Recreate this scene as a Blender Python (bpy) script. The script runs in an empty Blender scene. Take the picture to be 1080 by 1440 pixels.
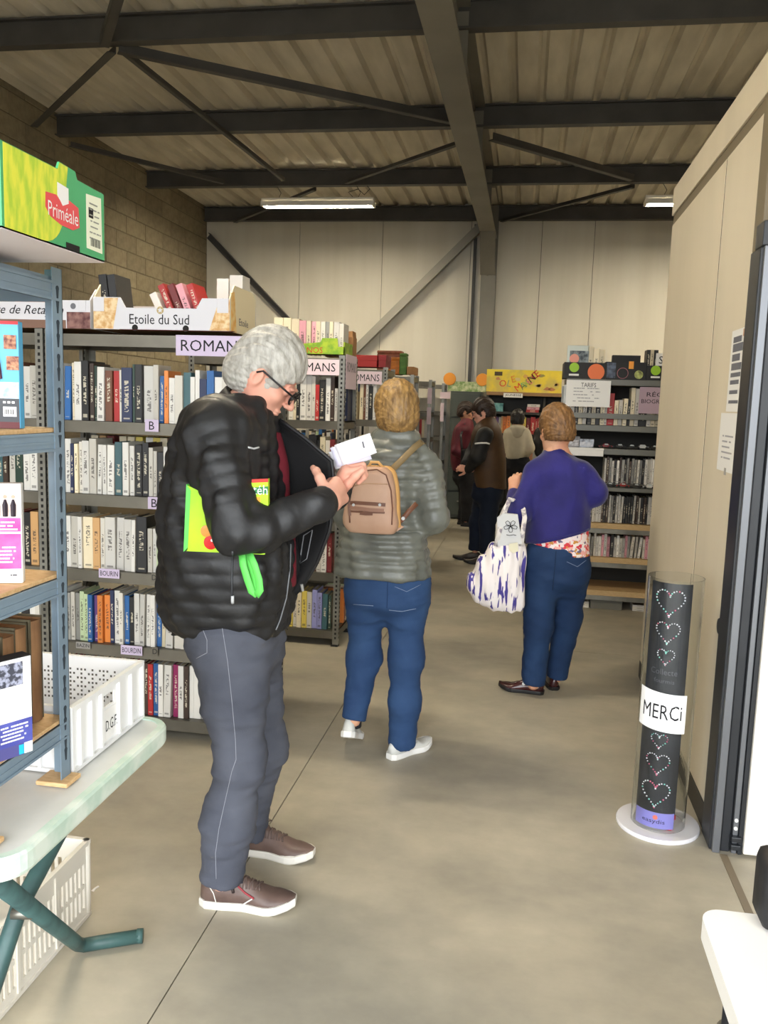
import bpy, bmesh, math, random
import numpy as np
from mathutils import Vector, Matrix
from mathutils.bvhtree import BVHTree

SC = bpy.context.scene
COL = SC.collection
# ------------------------------------------------------------------ camera
FPX, YAW, PITCH, ROLL = 1180.0, math.radians(9.268), math.radians(7.488), math.radians(1.833)
CAM = np.array([0.0, 0.0, 1.55])
def cam_axes():
    cy, sy, cp, sp = math.cos(YAW), math.sin(YAW), math.cos(PITCH), math.sin(PITCH)
    f = np.array([-sy*cp, cy*cp, -sp]); r = np.array([cy, sy, 0.0]); u = np.cross(r, f)
    cr, sr = math.cos(ROLL), math.sin(ROLL)
    return cr*r+sr*u, -sr*r+cr*u, f
CR, CU, CF = cam_axes()
cd = bpy.data.cameras.new('camera'); cam = bpy.data.objects.new('camera', cd); COL.objects.link(cam)
cd.sensor_fit = 'VERTICAL'; cd.sensor_height = 36.0; cd.lens = FPX/1440*36.0; cd.clip_start = 0.05
cam.matrix_world = Matrix(((CR[0], CU[0], -CF[0], CAM[0]), (CR[1], CU[1], -CF[1], CAM[1]), (CR[2], CU[2], -CF[2], CAM[2]), (0, 0, 0, 1)))
SC.camera = cam
# ------------------------------------------------------------------ world, exposure
W = bpy.data.worlds.new('overcast_sky'); SC.world = W; W.use_nodes = True
bg = W.node_tree.nodes['Background']; bg.inputs[0].default_value = (0.93, 0.97, 1.0, 1); bg.inputs[1].default_value = 4.6
SC.view_settings.view_transform = 'Standard'; SC.view_settings.look = 'None'
SC.view_settings.gamma = 1.0; SC.view_settings.use_curve_mapping = False
SC.view_settings.exposure = 0.85
TUBE_W = 120.0      # fluorescent tube emission strength
DOOR = (-3.9, 3.4, 3.4, -1.3)    # front opening: x0, x1, top z, y
def portal():
    l = bpy.data.lights.new('daylight_portal', 'AREA'); l.shape = 'RECTANGLE'; l.size = DOOR[1]-DOOR[0]; l.size_y = DOOR[2]
    l.cycles.is_portal = True
    o = bpy.data.objects.new('daylight_portal', l); COL.objects.link(o)
    o.location = ((DOOR[0]+DOOR[1])/2, DOOR[3], DOOR[2]/2); o.rotation_euler = (math.radians(90), 0, 0)
portal()

# ------------------------------------------------------------------ pixel helpers (pixel -> direction; distance from what it stands on)
def ray(x, y): return CR*((x-540)/FPX) - CU*((y-720)/FPX) + CF
def at(x, y, Y): d = ray(x, y); return CAM + d*(Y/d[1])
def atx(x, y, X): d = ray(x, y); return CAM + d*(X/d[0])
def gnd(x, y, z=0.0): d = ray(x, y); return CAM + d*((z-CAM[2])/d[2])
def topx(p):
    q = np.asarray(p, float)-CAM; d = q@CF
    return 540+FPX*(q@CR)/d, 720-FPX*(q@CU)/d

# ------------------------------------------------------------------ materials
def lin(c):
    return tuple(((v/255)/12.92 if v/255 <= 0.04045 else ((v/255+0.055)/1.055)**2.4) for v in c)+(1.0,)
MATS = {}
def mat(name, col, rough=0.6, metal=0.0, col2=None, scale=8.0, mix=(0.35, 0.65), bump=0.0, bscale=60.0, stretch=(1, 1, 1), spec=0.4, emit=0.0, coat=0.0, detail=4.0, sheen=0.0):
    if name in MATS: return MATS[name]
    m = bpy.data.materials.new(name); m.use_nodes = True; nt = m.node_tree; b = nt.nodes['Principled BSDF']
    b.inputs['Base Color'].default_value = lin(col); b.inputs['Roughness'].default_value = rough
    b.inputs['Metallic'].default_value = metal; b.inputs['Specular IOR Level'].default_value = spec
    if coat: b.inputs['Coat Weight'].default_value = coat
    if sheen: b.inputs['Sheen Weight'].default_value = sheen
    tc = mp = None
    def coords():
        nonlocal tc, mp
        if tc is None:
            tc = nt.nodes.new('ShaderNodeTexCoord'); mp = nt.nodes.new('ShaderNodeMapping'); mp.inputs['Scale'].default_value = stretch
            nt.links.new(tc.outputs['Object'], mp.inputs[0])
        return mp.outputs[0]
    if col2 is not None:
        n = nt.nodes.new('ShaderNodeTexNoise'); n.inputs['Scale'].default_value = scale; n.inputs['Detail'].default_value = detail
        nt.links.new(coords(), n.inputs['Vector'])
        r = nt.nodes.new('ShaderNodeValToRGB'); r.color_ramp.elements[0].position = mix[0]; r.color_ramp.elements[1].position = mix[1]
        r.color_ramp.elements[0].color = lin(col); r.color_ramp.elements[1].color = lin(col2)
        nt.links.new(n.outputs['Fac'], r.inputs[0]); nt.links.new(r.outputs[0], b.inputs['Base Color'])
    if bump:
        n2 = nt.nodes.new('ShaderNodeTexNoise'); n2.inputs['Scale'].default_value = bscale; n2.inputs['Detail'].default_value = 3
        nt.links.new(coords(), n2.inputs['Vector'])
        bp = nt.nodes.new('ShaderNodeBump'); bp.inputs['Strength'].default_value = bump; bp.inputs['Distance'].default_value = 0.01
        nt.links.new(n2.outputs['Fac'], bp.inputs['Height']); nt.links.new(bp.outputs[0], b.inputs['Normal'])
    if emit:
        b.inputs['Emission Color'].default_value = lin(col); b.inputs['Emission Strength'].default_value = emit
    MATS[name] = m
    return m

# ------------------------------------------------------------------ objects
def tag(o, label=None, cat=None, group=None, kind=None):
    if label: o['label'] = label
    if cat: o['category'] = cat
    if group: o['group'] = group
    if kind: o['kind'] = kind
    return o
BASE = {}
def thing(name, base, label, cat, group=None, kind=None):
    o = bpy.data.objects.new(name, None); COL.objects.link(o); o.empty_display_size = 0.1
    o.location = tuple(base); BASE[o] = np.array(base, float)
    return tag(o, label, cat, group, kind)
def link_mesh(name, verts, faces, material, parent=None, smooth=False, base=None):
    v = np.asarray(verts, float).reshape(-1, 3)
    if parent is not None: b = BASE[parent]
    elif base is not None: b = np.array(base, float)
    else: b = np.array([(v[:, 0].min()+v[:, 0].max())/2, (v[:, 1].min()+v[:, 1].max())/2, v[:, 2].min()])
    me = bpy.data.meshes.new(name); me.from_pydata((v-b).tolist(), [], [tuple(int(i) for i in f) for f in faces]); me.update()
    if smooth: me.polygons.foreach_set('use_smooth', [True]*len(me.polygons))
    if isinstance(material, (list, tuple)):
        for mm in material: me.materials.append(mm)
    elif material: me.materials.append(material)
    o = bpy.data.objects.new(name, me); COL.objects.link(o); BASE[o] = b
    if parent is not None: o.parent = parent
    else: o.location = tuple(b)
    return o
class MB:
    def __init__(s): s.v = []; s.f = []
    def add(s, vs, fs):
        o = len(s.v); s.v += [tuple(map(float, p)) for p in vs]; s.f += [tuple(i+o for i in f) for f in fs]; return s
    def box(s, x0, x1, y0, y1, z0, z1):
        return s.add([(x0,y0,z0),(x1,y0,z0),(x1,y1,z0),(x0,y1,z0),(x0,y0,z1),(x1,y0,z1),(x1,y1,z1),(x0,y1,z1)],
                     [(0,3,2,1),(4,5,6,7),(0,1,5,4),(1,2,6,5),(2,3,7,6),(3,0,4,7)])
    def bbox(s, x0, x1, y0, y1, z0, z1, b=0.004):
        # box with chamfered edges
        xs, ys, zs = (x0, x1), (y0, y1), (z0, z1); bm = bmesh.new()
        vs = [bm.verts.new((xs[i&1], ys[(i>>1)&1], zs[(i>>2)&1])) for i in range(8)]
        for f in ((0,2,3,1),(4,5,7,6),(0,1,5,4),(2,6,7,3),(0,4,6,2),(1,3,7,5)): bm.faces.new([vs[k] for k in f])
        bmesh.ops.bevel(bm, geom=bm.edges[:], offset=b, segments=2, affect='EDGES', profile=0.5)
        bm.verts.ensure_lookup_table(); bm.verts.index_update()
        r = s.add([v.co[:] for v in bm.verts], [[v.index for v in f.verts] for f in bm.faces]); bm.free(); return r
    def obox(s, c, ax, ay, az, hx, hy, hz):
        c, ax, ay, az = (np.array(t, float) for t in (c, ax, ay, az)); vs = []
        for k in range(8): vs.append(c+ax*hx*(1 if k&1 else -1)+ay*hy*(1 if k&2 else -1)+az*hz*(1 if k&4 else -1))
        return s.add(vs, [(0,2,3,1),(4,5,7,6),(0,1,5,4),(2,6,7,3),(0,4,6,2),(1,3,7,5)])
    def bar(s, a, b, w, h, up=(0, 0, 1)):
        a, b = np.array(a, float), np.array(b, float); d = b-a; L = np.linalg.norm(d); d = d/L
        u = np.array(up, float); x = np.cross(d, u); x = x/np.linalg.norm(x); u = np.cross(x, d)
        return s.obox((a+b)/2, d, x, u, L/2, w/2, h/2)
    def tube(s, pts, r, n=10, caps=True):
        pts = [np.array(p, float) for p in pts]; N = len(pts)
        rs = r if isinstance(r, (list, tuple)) else [r]*N
        ref = np.array([0.13, 0.31, 0.94]); vs = []; px = None
        for i in range(N):
            t = pts[min(i+1, N-1)]-pts[max(i-1, 0)]; t = t/(np.linalg.norm(t)+1e-12)
            if px is None:
                px = np.cross(t, ref)
                if np.linalg.norm(px) < 0.1: px = np.cross(t, np.array([1., 0, 0]))
            px = px-t*(px@t); px = px/np.linalg.norm(px); py = np.cross(t, px)
            for k in range(n):
                a = 2*math.pi*k/n; vs.append(pts[i]+rs[i]*(math.cos(a)*px+math.sin(a)*py))
        fs = [(i*n+k, i*n+(k+1)%n, (i+1)*n+(k+1)%n, (i+1)*n+k) for i in range(N-1) for k in range(n)]
        if caps: fs += [tuple(range(n-1, -1, -1)), tuple((N-1)*n+k for k in range(n))]
        return s.add(vs, fs)
    def lathe(s, c, prof, n=24, ax=(0, 0, 1)):
        c = np.array(c, float); az = np.array(ax, float); az /= np.linalg.norm(az)
        x = np.cross(az, (0.3, 0.9, 0.2)) if abs(az[2]) < 0.9 else np.array([1., 0, 0]); x = x-az*(x@az); x /= np.linalg.norm(x); y = np.cross(az, x); vs = []
        for (r, z) in prof:
            for k in range(n):
                a = 2*math.pi*k/n; vs.append(c+az*z+r*(math.cos(a)*x+math.sin(a)*y))
        N = len(prof)
        fs = [(i*n+k, i*n+(k+1)%n, (i+1)*n+(k+1)%n, (i+1)*n+k) for i in range(N-1) for k in range(n)]
        fs += [tuple(range(n-1, -1, -1)), tuple((N-1)*n+k for k in range(n))]
        return s.add(vs, fs)
    def prism(s, poly, o, ax, ay, az, th):
        # extrude 2D polygon (in ax, ay) from o by th along az
        o, ax, ay, az = (np.array(t, float) for t in (o, ax, ay, az)); n = len(poly)
        vs = [o+ax*p[0]+ay*p[1] for p in poly]+[o+ax*p[0]+ay*p[1]+az*th for p in poly]
        fs = [tuple(range(n-1, -1, -1)), tuple(range(n, 2*n))]+[(k, (k+1)%n, n+(k+1)%n, n+k) for k in range(n)]
        return s.add(vs, fs)
    def grid(s, P, th=None, close=False):
        # P[i][j] points; optional thickness along normals
        P = np.array(P, float); I, J = P.shape[:2]
        if th:
            du = np.gradient(P, axis=0); dv = np.gradient(P, axis=1); nn = np.cross(du, dv); nn /= (np.linalg.norm(nn, axis=2, keepdims=True)+1e-12)
            A, B = P+nn*th/2, P-nn*th/2
            o = I*J; fs = []
            for i in range(I-1):
                for j in range(J-1):
                    a, b, c, d = i*J+j, (i+1)*J+j, (i+1)*J+j+1, i*J+j+1
                    fs += [(a, b, c, d), (o+d, o+c, o+b, o+a)]
            for i in range(I-1):
                fs += [(i*J, o+i*J, o+(i+1)*J, (i+1)*J), (i*J+J-1, (i+1)*J+J-1, o+(i+1)*J+J-1, o+i*J+J-1)]
            for j in range(J-1):
                fs += [(j, j+1, o+j+1, o+j), ((I-1)*J+j, o+(I-1)*J+j, o+(I-1)*J+j+1, (I-1)*J+j+1)]
            return s.add(np.concatenate([A.reshape(-1, 3), B.reshape(-1, 3)]), fs)
        return s.add(P.reshape(-1, 3), [(i*J+j, (i+1)*J+j, (i+1)*J+j+1, i*J+j+1) for i in range(I-1) for j in range(J-1)])
    def build(s, name, material, parent=None, smooth=False, base=None):
        return link_mesh(name, s.v, s.f, material, parent, smooth, base)

TXT = {}
def text_geo(txt, bold=0.0, shear=0.0):
    key = (txt, bold, shear)
    if key in TXT: return TXT[key]
    c = bpy.data.curves.new('txt', 'FONT'); c.body = txt; c.size = 1.0; c.offset = 0.0; c.shear = shear; c.resolution_u = 2; c.align_x = 'CENTER'; c.align_y = 'CENTER'
    o = bpy.data.objects.new('txt', c); COL.objects.link(o)
    dg = bpy.context.evaluated_depsgraph_get(); me = bpy.data.meshes.new_from_object(o.evaluated_get(dg))
    v = [tuple(q.co) for q in me.vertices]; f = [tuple(p.vertices) for p in me.polygons]
    bpy.data.objects.remove(o); bpy.data.curves.remove(c); bpy.data.meshes.remove(me)
    TXT[key] = (v, f); return TXT[key]
def lettering(txt, c, right, up, height, material, parent, bold=0.0, width=None, name='lettering', shear=0.0, off=0.0006):
    v, f = text_geo(txt, bold, shear); v = np.array(v)
    right = np.array(right, float); up = np.array(up, float); right /= np.linalg.norm(right); up /= np.linalg.norm(up); nn = np.cross(right, up)
    w0, w1, h0, h1 = v[:, 0].min(), v[:, 0].max(), v[:, 1].min(), v[:, 1].max()
    sy = height/(h1-h0); sx = width/(w1-w0) if width else sy
    P = np.array(c, float)+np.outer((v[:, 0]-(w0+w1)/2)*sx, right)+np.outer((v[:, 1]-(h0+h1)/2)*sy, up)+nn*off
    return link_mesh(name, P, f, material, parent)
def marks(rows, c, right, up, w, h, material, parent, rnd, name='print_lines', off=0.0006, fill=0.85, lh=0.45):
    """illegible lines of print: thin dashes laid on the surface"""
    right = np.array(right, float); up = np.array(up, float); nn = np.cross(right, up); m = MB()
    for i in range(rows):
        y = h/2-(i+0.5)*h/rows; x = -w/2; end = w/2*(1-rnd.random()*0.5)
        while x < end:
            L = w*rnd.uniform(0.05, 0.16); L = min(L, end-x+0.001)
            if rnd.random() < fill: m.obox(np.array(c)+right*(x+L/2)+up*y+nn*off, right, up, nn, L/2*0.85, h/rows*lh/2, 0.0004)
            x += L
    return m.build(name, material, parent) if m.v else None

# ------------------------------------------------------------------ the setting
RND = random.Random(7)
BACKY, LEFTX, RIGHTX = 12.0, -4.70, 5.2
def concrete_floor():
    m = bpy.data.materials.new('polished_concrete'); m.use_nodes = True; nt = m.node_tree; b = nt.nodes['Principled BSDF']
    tc = nt.nodes.new('ShaderNodeTexCoord')
    def noise(sc, det, st=(1, 1, 1)):
        mp = nt.nodes.new('ShaderNodeMapping'); mp.inputs['Scale'].default_value = st; nt.links.new(tc.outputs['Object'], mp.inputs[0])
        n = nt.nodes.new('ShaderNodeTexNoise'); n.inputs['Scale'].default_value = sc; n.inputs['Detail'].default_value = det; n.inputs['Roughness'].default_value = 0.6
        nt.links.new(mp.outputs[0], n.inputs['Vector']); return n
    n1 = noise(1.1, 6, (1, 1.5, 1)); n2 = noise(9, 5); n3 = noise(2.3, 3)
    r = nt.nodes.new('ShaderNodeValToRGB'); e = r.color_ramp.elements
    e[0].position = 0.30; e[0].color = lin((148, 142, 129)); e[1].position = 0.68; e[1].color = lin((190, 181, 160))
    nt.links.new(n1.outputs['Fac'], r.inputs[0])
    r2 = nt.nodes.new('ShaderNodeValToRGB'); r2.color_ramp.elements[0].position = 0.35; r2.color_ramp.elements[0].color = (0.80, 0.80, 0.80, 1); r2.color_ramp.elements[1].position = 0.65
    nt.links.new(n2.outputs['Fac'], r2.inputs[0])
    mx = nt.nodes.new('ShaderNodeMix'); mx.data_type = 'RGBA'; mx.blend_type = 'MULTIPLY'; mx.inputs[0].default_value = 0.45
    nt.links.new(r.outputs[0], mx.inputs[6]); nt.links.new(r2.outputs[0], mx.inputs[7])
    nt.links.new(mx.outputs[2], b.inputs['Base Color'])
    rr = nt.nodes.new('ShaderNodeMapRange'); rr.inputs[3].default_value = 0.36; rr.inputs[4].default_value = 0.6
    nt.links.new(n3.outputs['Fac'], rr.inputs[0]); nt.links.new(rr.outputs[0], b.inputs['Roughness'])
    bp = nt.nodes.new('ShaderNodeBump'); bp.inputs['Strength'].default_value = 0.08; bp.inputs['Distance'].default_value = 0.01
    nt.links.new(n2.outputs['Fac'], bp.inputs['Height']); nt.links.new(bp.outputs[0], b.inputs['Normal'])
    return m
m_floor = concrete_floor()
# floor slabs split by saw-cut joints
JX, JY = -0.845, 5.36            # joint seen running away from us; cross joint
fl = thing('floor', (0, 0, 0), None, None, kind='structure')
xs = [LEFTX-0.2, JX-0.002, JX+0.002, RIGHTX+0.2]; ys = [-6.0, JY-4.95, JY, BACKY+0.2]
MB().box(LEFTX-0.2, RIGHTX+0.2, -6.2, BACKY+0.2, -0.2, -0.012).build('joint_bed', mat('joint_grey', (84, 80, 72), 0.9), fl)
for i, (a, b) in enumerate(((LEFTX-0.2, JX), (JX, RIGHTX+0.2))):
    for (c, d) in ((-6.2, 0.42), (0.42, JY), (JY, BACKY+0.2)):
        MB().box(a+0.002, b-0.002, c+0.002, d-0.002, -0.014, 0.0).build('concrete_slab', m_floor, fl)
gd = MB().box(-40, 40, -60, -6.2, -0.2, -0.02).build('outdoor_ground', mat('asphalt', (120, 118, 114), 0.9, col2=(96, 95, 93), scale=3)); tag(gd, kind='structure')

# back wall: sandwich panels with joints
m_panel = mat('white_cladding', (214, 208, 192), 0.45, col2=(206, 199, 182), scale=0.7, stretch=(6, 1, 0.4), bump=0.03, bscale=14)
m_dark = mat('dark_steel', (80, 78, 75), 0.55, metal=0.0, col2=(68, 66, 64), scale=3)
wb = thing('wall_back', (0, BACKY, 0), None, None, kind='structure')
MB().box(LEFTX-0.2, RIGHTX+0.2, BACKY+0.02, BACKY+0.2, 0, 4.4).build('backing', mat('joint_dark', (70, 66, 58), 0.8), wb)
edges = [LEFTX, -3.30, -2.10, -0.86, 0.10, 0.80, 2.0, 3.2, 4.4, RIGHTX]
for a, b in zip(edges[:-1], edges[1:]):
    MB().bbox(a+0.003, b-0.003, BACKY, BACKY+0.06, 0.0, 4.3, 0.002).build('panel', m_panel, wb)
# left wall: concrete blocks above the racks, solid wall below
m_block = [mat('block_%d' % k, c, 0.95, col2=c2, scale=16, bump=0.35, bscale=90) for k, (c, c2) in enumerate((((150, 138, 112), (136, 124, 100)), ((142, 130, 106), (128, 117, 95)), ((156, 144, 118), (141, 129, 105))))]
wl = thing('wall_left', (LEFTX, 4, 0), None, None, kind='structure')
MB().box(LEFTX-0.25, LEFTX-0.008, -1.6, BACKY+0.2, 0, 4.4).build('mortar_core', mat('mortar', (112, 100, 80), 0.95, bump=0.2, bscale=60), wl)
blk = []
for k in range(3):
    o = MB().bbox(LEFTX-0.04, LEFTX, -0.245, 0.245, 0.005, 0.195, 0.006); blk.append((o.v, o.f))
blkmesh = []
nb = 0
for c in range(9, 22):
    z = c*0.2
    for j in range(17):
        y = 4.0+j*0.5+(0.25 if c % 2 else 0)
        if y > BACKY: continue
        k = RND.randrange(3)
        if len(blkmesh) < 3:
            k = len(blkmesh); o = link_mesh('concrete_block', np.array(blk[k][0])+np.array([0, 0, 0]), blk[k][1], m_block[k], None, base=(LEFTX, 0, 0)); blkmesh.append(o.data)
        else:
            o = bpy.data.objects.new('concrete_block', blkmesh[k]); COL.objects.link(o)
        o.parent = wl; o.location = (RND.uniform(-0.003, 0.001), y-4, z); nb += 1
# building front with the open roller door behind us, far right wall (not in view; they shape the daylight)
m_shell = mat('shell_wall', (190, 182, 164), 0.8, col2=(182, 174, 156), scale=2)
fr = MB().box(LEFTX-0.2, DOOR[0], DOOR[3]-0.2, DOOR[3], 0, 4.4).box(DOOR[1], RIGHTX+0.2, DOOR[3]-0.2, DOOR[3], 0, 4.4).box(DOOR[0], DOOR[1], DOOR[3]-0.2, DOOR[3], DOOR[2], 4.4).build('wall_front', m_shell); tag(fr, kind='structure')
wr = MB().box(RIGHTX, RIGHTX+0.2, -1.6, BACKY+0.2, 0, 4.4).build('wall_right', m_shell); tag(wr, kind='structure')

# ceiling: trapezoidal steel sheets
m_sheet = mat('roof_sheet', (226, 218, 200), 0.6, col2=(192, 184, 166), scale=2.2, stretch=(3, 0.6, 1), mix=(0.3, 0.75), bump=0.05, bscale=20)
ce = thing('ceiling', (0, 5, 4.24), None, None, kind='structure')
P = 0.235; x = LEFTX-0.2; sheets = 0
while x < RIGHTX+0.2:
    prof = []
    for k in range(4):
        a = x+k*P; prof += [(a, 4.24), (a+0.155, 4.24), (a+0.180, 4.285), (a+0.212, 4.285)]
    prof.append((x+4*P, 4.24))
    g = [[(p[0], Y, p[1]+(0.002 if sheets % 2 else 0)) for Y in (-1.5, BACKY+0.2)] for p in prof]
    MB().grid(g, 0.002).build('roof_sheet', m_sheet, ce)
    x += 4*P; sheets += 1
MB().box(LEFTX-0.2, RIGHTX+0.2, -1.5, BACKY+0.2, 4.30, 4.40).build('roof_insulation', m_shell, ce)

# steel frame
def ibeam(m, a, b, w, h, tf, tw, up=(0, 0, 1)):
    a, b = np.array(a, float), np.array(b, float); u = np.array(up, float)
    d = (b-a)/np.linalg.norm(b-a); xx = np.cross(d, u); xx /= np.linalg.norm(xx); uu = np.cross(xx, d)
    for s in (-1, 1): m.bar(a+uu*s*(h/2-tf/2), b+uu*s*(h/2-tf/2), w, tf, up)
    m.bar(a, b, tw, h-2*tf, up)
    return m
m_steel = mat('painted_steel_grey', (126, 122, 112), 0.5, col2=(114, 110, 101), scale=2.0)
rf = thing('roof_rafter', (-0.60, 6.0, 3.55), 'big grey steel rafter running lengthwise under the roof', 'beam')
ibeam(MB(), (-0.60, -1.2, 3.87), (-0.60, 11.75, 4.02), 0.20, 0.50, 0.022, 0.02).build('beam', m_steel, rf)
for Y in (6.0, 8.0, 10.0):
    zc = 3.87+0.15*(Y+1.2)/12.95
    MB().box(-0.69, -0.51, Y-0.008, Y+0.008, zc-0.23, zc+0.2).build('stiffener', m_steel, rf)
    for s in (-1, 1):
        MB().lathe((-0.6+s*0.014, Y, zc), [(0.012, 0), (0.012, 0.012)], 6, ax=(s, 0, 0)).build('bolt', m_steel, rf)
cm = thing('steel_column', (-0.59, 11.86, 0), 'grey steel column standing against the white back wall', 'column')
ibeam(MB(), (-0.59, 11.86, 0.0), (-0.59, 11.86, 4.2), 0.20, 0.24, 0.016, 0.012, up=(0, 1, 0)).build('column_shaft', m_steel, cm)
MB().prism([(0, 0), (0.0, 0.5), (-0.5, 0.5)], (-0.61, 11.735, 3.28), (0, 1, 0), (0, 0, 1), (1, 0, 0), 0.02).build('haunch', m_steel, rf)
ibeam(MB(), (-0.60, 11.735, 3.30), (-0.60, 11.2, 3.79), 0.20, 0.02, 0.009, 0.01).build('haunch_flange', m_steel, rf)
MB().box(-0.72, -0.46, 11.72, 11.99, 0, 0.02).build('base_plate', m_steel, cm)
wh = {6.0: 'crossing the ceiling nearest the open door', 8.0: 'second across the ceiling from the open door', 10.0: 'from which the glowing lamps hang', 11.88: 'lying along the top of the back wall'}
for Y in (6.0, 8.0, 10.0, 11.88):
    for s, (a, b) in enumerate(((LEFTX+0.02, -0.62), (-0.58, RIGHTX-0.02))):
        pu = ibeam(MB(), (a, Y, 4.13), (b, Y, 4.13), 0.09, 0.19, 0.012, 0.01).build('roof_purlin', m_dark)
        tag(pu, 'dark steel purlin %s, %s half' % (wh[Y], ('block wall' if s == 0 else 'partition')), 'beam', 'roof purlins')
def brace(p, q, label, w=0.06, zz=4.0):
    a = np.array(p if len(p) == 3 else list(p)+[zz]); b = np.array(q if len(q) == 3 else list(q)+[zz])
    m = MB(); m.bar(a, b, w, 0.008); d = (b-a)/np.linalg.norm(b-a); x = np.cross(d, (0, 0, 1)); x /= np.linalg.norm(x)
    m.bar(a+x*w/2+np.array([0, 0, w/2]), b+x*w/2+np.array([0, 0, w/2]), 0.008, w)
    tag(m.build('roof_brace', m_dark), label, 'beam', 'roof braces')
brace((-3.10, 6.05), (-4.68, 7.60), 'dark angle brace from the first purlin to the block wall')
brace((-3.05, 6.05), (-0.72, 7.80), 'dark angle brace from the first purlin to the rafter')
brace((-3.02, 6.10), (-2.85, 9.60), 'slim dark brace running between the first and third purlins', 0.035)
brace((-4.66, 8.20), (-3.60, 9.70), 'dark angle brace beside the block wall above the near bookcase', 0.04)
brace((-0.74, 8.35), (-2.15, 9.75), 'dark angle brace from the rafter toward the glowing long lamp', 0.05)
brace((-0.45, 8.25), (1.00, 9.75), 'dark angle brace from the rafter toward the cut-off lamp', 0.06)
brace((-3.10, 5.95), (-2.00, 4.30), 'dark angle brace from the first purlin toward the open door')
brace((-2.6, 10.05), (-4.2, 11.8), 'dark angle brace behind the glowing long lamp', 0.05)
brace((1.05, 10.05), (-0.45, 11.8), 'dark angle brace behind the cut-off lamp', 0.05)
m_brg = mat('galvanised_grey', (150, 146, 134), 0.45, metal=0.3)
def wbrace(p, q, label, mt, w=0.1):
    a, b = np.array(p, float), np.array(q, float); d = (b-a)/np.linalg.norm(b-a); n = np.cross(d, (0, 1, 0))
    m = MB(); m.bar(a, b, 0.01, w, up=n); m.bar(a+n*w/2+np.array([0, -w/2, 0]), b+n*w/2+np.array([0, -w/2, 0]), w, 0.01, up=n)
    tag(m.build('wall_brace', mt), label, 'beam')
wbrace((-4.64, 11.93, 3.84), (-3.0, 11.93, 2.25), 'dark diagonal brace on the back wall beside the block wall', m_dark, 0.08)
wbrace((-0.72, 11.93, 3.98), (-2.70, 11.93, 2.0), 'grey diagonal brace on the back wall beside the column', m_brg, 0.12)
tag(MB().bar((-0.80, 11.97, 0.0), (-0.80, 11.97, 4.0), 0.04, 0.04, up=(0, 1, 0)).build('trim_1', m_dark), kind='structure')

# fluorescent lamps
m_tube = mat('tube_glow', (255, 243, 218), 0.4, emit=TUBE_W)
m_house = mat('lamp_housing', (225, 222, 212), 0.5)
def lamp(x0, x1, Y, z, label):
    t = thing('tube_lamp', ((x0+x1)/2, Y, z), label, 'lamp', 'tube lamps under the purlins')
    MB().bbox(x0, x1, Y-0.06, Y+0.06, z+0.045, z+0.10, 0.012).build('housing', m_house, t)
    for s in (-1, 1): MB().box(x0, x1, Y+s*0.066-0.002, Y+s*0.066+0.002, z+0.001, z+0.06).build('reflector', m_house, t)
    for y in (-0.028, 0.028):
        MB().tube([(x0+0.03, Y+y, z+0.022), (x1-0.03, Y+y, z+0.022)], 0.019, 10).build('tube', m_tube, t)
    for xx in (x0, x1-0.03): MB().bbox(xx, xx+0.03, Y-0.055, Y+0.055, z, z+0.05, 0.006).build('end_cap', m_house, t)
    for xx in (x0+0.2, x1-0.2):
        MB().tube([(xx, Y, z+0.10), (xx+0.03, Y, z+0.16), (xx-0.02, Y, z+0.24)], 0.004, 6).build('hanger_wire', m_dark, t)
    w = [(x1-0.25, Y, z+0.10), (x1-0.32, Y+.02, z+0.17), (x1-0.2, Y, z+0.20), (x1-0.12, Y-.02, z+0.13), (x1-0.06, Y, z+0.2), (x1-0.1, Y, z+0.24)]
    MB().tube(w, 0.005, 6).build('supply_cable', m_dark, t)
lamp(-3.22, -1.86, 10.0, 3.80, 'long glowing tube lamp over the racks of novels')
lamp(1.18, 2.54, 10.0, 3.80, 'glowing tube lamp partly cut off by the beige partition')
lamp(-2.30, -0.94, 3.5, 3.80, 'extra tube lamp added out of view above the grey-haired person')  # added lamp, out of view overhead: brightens the otherwise too dark foreground

# beige partition (cabin) on the right
m_part = mat('beige_panel', (224, 212, 188), 0.5, col2=(217, 205, 181), scale=1.2, stretch=(1, 3, 0.5), bump=0.02, bscale=20)
m_strip = mat('partition_joint', (120, 108, 86), 0.6)
m_black = mat('black_aluminium', (40, 42, 46), 0.38, col2=(32, 34, 38), scale=5)
m_alu = mat('frame_edge', (112, 114, 118), 0.35, metal=0.5)
PX, PY0, PY1, PH = 0.74, 2.98, 4.95, 2.75
pt = thing('wall_partition', (PX, PY1, 0), None, None, kind='structure')
MB().box(PX+0.012, 3.2, PY0+0.06, PY1-0.01, 0.0, PH-0.02).build('core', m_strip, pt)
MB().bbox(PX-0.006, PX+0.03, PY0+0.02, PY1, 2.605, PH, 0.003).build('top_band', m_part, pt)
for a, b in ((PY0+0.13, 3.665), (3.68, PY1)):
    MB().bbox(PX, PX+0.03, a, b, 0.09, 2.555, 0.003).build('wall_panel', m_part, pt)
MB().box(PX+0.0015, PX+0.02, 3.6652, 3.6798, 0.1, 2.55).build('panel_joint', mat('joint_brown', (66, 57, 42), .8), pt)
MB().box(PX+0.004, PX+0.03, PY0+0.03, PY1-0.002, 2.54, 2.61).build('rail', m_strip, pt)
MB().box(PX-0.004, PX+0.02, PY0+0.05, PY1, 0.0, 0.095).build('plinth', mat('plinth_grey', (66, 62, 54), 0.6), pt)
MB().bbox(PX-0.008, PX+0.04, PY0+0.02, PY0+0.13, 2.09, 2.60, 0.003).build('corner_trim', m_strip, pt)
MB().box(PX+0.02, 3.2, PY1-0.012, PY1, 0.0, PH).build('end_panel', m_part, pt)
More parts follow.
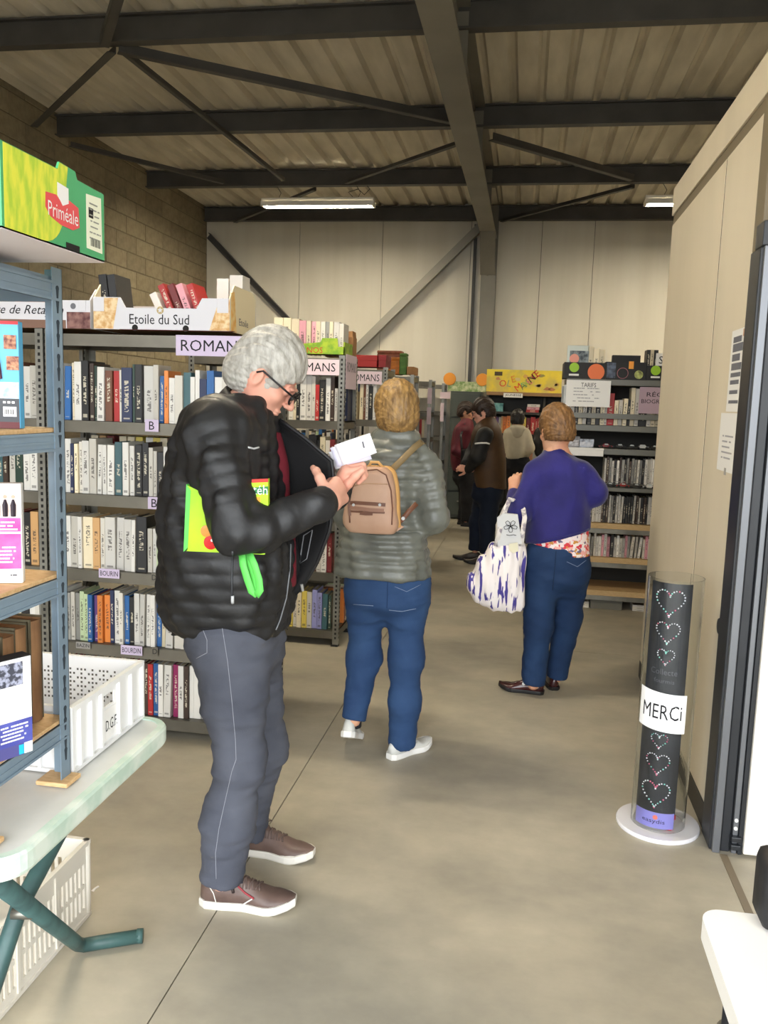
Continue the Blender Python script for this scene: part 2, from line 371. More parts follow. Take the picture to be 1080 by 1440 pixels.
MB().box(PX, 3.2, PY0+0.02, PY1, PH-0.02, PH).build('roof_panel', m_part, pt)
# black sliding-door frame at the corner, and the white door leaf facing us
dr = thing('door_1', (PX, PY0, 0), None, None, kind='structure')
MB().bbox(PX-0.012, PX+0.03, PY0, PY0+0.13, 0.0, 2.09, 0.006).build('frame_post', m_black, dr)
MB().bbox(PX-0.004, PX+0.022, PY0-0.02, PY0+0.02, 0.0, 2.09, 0.003).build('frame_edge', m_alu, dr)
MB().bbox(PX+0.026, PX+0.058, PY0-0.004, PY0+0.04, 0.0, 2.09, 0.004).build('frame_channel', m_black, dr)
MB().bbox(PX+0.062, PX+0.080, PY0-0.012, PY0+0.04, 0.0, 2.09, 0.003).build('frame_channel', m_alu, dr)
MB().bbox(PX+0.082, PX+0.098, PY0-0.016, PY0+0.04, 0.0, 2.09, 0.003).build('frame_channel', m_black, dr)
MB().bbox(PX-0.012, PX+1.2, PY0-0.016, PY0+0.08, 2.09, 2.17, 0.004).build('frame_head', m_black, dr)
MB().bbox(PX+0.098, PX+1.0, PY0-0.03, PY0+0.02, 0.01, 2.09, 0.004).build('door_leaf', mat('white_door', (240, 234, 224), 0.4), dr)
MB().box(PX+0.03, PX+1.2, PY0+0.02, PY0+0.06, 2.17, 2.61).build('fascia', m_part, dr)
MB().bbox(PX, PX+1.2, PY0+0.005, PY0+0.05, 2.605, PH, 0.003).build('top_band', m_part, dr)
for z in (0.095, 0.125): MB().lathe((PX+0.07, PY0-0.012, z), [(0.007, 0), (0.006, 0.004), (0.0, 0.005)], 12, ax=(0, -1, 0)).build('bolt', mat('bolt_white', (235, 235, 230), 0.4), dr)
for z in (0.05, 0.02): MB().bbox(PX+0.055, PX+0.09, PY0-0.03, PY0, z, z+0.02, 0.004).build('floor_guide', m_black, dr)
MB().lathe((PX-0.001, PY0+0.155, 0.78), [(0.03, 0), (0.028, 0.006), (0.0, 0.007)], 18, ax=(-1, 0, 0)).build('rubber_stop', m_black, dr)
# floor rail in front of the door
tag(MB().box(PX+0.02, PX+0.045, 1.9, PY0-0.03, -0.004, 0.003).build('trim_2', mat('rail_brown', (120, 108, 90), 0.6)), kind='structure')
# ------------------------------------------------------------------ shared small materials
m_galv = mat('galvanised_rack', (150, 148, 140), 0.38, metal=0.75, col2=(120, 118, 110), scale=6)
m_galvd = mat('rack_shelf_metal', (120, 115, 104), 0.42, metal=0.6, col2=(100, 96, 86), scale=4)
m_hole = mat('perforation_dark', (30, 29, 27), 0.8)
m_ink = mat('black_ink', (22, 20, 24), 0.7)
m_lilac = mat('lilac_paper', (206, 190, 214), 0.75)
m_pink = mat('pale_pink_paper', (236, 214, 222), 0.75)
m_white = mat('white_paper', (238, 236, 232), 0.7)
m_card = mat('brown_cardboard', (176, 130, 86), 0.85, col2=(164, 119, 76), scale=6, bump=0.05, bscale=80)
m_page = mat('book_pages', (226, 214, 186), 0.85, col2=(206, 192, 160), scale=200, stretch=(1, 0.02, 0.02))

def book_material():
    m = bpy.data.materials.new('book_cover'); m.use_nodes = True; nt = m.node_tree; b = nt.nodes['Principled BSDF']; N = nt.nodes.new; L = nt.links.new
    b.inputs['Roughness'].default_value = 0.45
    oi = N('ShaderNodeObjectInfo'); uv = N('ShaderNodeUVMap'); uv.uv_map = 'UVMap'
    sep = N('ShaderNodeSeparateXYZ'); L(uv.outputs[0], sep.inputs[0])
    def mth(op, a, bb=None, c=None):
        n = N('ShaderNodeMath'); n.operation = op
        for i, v in enumerate((a, bb, c)):
            if v is None: continue
            if isinstance(v, (int, float)): n.inputs[i].default_value = v
            else: L(v, n.inputs[i])
        return n.outputs[0]
    u, v = sep.outputs[0], sep.outputs[1]; rnd = oi.outputs['Random']
    lum = N('ShaderNodeRGBToBW'); L(oi.outputs['Color'], lum.inputs[0])
    # title band on the spine: noise broken letters
    cmb = N('ShaderNodeCombineXYZ'); L(mth('MULTIPLY', u, 2.5), cmb.inputs[0]); L(mth('MULTIPLY', v, 34), cmb.inputs[1]); L(mth('MULTIPLY', rnd, 91), cmb.inputs[2])
    n = N('ShaderNodeTexNoise'); n.inputs['Scale'].default_value = 1.0; n.inputs['Detail'].default_value = 1.0; L(cmb.outputs[0], n.inputs['Vector'])
    inku = mth('MULTIPLY', mth('GREATER_THAN', u, 0.30), mth('LESS_THAN', u, 0.70))
    v0 = mth('MULTIPLY_ADD', mth('FRACT', mth('MULTIPLY', rnd, 7.3)), 0.3, 0.15); v1 = mth('MULTIPLY_ADD', mth('FRACT', mth('MULTIPLY', rnd, 13.7)), 0.35, 0.55)
    inkv = mth('MULTIPLY', mth('GREATER_THAN', v, v0), mth('LESS_THAN', v, v1))
    ink = mth('MULTIPLY', mth('MULTIPLY', inku, inkv), mth('GREATER_THAN', n.outputs['Fac'], 0.5))
    # publisher mark near the foot
    foot = mth('MULTIPLY', mth('MULTIPLY', mth('GREATER_THAN', u, 0.2), mth('LESS_THAN', u, 0.8)), mth('MULTIPLY', mth('GREATER_THAN', v, 0.05), mth('LESS_THAN', v, mth('MULTIPLY_ADD', mth('FRACT', mth('MULTIPLY', rnd, 5.1)), 0.08, 0.03))))
    ink = mth('MINIMUM', mth('ADD', ink, mth('MULTIPLY', foot, 0.8)), 1.0)
    dark = mth('LESS_THAN', lum.outputs[0], 0.22)
    ic = N('ShaderNodeMix'); ic.data_type = 'RGBA'; L(dark, ic.inputs[0]); ic.inputs[6].default_value = lin((58, 50, 48)); ic.inputs[7].default_value = lin((214, 204, 180))
    mx = N('ShaderNodeMix'); mx.data_type = 'RGBA'; L(mth('MULTIPLY', ink, 0.75), mx.inputs[0]); L(oi.outputs['Color'], mx.inputs[6]); L(ic.outputs[2], mx.inputs[7])
    L(mx.outputs[2], b.inputs['Base Color'])
    return m
m_book = book_material()
def unit_book():
    """cover shell: spine, two boards; page block is a separate mesh. x thickness, y depth, z height, all 0..1"""
    c = MB(); t = 0.06
    prof = [(0.0, 1.0), (0.0, 0.012), (0.06, 0.0), (0.94, 0.0), (1.0, 0.012), (1.0, 1.0), (1-t, 1.0), (1-t, 0.05), (t, 0.05), (t, 1.0)]
    n = len(prof)
    c.add([(x, y, 0) for x, y in prof]+[(x, y, 1) for x, y in prof], [tuple(range(n-1, -1, -1)), tuple(range(n, 2*n))]+[(k, (k+1)%n, n+(k+1)%n, n+k) for k in range(n)])
    me = bpy.data.meshes.new('book_cover'); me.from_pydata(c.v, [], c.f); me.update(); me.materials.append(m_book)
    uv = me.uv_layers.new(name='UVMap')
    for p in me.polygons:
        sp = p.normal.y < -0.8 and abs(p.normal.z) < 0.1 and me.vertices[p.vertices[0]].co.y < 0.02
        for li in p.loop_indices:
            co = me.vertices[me.loops[li].vertex_index].co
            uv.data[li].uv = (co.x, co.z) if sp else (-1, -1)
    q = MB().box(t, 1-t, 0.05, 0.97, 0.02, 0.975); pm = bpy.data.meshes.new('page_block'); pm.from_pydata(q.v, [], q.f); pm.materials.append(m_page)
    return me, pm
BOOKM, PAGEM = unit_book()
PAL = {
 'white': (224, 220, 212), 'cream': (226, 212, 180), 'off-white': (208, 202, 190), 'grey': (150, 148, 142), 'black': (30, 29, 30), 'dark brown': (62, 44, 34),
 'red': (176, 40, 38), 'dark red': (112, 28, 30), 'blue': (40, 98, 160), 'navy blue': (32, 42, 78), 'teal': (62, 98, 104), 'orange': (222, 128, 52), 'tan': (196, 152, 100),
 'yellow': (232, 208, 96), 'light green': (188, 204, 160), 'dark green': (36, 60, 48), 'purple': (96, 60, 116), 'lilac': (142, 142, 190), 'pink': (214, 150, 160), 'magenta': (140, 24, 84), 'light blue': (92, 156, 206), 'brown': (110, 64, 40)}
NBOOK = 0; REST = []
def book(p, t, d, h, cname, label, group, lean=0.0, rotz=0.0, jit=None, pages=True, tilt=0.0, name='book'):
    """p: front-left-bottom corner; spine faces -Y"""
    global NBOOK
    o = bpy.data.objects.new(name, BOOKM); COL.objects.link(o); NBOOK += name == 'book'
    o.location = tuple(p); o.scale = (t, d, h); o.rotation_euler = (tilt, lean, rotz)
    c = np.array(PAL[cname], float); r = jit or RND
    c = np.clip(c*r.uniform(0.88, 1.06)+r.uniform(-6, 6), 8, 246); o.color = lin(c)
    tag(o, label, name.replace('_', ' '), group); BASE[o] = np.array(p, float)
    if pages:
        q = bpy.data.objects.new('page_block', PAGEM); COL.objects.link(q); q.parent = o
    return o
def pick(r, pal):
    k = r.random()*sum(w for _, w in pal)
    for n, w in pal:
        k -= w
        if k <= 0: return n
    return pal[-1][0]
NOVEL = [('white', 8), ('cream', 5), ('off-white', 8), ('grey', 3), ('black', 3), ('dark brown', 1.5), ('red', 1.2), ('dark red', 1), ('blue', 1.2), ('navy blue', 1), ('teal', .7), ('orange', .5), ('tan', .8), ('light green', .5), ('purple', .3)]
def fill_row(x0, x1, yf, z, zmax, where, seq=None, pal=NOVEL, tr=(0.016, 0.036), hr=(0.19, 0.235), seed=0, keep=None, lean=0.04, dr=(0.13, 0.16), kind='book', short=None):
    """books side by side from x0 to x1; keep(px,py) says whether it is seen singly, else it joins the shared rest"""
    r = random.Random(seed); x = x0; i = 0; row = []
    while True:
        t = r.uniform(*tr); h = min(r.uniform(*hr), zmax-z-0.012); d = r.uniform(*dr); c = None
        if seq and i < len(seq):
            e = seq[i]; c = e[0]
            if len(e) > 1 and e[1]: t = e[1]
            if len(e) > 2 and e[2]: h = min(e[2], zmax-z-0.008)
        if c is None: c = pick(r, pal)
        ln = r.choice([0, 0, 0, r.uniform(0, lean)]) if lean else 0.0
        if x+t+math.sin(ln)*h > x1: break
        y = yf+r.uniform(0.0, 0.02); pxx, pyy = topx((x+t/2, y, z+h/2))
        if keep is None or keep(pxx, pyy):
            row.append([x, y, t, d, h, c, ln]); x += math.sin(ln)*h
        else: REST.append((x, y, z+0.001, t*0.97, d, h, c))
        x += t+0.0005; i += 1
    def desc(e): return ('tall ' if e[4] > 0.222 else '')+('thick ' if e[2] > 0.029 else ('slim ' if e[2] < 0.02 else ''))+e[5]
    labs = ['%s %s %s' % (desc(e), kind, where) for e in row]
    for j, e in enumerate(row):
        lab = labs[j]
        if labs.count(lab) > 1:
            lf = row[j-1][5] if j else None; rt = row[j+1][5] if j+1 < len(row) else None
            if lf and rt: lab = '%s %s between %s and %s, %s' % (desc(e), kind, lf, rt, short or where)
            if len(lab.split()) > 16: lab = '%s %s between %s and %s, %s' % (desc(e), kind, lf, rt, where.replace('on the ', '').replace('of the ', '').replace(' the ', ' '))
            if not (lf and rt): lab = '%s end %s %s' % (desc(e), kind, where)
        book((e[0], e[1], z+0.0012+e[2]*math.sin(e[6])), e[2]*0.97, e[3], e[4], e[5], lab, kind+'s '+where, lean=e[6], jit=r, name=kind.replace(' ', '_'))
    return row

# ------------------------------------------------------------------ galvanised racks (1.80 m)
LEV = [1.80, 1.425, 1.10, 0.757, 0.417, 0.093]
def rack_shelf(m, x0, x1, y0, y1, z):
    m.box(x0, x1, y0+0.003, y1-0.003, z-0.006, z)
    for yy, s in ((y0, 1), (y1, -1)):
        for k in range(4):   # ridged lip
            a = z-0.001-k*0.0125
            m.box(x0, x1, min(yy, yy+s*(0.003 if k % 2 else 0.006)), max(yy, yy+s*(0.003 if k % 2 else 0.006)), a-0.0125, a)
    for xx in (x0, x1-0.004): m.box(xx, xx+0.004, y0+0.004, y1-0.004, z-0.05, z)
    return m
def rack(x0, x1, y0, y1, label, levels=LEV, group='galvanised racks of novels', holes=True, mshelf=None, mpost=None, top=1.82):
    t = thing('book_rack', ((x0+x1)/2, (y0+y1)/2, 0), label, 'rack', group)
    for xx, sx in ((x0, 1), (x1, -1)):
        for yy, sy in ((y0, 1), (y1, -1)):
            m = MB()
            m.box(min(xx, xx+sx*0.035), max(xx, xx+sx*0.035), min(yy-sy*0.002, yy), max(yy-sy*0.002, yy), 0.012, top)
            m.box(min(xx-sx*0.002, xx), max(xx-sx*0.002, xx), min(yy-sy*0.002, yy+sy*0.035), max(yy-sy*0.002, yy+sy*0.035), 0.012, top)
            u = m.build('upright', mpost or m_galv, t)
            MB().box(min(xx, xx+sx*0.04)-0.004, max(xx, xx+sx*0.04), min(yy, yy+sy*0.04)-0.004, max(yy, yy+sy*0.04), 0, 0.014).build('foot', m_hole, u)
            if holes:
                h = MB(); z = 0.05
                while z < top-0.03:
                    if yy == y0: h.box(xx+sx*0.011, xx+sx*0.022, yy-0.0032, yy-0.0015, z, z+0.014)
                    if xx == x1: h.box(xx+0.0015, xx+0.0032, yy+sy*0.009, yy+sy*0.022, z, z+0.014)
                    z += 0.028
                if h.v:
                    hh = h.build('perforations', m_hole, u); tag(hh, kind='stuff')
    for z in levels:
        rack_shelf(MB(), x0+0.003, x1-0.003, y0+0.001, y1-0.001, z).build('shelf', mshelf or m_galvd, t)
    return t
R1 = rack(-2.085, -1.095, 3.44, 3.81, 'galvanised rack of novels with the purple ROMANS sign beside the grey-haired man')
R1b = rack(-3.10, -2.10, 3.44, 3.81, 'galvanised rack behind the blue-grey shelving unit, holding the crate of old paper')
RX = -1.095
R2L, R3L, R4L, R5L = [1.80, 1.42, 1.10, 0.79, 0.47, 0.10], [1.80, 1.40, 1.08, 0.76, 0.42, 0.09], [1.80, 1.52, 1.20, 0.90, 0.55, 0.1], [1.80, 1.44, 1.14, 0.8, 0.45, 0.1]
R2 = rack(-2.09, RX, 5.05, 5.44, 'galvanised rack between the man and the woman with the tan backpack', levels=R2L)
R3 = rack(-2.09, RX, 6.66, 7.05, 'galvanised rack behind the head of the woman with the tan backpack', levels=R3L)
R4 = rack(-2.09, RX, 8.27, 8.66, 'galvanised rack with the row of red book sets, third aisle', levels=R4L, holes=False)
R5 = rack(-2.09, RX, 9.88, 10.27, 'galvanised rack with empty upper shelf and red books', levels=R5L, holes=False)
# ---- rack 1 rows
WH = 'of the purple-signed rack'
k1 = lambda x, y: (x < 248 and x > 92) or x < 70
k1e = lambda x, y: x < 262
rows = [
 ('on the top row '+WH, 1.425, 1.75, [('white', .02, .25), ('white', .03, .24), ('blue', .03, .235), ('cream', .014, .25), ('white', .034, .255), ('black', .034, .26), ('dark brown', .022, .25), ('dark green', .014, .24), ('white', .034, .235), ('brown', .034, .22), ('red', .028, .22), ('off-white', .014, .225), ('navy blue', .05, .235), ('dark green', .012, .25), ('black', .034, .25), ('white', .05, .245), ('off-white', .024, .25)]),
 ('on the second row '+WH, 1.10, 1.37, [('white', .022, .22), ('white', .024, .23), ('white', .03, .24), ('navy blue', .018, .22), ('cream', .018, .22), ('off-white', .018, .23), ('white', .034, .235), ('off-white', .034, .245), ('white', .022, .22), ('white', .02, .22), ('white', .034, .22), ('teal', .034, .235), ('white', .03, .235), ('white', .022, .22), ('black', .034, .225), ('black', .03, .235)]),
 ('on the third row '+WH, 0.757, 1.045, [('white', .032, .235), ('white', .034, .235), ('off-white', .036, .235), ('white', .02, .235), ('cream', .05, .235), ('tan', .036, .235), ('off-white', .022, .235), ('white', .05, .24), ('white', .036, .24), ('white', .036, .235), ('white', .018, .235), ('black', .05, .25)]),
 ('on the fourth row '+WH, 0.417, 0.70, [('white', .024, .22), ('white', .02, .24), ('grey', .018, .22), ('off-white', .02, .225), ('grey', .022, .22), ('light green', .022, .23), ('light green', .022, .22), ('blue', .024, .22), ('purple', .022, .215), ('orange', .026, .22), ('orange', .03, .22), ('navy blue', .02, .245), ('white', .028, .245), ('off-white', .02, .24), ('blue', .024, .225), ('black', .024, .22), ('white', .026, .24), ('white', .024, .24), ('white', .02, .24), ('white', .022, .24), ('blue', .024, .2)]),
 ('on the lowest row '+WH, 0.093, 0.36, [('off-white', .024, .22), ('red', .024, .22), ('white', .03, .21), ('grey', .024, .22), ('tan', .03, .21), ('white', .03, .22), ('red', .024, .21), ('black', .03, .22), ('white', .025, .22), ('off-white', .02, .21), ('white', .03, .22), ('tan', .02, .22), ('navy blue', .025, .22), ('red', .028, .245), ('white', .022, .24), ('white', .018, .235), ('dark brown', .02, .24), ('red', .026, .24), ('blue', .026, .245), ('white', .024, .245), ('white', .034, .245), ('magenta', .028, .245), ('white', .026, .245), ('dark brown', .022, .245), ('white', .02, .245)]),
]
for i, (wh, z, zm, seq) in enumerate(rows):
    fill_row(-2.07 if i < 4 else -2.075, -1.11, 3.46, z, zm, wh, seq, short=('top', 'second', 'third', 'fourth', 'lowest')[i]+' row, purple-signed rack', seed=20+i, keep=(k1e if i == 4 else k1), lean=0.03)
WHb = 'behind the blue-grey unit'
fill_row(-2.62, -2.115, 3.46, 1.425, 1.75, 'on the top row '+WHb, [(c, ) for c in ('dark brown', 'dark green', 'black', 'off-white', 'tan', 'brown', 'grey', 'dark green', 'dark brown', 'dark brown', 'brown', 'white', 'off-white', 'white', 'dark brown')], tr=(.03, .04), hr=(.22, .25), seed=31)
fill_row(-2.62, -2.115, 3.46, 1.10, 1.37, 'on the second row '+WHb, [(c,) for c in ('white', 'grey', 'cream', 'black', 'off-white', 'dark green', 'white', 'black', 'teal', 'dark brown', 'off-white', 'dark green', 'white', 'white', 'black')], tr=(.025, .04), hr=(.2, .235), seed=32)
fill_row(-2.62, -2.115, 3.46, 0.757, 1.045, 'on the third row '+WHb, [(c,) for c in ('brown', 'dark green', 'dark red', 'black', 'tan', 'dark brown', 'black', 'tan', 'dark red', 'black', 'tan', 'dark red', 'dark red')], tr=(.035, .045), hr=(.22, .25), seed=33)
fill_row(-2.62, -2.115, 3.46, 0.417, 0.70, 'on the fourth row '+WHb, seed=34, keep=lambda x, y: False)
# books lying on the second row of rack 1 (orange / yellow fore-edges) -- laid flat on top of the upright ones at the back
for k, (x, c) in enumerate(((-1.98, 'cream'), (-1.94, 'tan'), (-1.90, 'dark red'), (-1.84, 'cream'), (-1.80, 'cream'), (-1.76, 'yellow'), (-1.71, 'white'), (-1.675, 'yellow'), (-1.64, 'cream'), (-1.60, 'red'), (-1.565, 'cream'), (-1.52, 'tan'), (-1.47, 'cream'), (-1.42, 'tan'), (-1.38, 'red'))):
    REST.append((x, 3.63, 1.1012, .034, .12, .252, c)) if k not in (5, 9, 11, 14) else book((x, 3.63, 1.1012), 0.034, 0.12, 0.252, c, '%s paperback in the rear rank, second row of the purple-signed rack' % c, 'rear rank paperbacks')
# ---- rack 2 rows (right end is seen)
W2 = 'of the pink-signed rack behind the man'
k2 = lambda x, y: x > 396
fill_row(-1.45, -1.13, 5.07, 1.42, 1.74, 'on the top row '+W2, [('off-white', .03), ('cream', .02), ('black', .02, .27), ('white', .04, .29), ('white', .035, .285), ('off-white', .022, .27), ('red', .026, .22), ('black', .036, .25), ('white', .03, .26), ('dark brown', .026, .27), ('white', .02, .2)], hr=(.24, .29), seed=41, keep=None)
fill_row(-1.45, -1.13, 5.07, 1.10, 1.37, 'on the second row '+W2, [('white', .03, .2), ('cream', .035, .2), ('yellow', .025, .2), ('off-white', .03, .2), ('black', .05, .23), ('black', .02, .2), ('cream', .034, .22), ('off-white', .03, .2)], seed=42)
fill_row(-1.45, -1.13, 5.07, 0.79, 1.05, 'on the third row '+W2, seed=43, keep=lambda x, y: False)
fill_row(-1.36, -1.13, 5.07, 0.47, 0.74, 'on the fourth row '+W2, [('dark green', .03), ('off-white', .03), ('white', .025), ('brown', .022), ('white', .03, .25), ('white', .035, .24), ('dark red', .033, .25), ('white', .022, .24)], seed=44)
fill_row(-1.42, -1.13, 5.07, 0.10, 0.42, 'on the lowest row '+W2, [('yellow', .02, .2), ('off-white', .026, .24), ('cream', .03, .23), ('yellow', .034, .24), ('off-white', .032, .235), ('lilac', .034, .25), ('lilac', .032, .235), ('teal', .034, .23), ('dark green', .02, .22)], seed=45)
for yy_, xe_, lv_ in ((5.07, -1.46, R2L), (6.68, -1.33, R3L), (8.30, -1.30, R4L), (9.91, -1.33, R5L)):
    for q_, (z_, zm_) in enumerate(zip(lv_[1:], lv_[:-1])): fill_row(-2.07, xe_, yy_, z_, zm_-.05, '', seed=int(yy_*100)+q_, keep=lambda x, y: False)
# end-on books at the aisle side of rack 2 (seen past the upright)
for k, (y, z, c, h, t) in enumerate(((RX-.06, 1.421, 'navy blue', .30, .04), (RX-.10, 1.421, 'cream', .29, .03), (RX-.06, 1.101, 'off-white', .2, .04), (RX-.10, 1.101, 'yellow', .2, .03))):
    book((y, 5.262, z), t, .15, h, c, '%s book just inside the aisle end of the pink-signed rack' % c, 'books turned to the aisle', rotz=math.radians(90) if False else 0)
for k, (y, c, z) in enumerate(((5.26, 'orange', .1), (5.296, 'dark red', .1), (5.332, 'cream', .1), (5.368, 'off-white', .1), (5.404, 'light green', .1))):
    o = book((RX-0.012, y, z+0.0012), 0.032, 0.15, 0.22, c, '%s book facing the aisle on the lowest shelf end, beside the blue jeans' % c, 'books turned to the aisle', rotz=math.radians(90))
# ---- rack 3, 4, 5
W3 = 'of the rack behind the backpack woman'
fill_row(-1.32, -1.13, 6.68, 1.40, 1.74, 'on the top row '+W3, [('cream', .03, .31), ('brown', .022, .3), ('white', .02, .28), ('black', .035, .27), ('white', .03, .3), ('yellow', .03, .22)], seed=51, hr=(.25, .3))
fill_row(-1.32, -1.13, 6.68, 1.08, 1.35, 'on the second row '+W3, [('cream', .03), ('yellow', .025), ('cream', .03), ('off-white', .03), ('cream', .03)], seed=52)
fill_row(-1.32, -1.13, 6.68, 0.42, 0.70, 'on a low row '+W3, seed=53, keep=lambda x, y: False)
W4 = 'of the third-aisle rack'
fill_row(-1.29, -1.12, 8.30, 1.52, 1.75, 'on the top row '+W4, [('red', .03)]*5, hr=(.2, .22), seed=54)
fill_row(-1.25, -1.12, 8.30, 1.20, 1.44, 'on the second row '+W4, [('grey', .04), ('dark red', .03), ('brown', .03), ('off-white', .03)], seed=55, keep=lambda x, y: False)
fill_row(-1.25, -1.12, 8.30, 0.90, 1.14, 'on the third row '+W4, [('red', .03), ('grey', .03), ('dark red', .03), ('white', .03)], seed=56, keep=lambda x, y: False)
fill_row(-1.32, -1.12, 9.91, 1.14, 1.40, 'on the second row of the far rack', [('dark red', .03), ('off-white', .03), ('grey', .03), ('red', .03), ('cream', .03)], seed=57, keep=lambda x, y: False)
fill_row(-1.32, -1.12, 9.91, 0.80, 1.1, 'on the third row of the far rack', [('red', .03), ('dark red', .03), ('grey', .03), ('red', .03), ('cream', .03)], seed=58, keep=lambda x, y: False)
tag(MB().bbox(RX-0.075, RX-0.005, 8.29, 8.62, 1.8215, 1.90, 0.004).build('cardboard_box', m_card), 'flat tan box on the aisle end of the third-aisle rack top', 'box')

# ---- signs
def sign(name, px, Y, txt, mt, label, th, bold=0.02, name2='lettering', w=None, tw=None):
    (x0, y0, x1, y1) = px; c = at((x0+x1)/2, (y0+y1)/2, Y); a = at(x0, (y0+y1)/2, Y); b = at(x1, (y0+y1)/2, Y); u = at((x0+x1)/2, y0, Y); d = at((x0+x1)/2, y1, Y)
    W_, H_ = b[0]-a[0], u[2]-d[2]
    t = thing(name, (c[0], Y, c[2]-H_/2), label, 'sign')
    MB().box(c[0]-W_/2, c[0]+W_/2, Y-0.001, Y+0.0005, c[2]-H_/2, c[2]+H_/2).build('card', mt, t)
    if txt: lettering(txt, (c[0], Y-0.0012, c[2]), (1, 0, 0), (0, 0, 1), th*H_, m_ink, t, bold=bold, width=tw*W_ if tw else None)
    return t
sign('rack_sign', (247, 472, 352, 501), 3.432, 'ROMANS', m_lilac, 'lilac card reading ROMANS on the rack beside the grey-haired man', 0.55, tw=0.86)
sign('rack_sign', (402, 505, 477, 527), 5.042, 'ROMANS', m_pink, 'pale pink card reading ROMANS on the rack between man and backpack woman', 0.55, tw=0.86)
sign('rack_sign', (488, 522, 537, 540), 6.652, 'ROMANS', m_pink, 'pale pink card reading ROMANS behind the backpack woman', 0.55, tw=0.86)
for (p, txt, lab) in (((204, 590, 223, 607), 'B', 'small card reading B under the top book row'), ((208, 699, 226, 716), 'B', 'small card reading B under the second book row')):
    sign('shelf_tag', p, 3.432, txt, m_lilac, lab, 0.68, 0.03)
sign('shelf_tag', (139, 800, 168, 813), 3.432, 'BOURIN', m_lilac, 'small lilac handwritten name card under the third book row', 0.55, 0.0, tw=.86)
sign('shelf_tag', (170, 908, 200, 921), 3.432, 'BOURDIN', m_lilac, 'small lilac handwritten name card under the fourth book row', 0.55, 0.0, tw=.86)
sign('shelf_tag', (107, 903, 127, 912), 3.432, 'BAZIN', mat('grey_tag', (150, 146, 140), .7), 'small grey name card under the fourth book row', 0.55, 0.0, tw=.86)
for nm, (xx, yy) in (('third', (217, 812)), ('fourth', (218, 916))):
    sign('shelf_tag', (xx-4, yy-6, xx+4, yy+6), 3.431, 'D', m_galvd, 'tiny mark reading D under the %s book row' % nm, 0.6, 0.0)
# paper labels on the aisle end of racks
for (y0, y1, z0, z1, Y, lab) in ((0.02, 0.34, 1.62, 1.83, 5.05, 'faded pink end card on the rack between man and backpack woman'),):
    t = thing('rack_sign', (RX+0.005, Y+.18, z0), lab, 'sign'); MB().box(RX+0.004, RX+0.006, Y+y0, Y+y1, z0, z1).build('card', m_pink, t)
    lettering('ROMANS', (RX+0.0062, Y+(y0+y1)/2, (z0+z1)/2+.03), (0, 1, 0), (0, 0, 1), .06, mat('faded_ink', (120, 110, 116), .7), t, width=.26)

# ---- crates and boxes on top of rack 1
m_crate = mat('white_carton', (214, 212, 216), 0.7)
m_potato = mat('printed_cork', (206, 160, 104), 0.8, col2=(232, 206, 164), scale=40, mix=(.4, .6))
def carton(name, x0, x1, y0, y1, z0, h, mt, label, cut=0.6, th=0.006, mside=None):
    """open fruit carton: tall ends, cut-down long sides, corner posts"""
    t = thing(name, ((x0+x1)/2, (y0+y1)/2, z0), label, 'carton'); W_ = x1-x0
    poly = [(0, 0), (W_, 0), (W_, h), (W_*.80, h), (W_*.76, h*cut), (W_*.24, h*cut), (W_*.20, h), (0, h)]
    MB().prism(poly, (x0, y0, z0), (1, 0, 0), (0, 0, 1), (0, 1, 0), th).build('front_side', mt, t)
    MB().prism(poly, (x0, y1-th, z0), (1, 0, 0), (0, 0, 1), (0, 1, 0), th).build('back_side', mt, t)
    D = y1-y0-2*th
    pe = [(0, 0), (D, 0), (D, h*1.25), (D*.85, h*1.45), (D*.15, h*1.45), (0, h*1.05)]
    for xx in (x0, x1-th): MB().prism(pe, (xx, y0+th, z0), (0, 1, 0), (0, 0, 1), (1, 0, 0), th).build('end_side', mside or mt, t)
    MB().box(x0+th, x1-th, y0+th, y1-th, z0, z0+0.006).build('bottom', m_card, t)
    return t
cz = 1.8225
c1 = carton('fruit_carton', -1.86, -1.245, 3.445, 3.79, cz, 0.135, m_crate, 'white open carton with cork print and a gold star on top of the rack', cut=0.68, mside=mat('cream_carton', (236, 222, 186), .7))
lettering('Etoile du Sud', (-1.56, 3.4445, cz+0.045), (1, 0, 0), (0, 0, 1), 0.042, m_ink, c1, width=0.27, bold=0.01)
for s in (0, 1):
    o = -1.86 if s == 0 else -1.245
    q = [(0, 0.002), (0.15, 0.002), (0.19, 0.132), (0.0, 0.132)] if s == 0 else [(0, .002), (-.15, .002), (-.10, .09), (-.07, .132), (0, .132)]
    MB().prism([(a*.6, b) for a, b in q], (o, 3.4442, cz), (1, 0, 0), (0, 0, 1), (0, -1, 0), 0.0005).build('cork_print', m_potato, c1)
    MB().bbox(o+(0.0 if s == 0 else -.055), o+(.05 if s == 0 else -.005), 3.4405, 3.4435, cz+.075, cz+.135, .001).build('corner_flap', m_crate, c1)
MB().lathe((-1.555, 3.4443, cz+0.083), [(0.016, 0), (0.0155, 0.0004)], 20, ax=(0, -1, 0)).build('star_badge', mat('gold_print', (178, 158, 110), .6), c1)
st = []
for k in range(10):
    a = math.pi/2+k*math.pi/5; rr_ = 0.013 if k % 2 == 0 else 0.0055; st.append((rr_*math.cos(a), rr_*math.sin(a)))
MB().prism(st, (-1.555, 3.4438, cz+0.083), (1, 0, 0), (0, 0, 1), (0, -1, 0), 0.0004).build('star', m_crate, c1)
for x in (-1.67, -1.44): MB().lathe((x, 3.4444, cz+0.008), [(0.014, 0), (0.0135, .0005)], 14, ax=(0, -1, 0)).build('vent_hole', m_hole, c1)
lettering('Etoile', (-1.2445, 3.62, cz+.05), (0, 1, 0), (0, 0, 1), .03, mat('faded_ink', (120, 110, 116), .7), c1, width=.12)
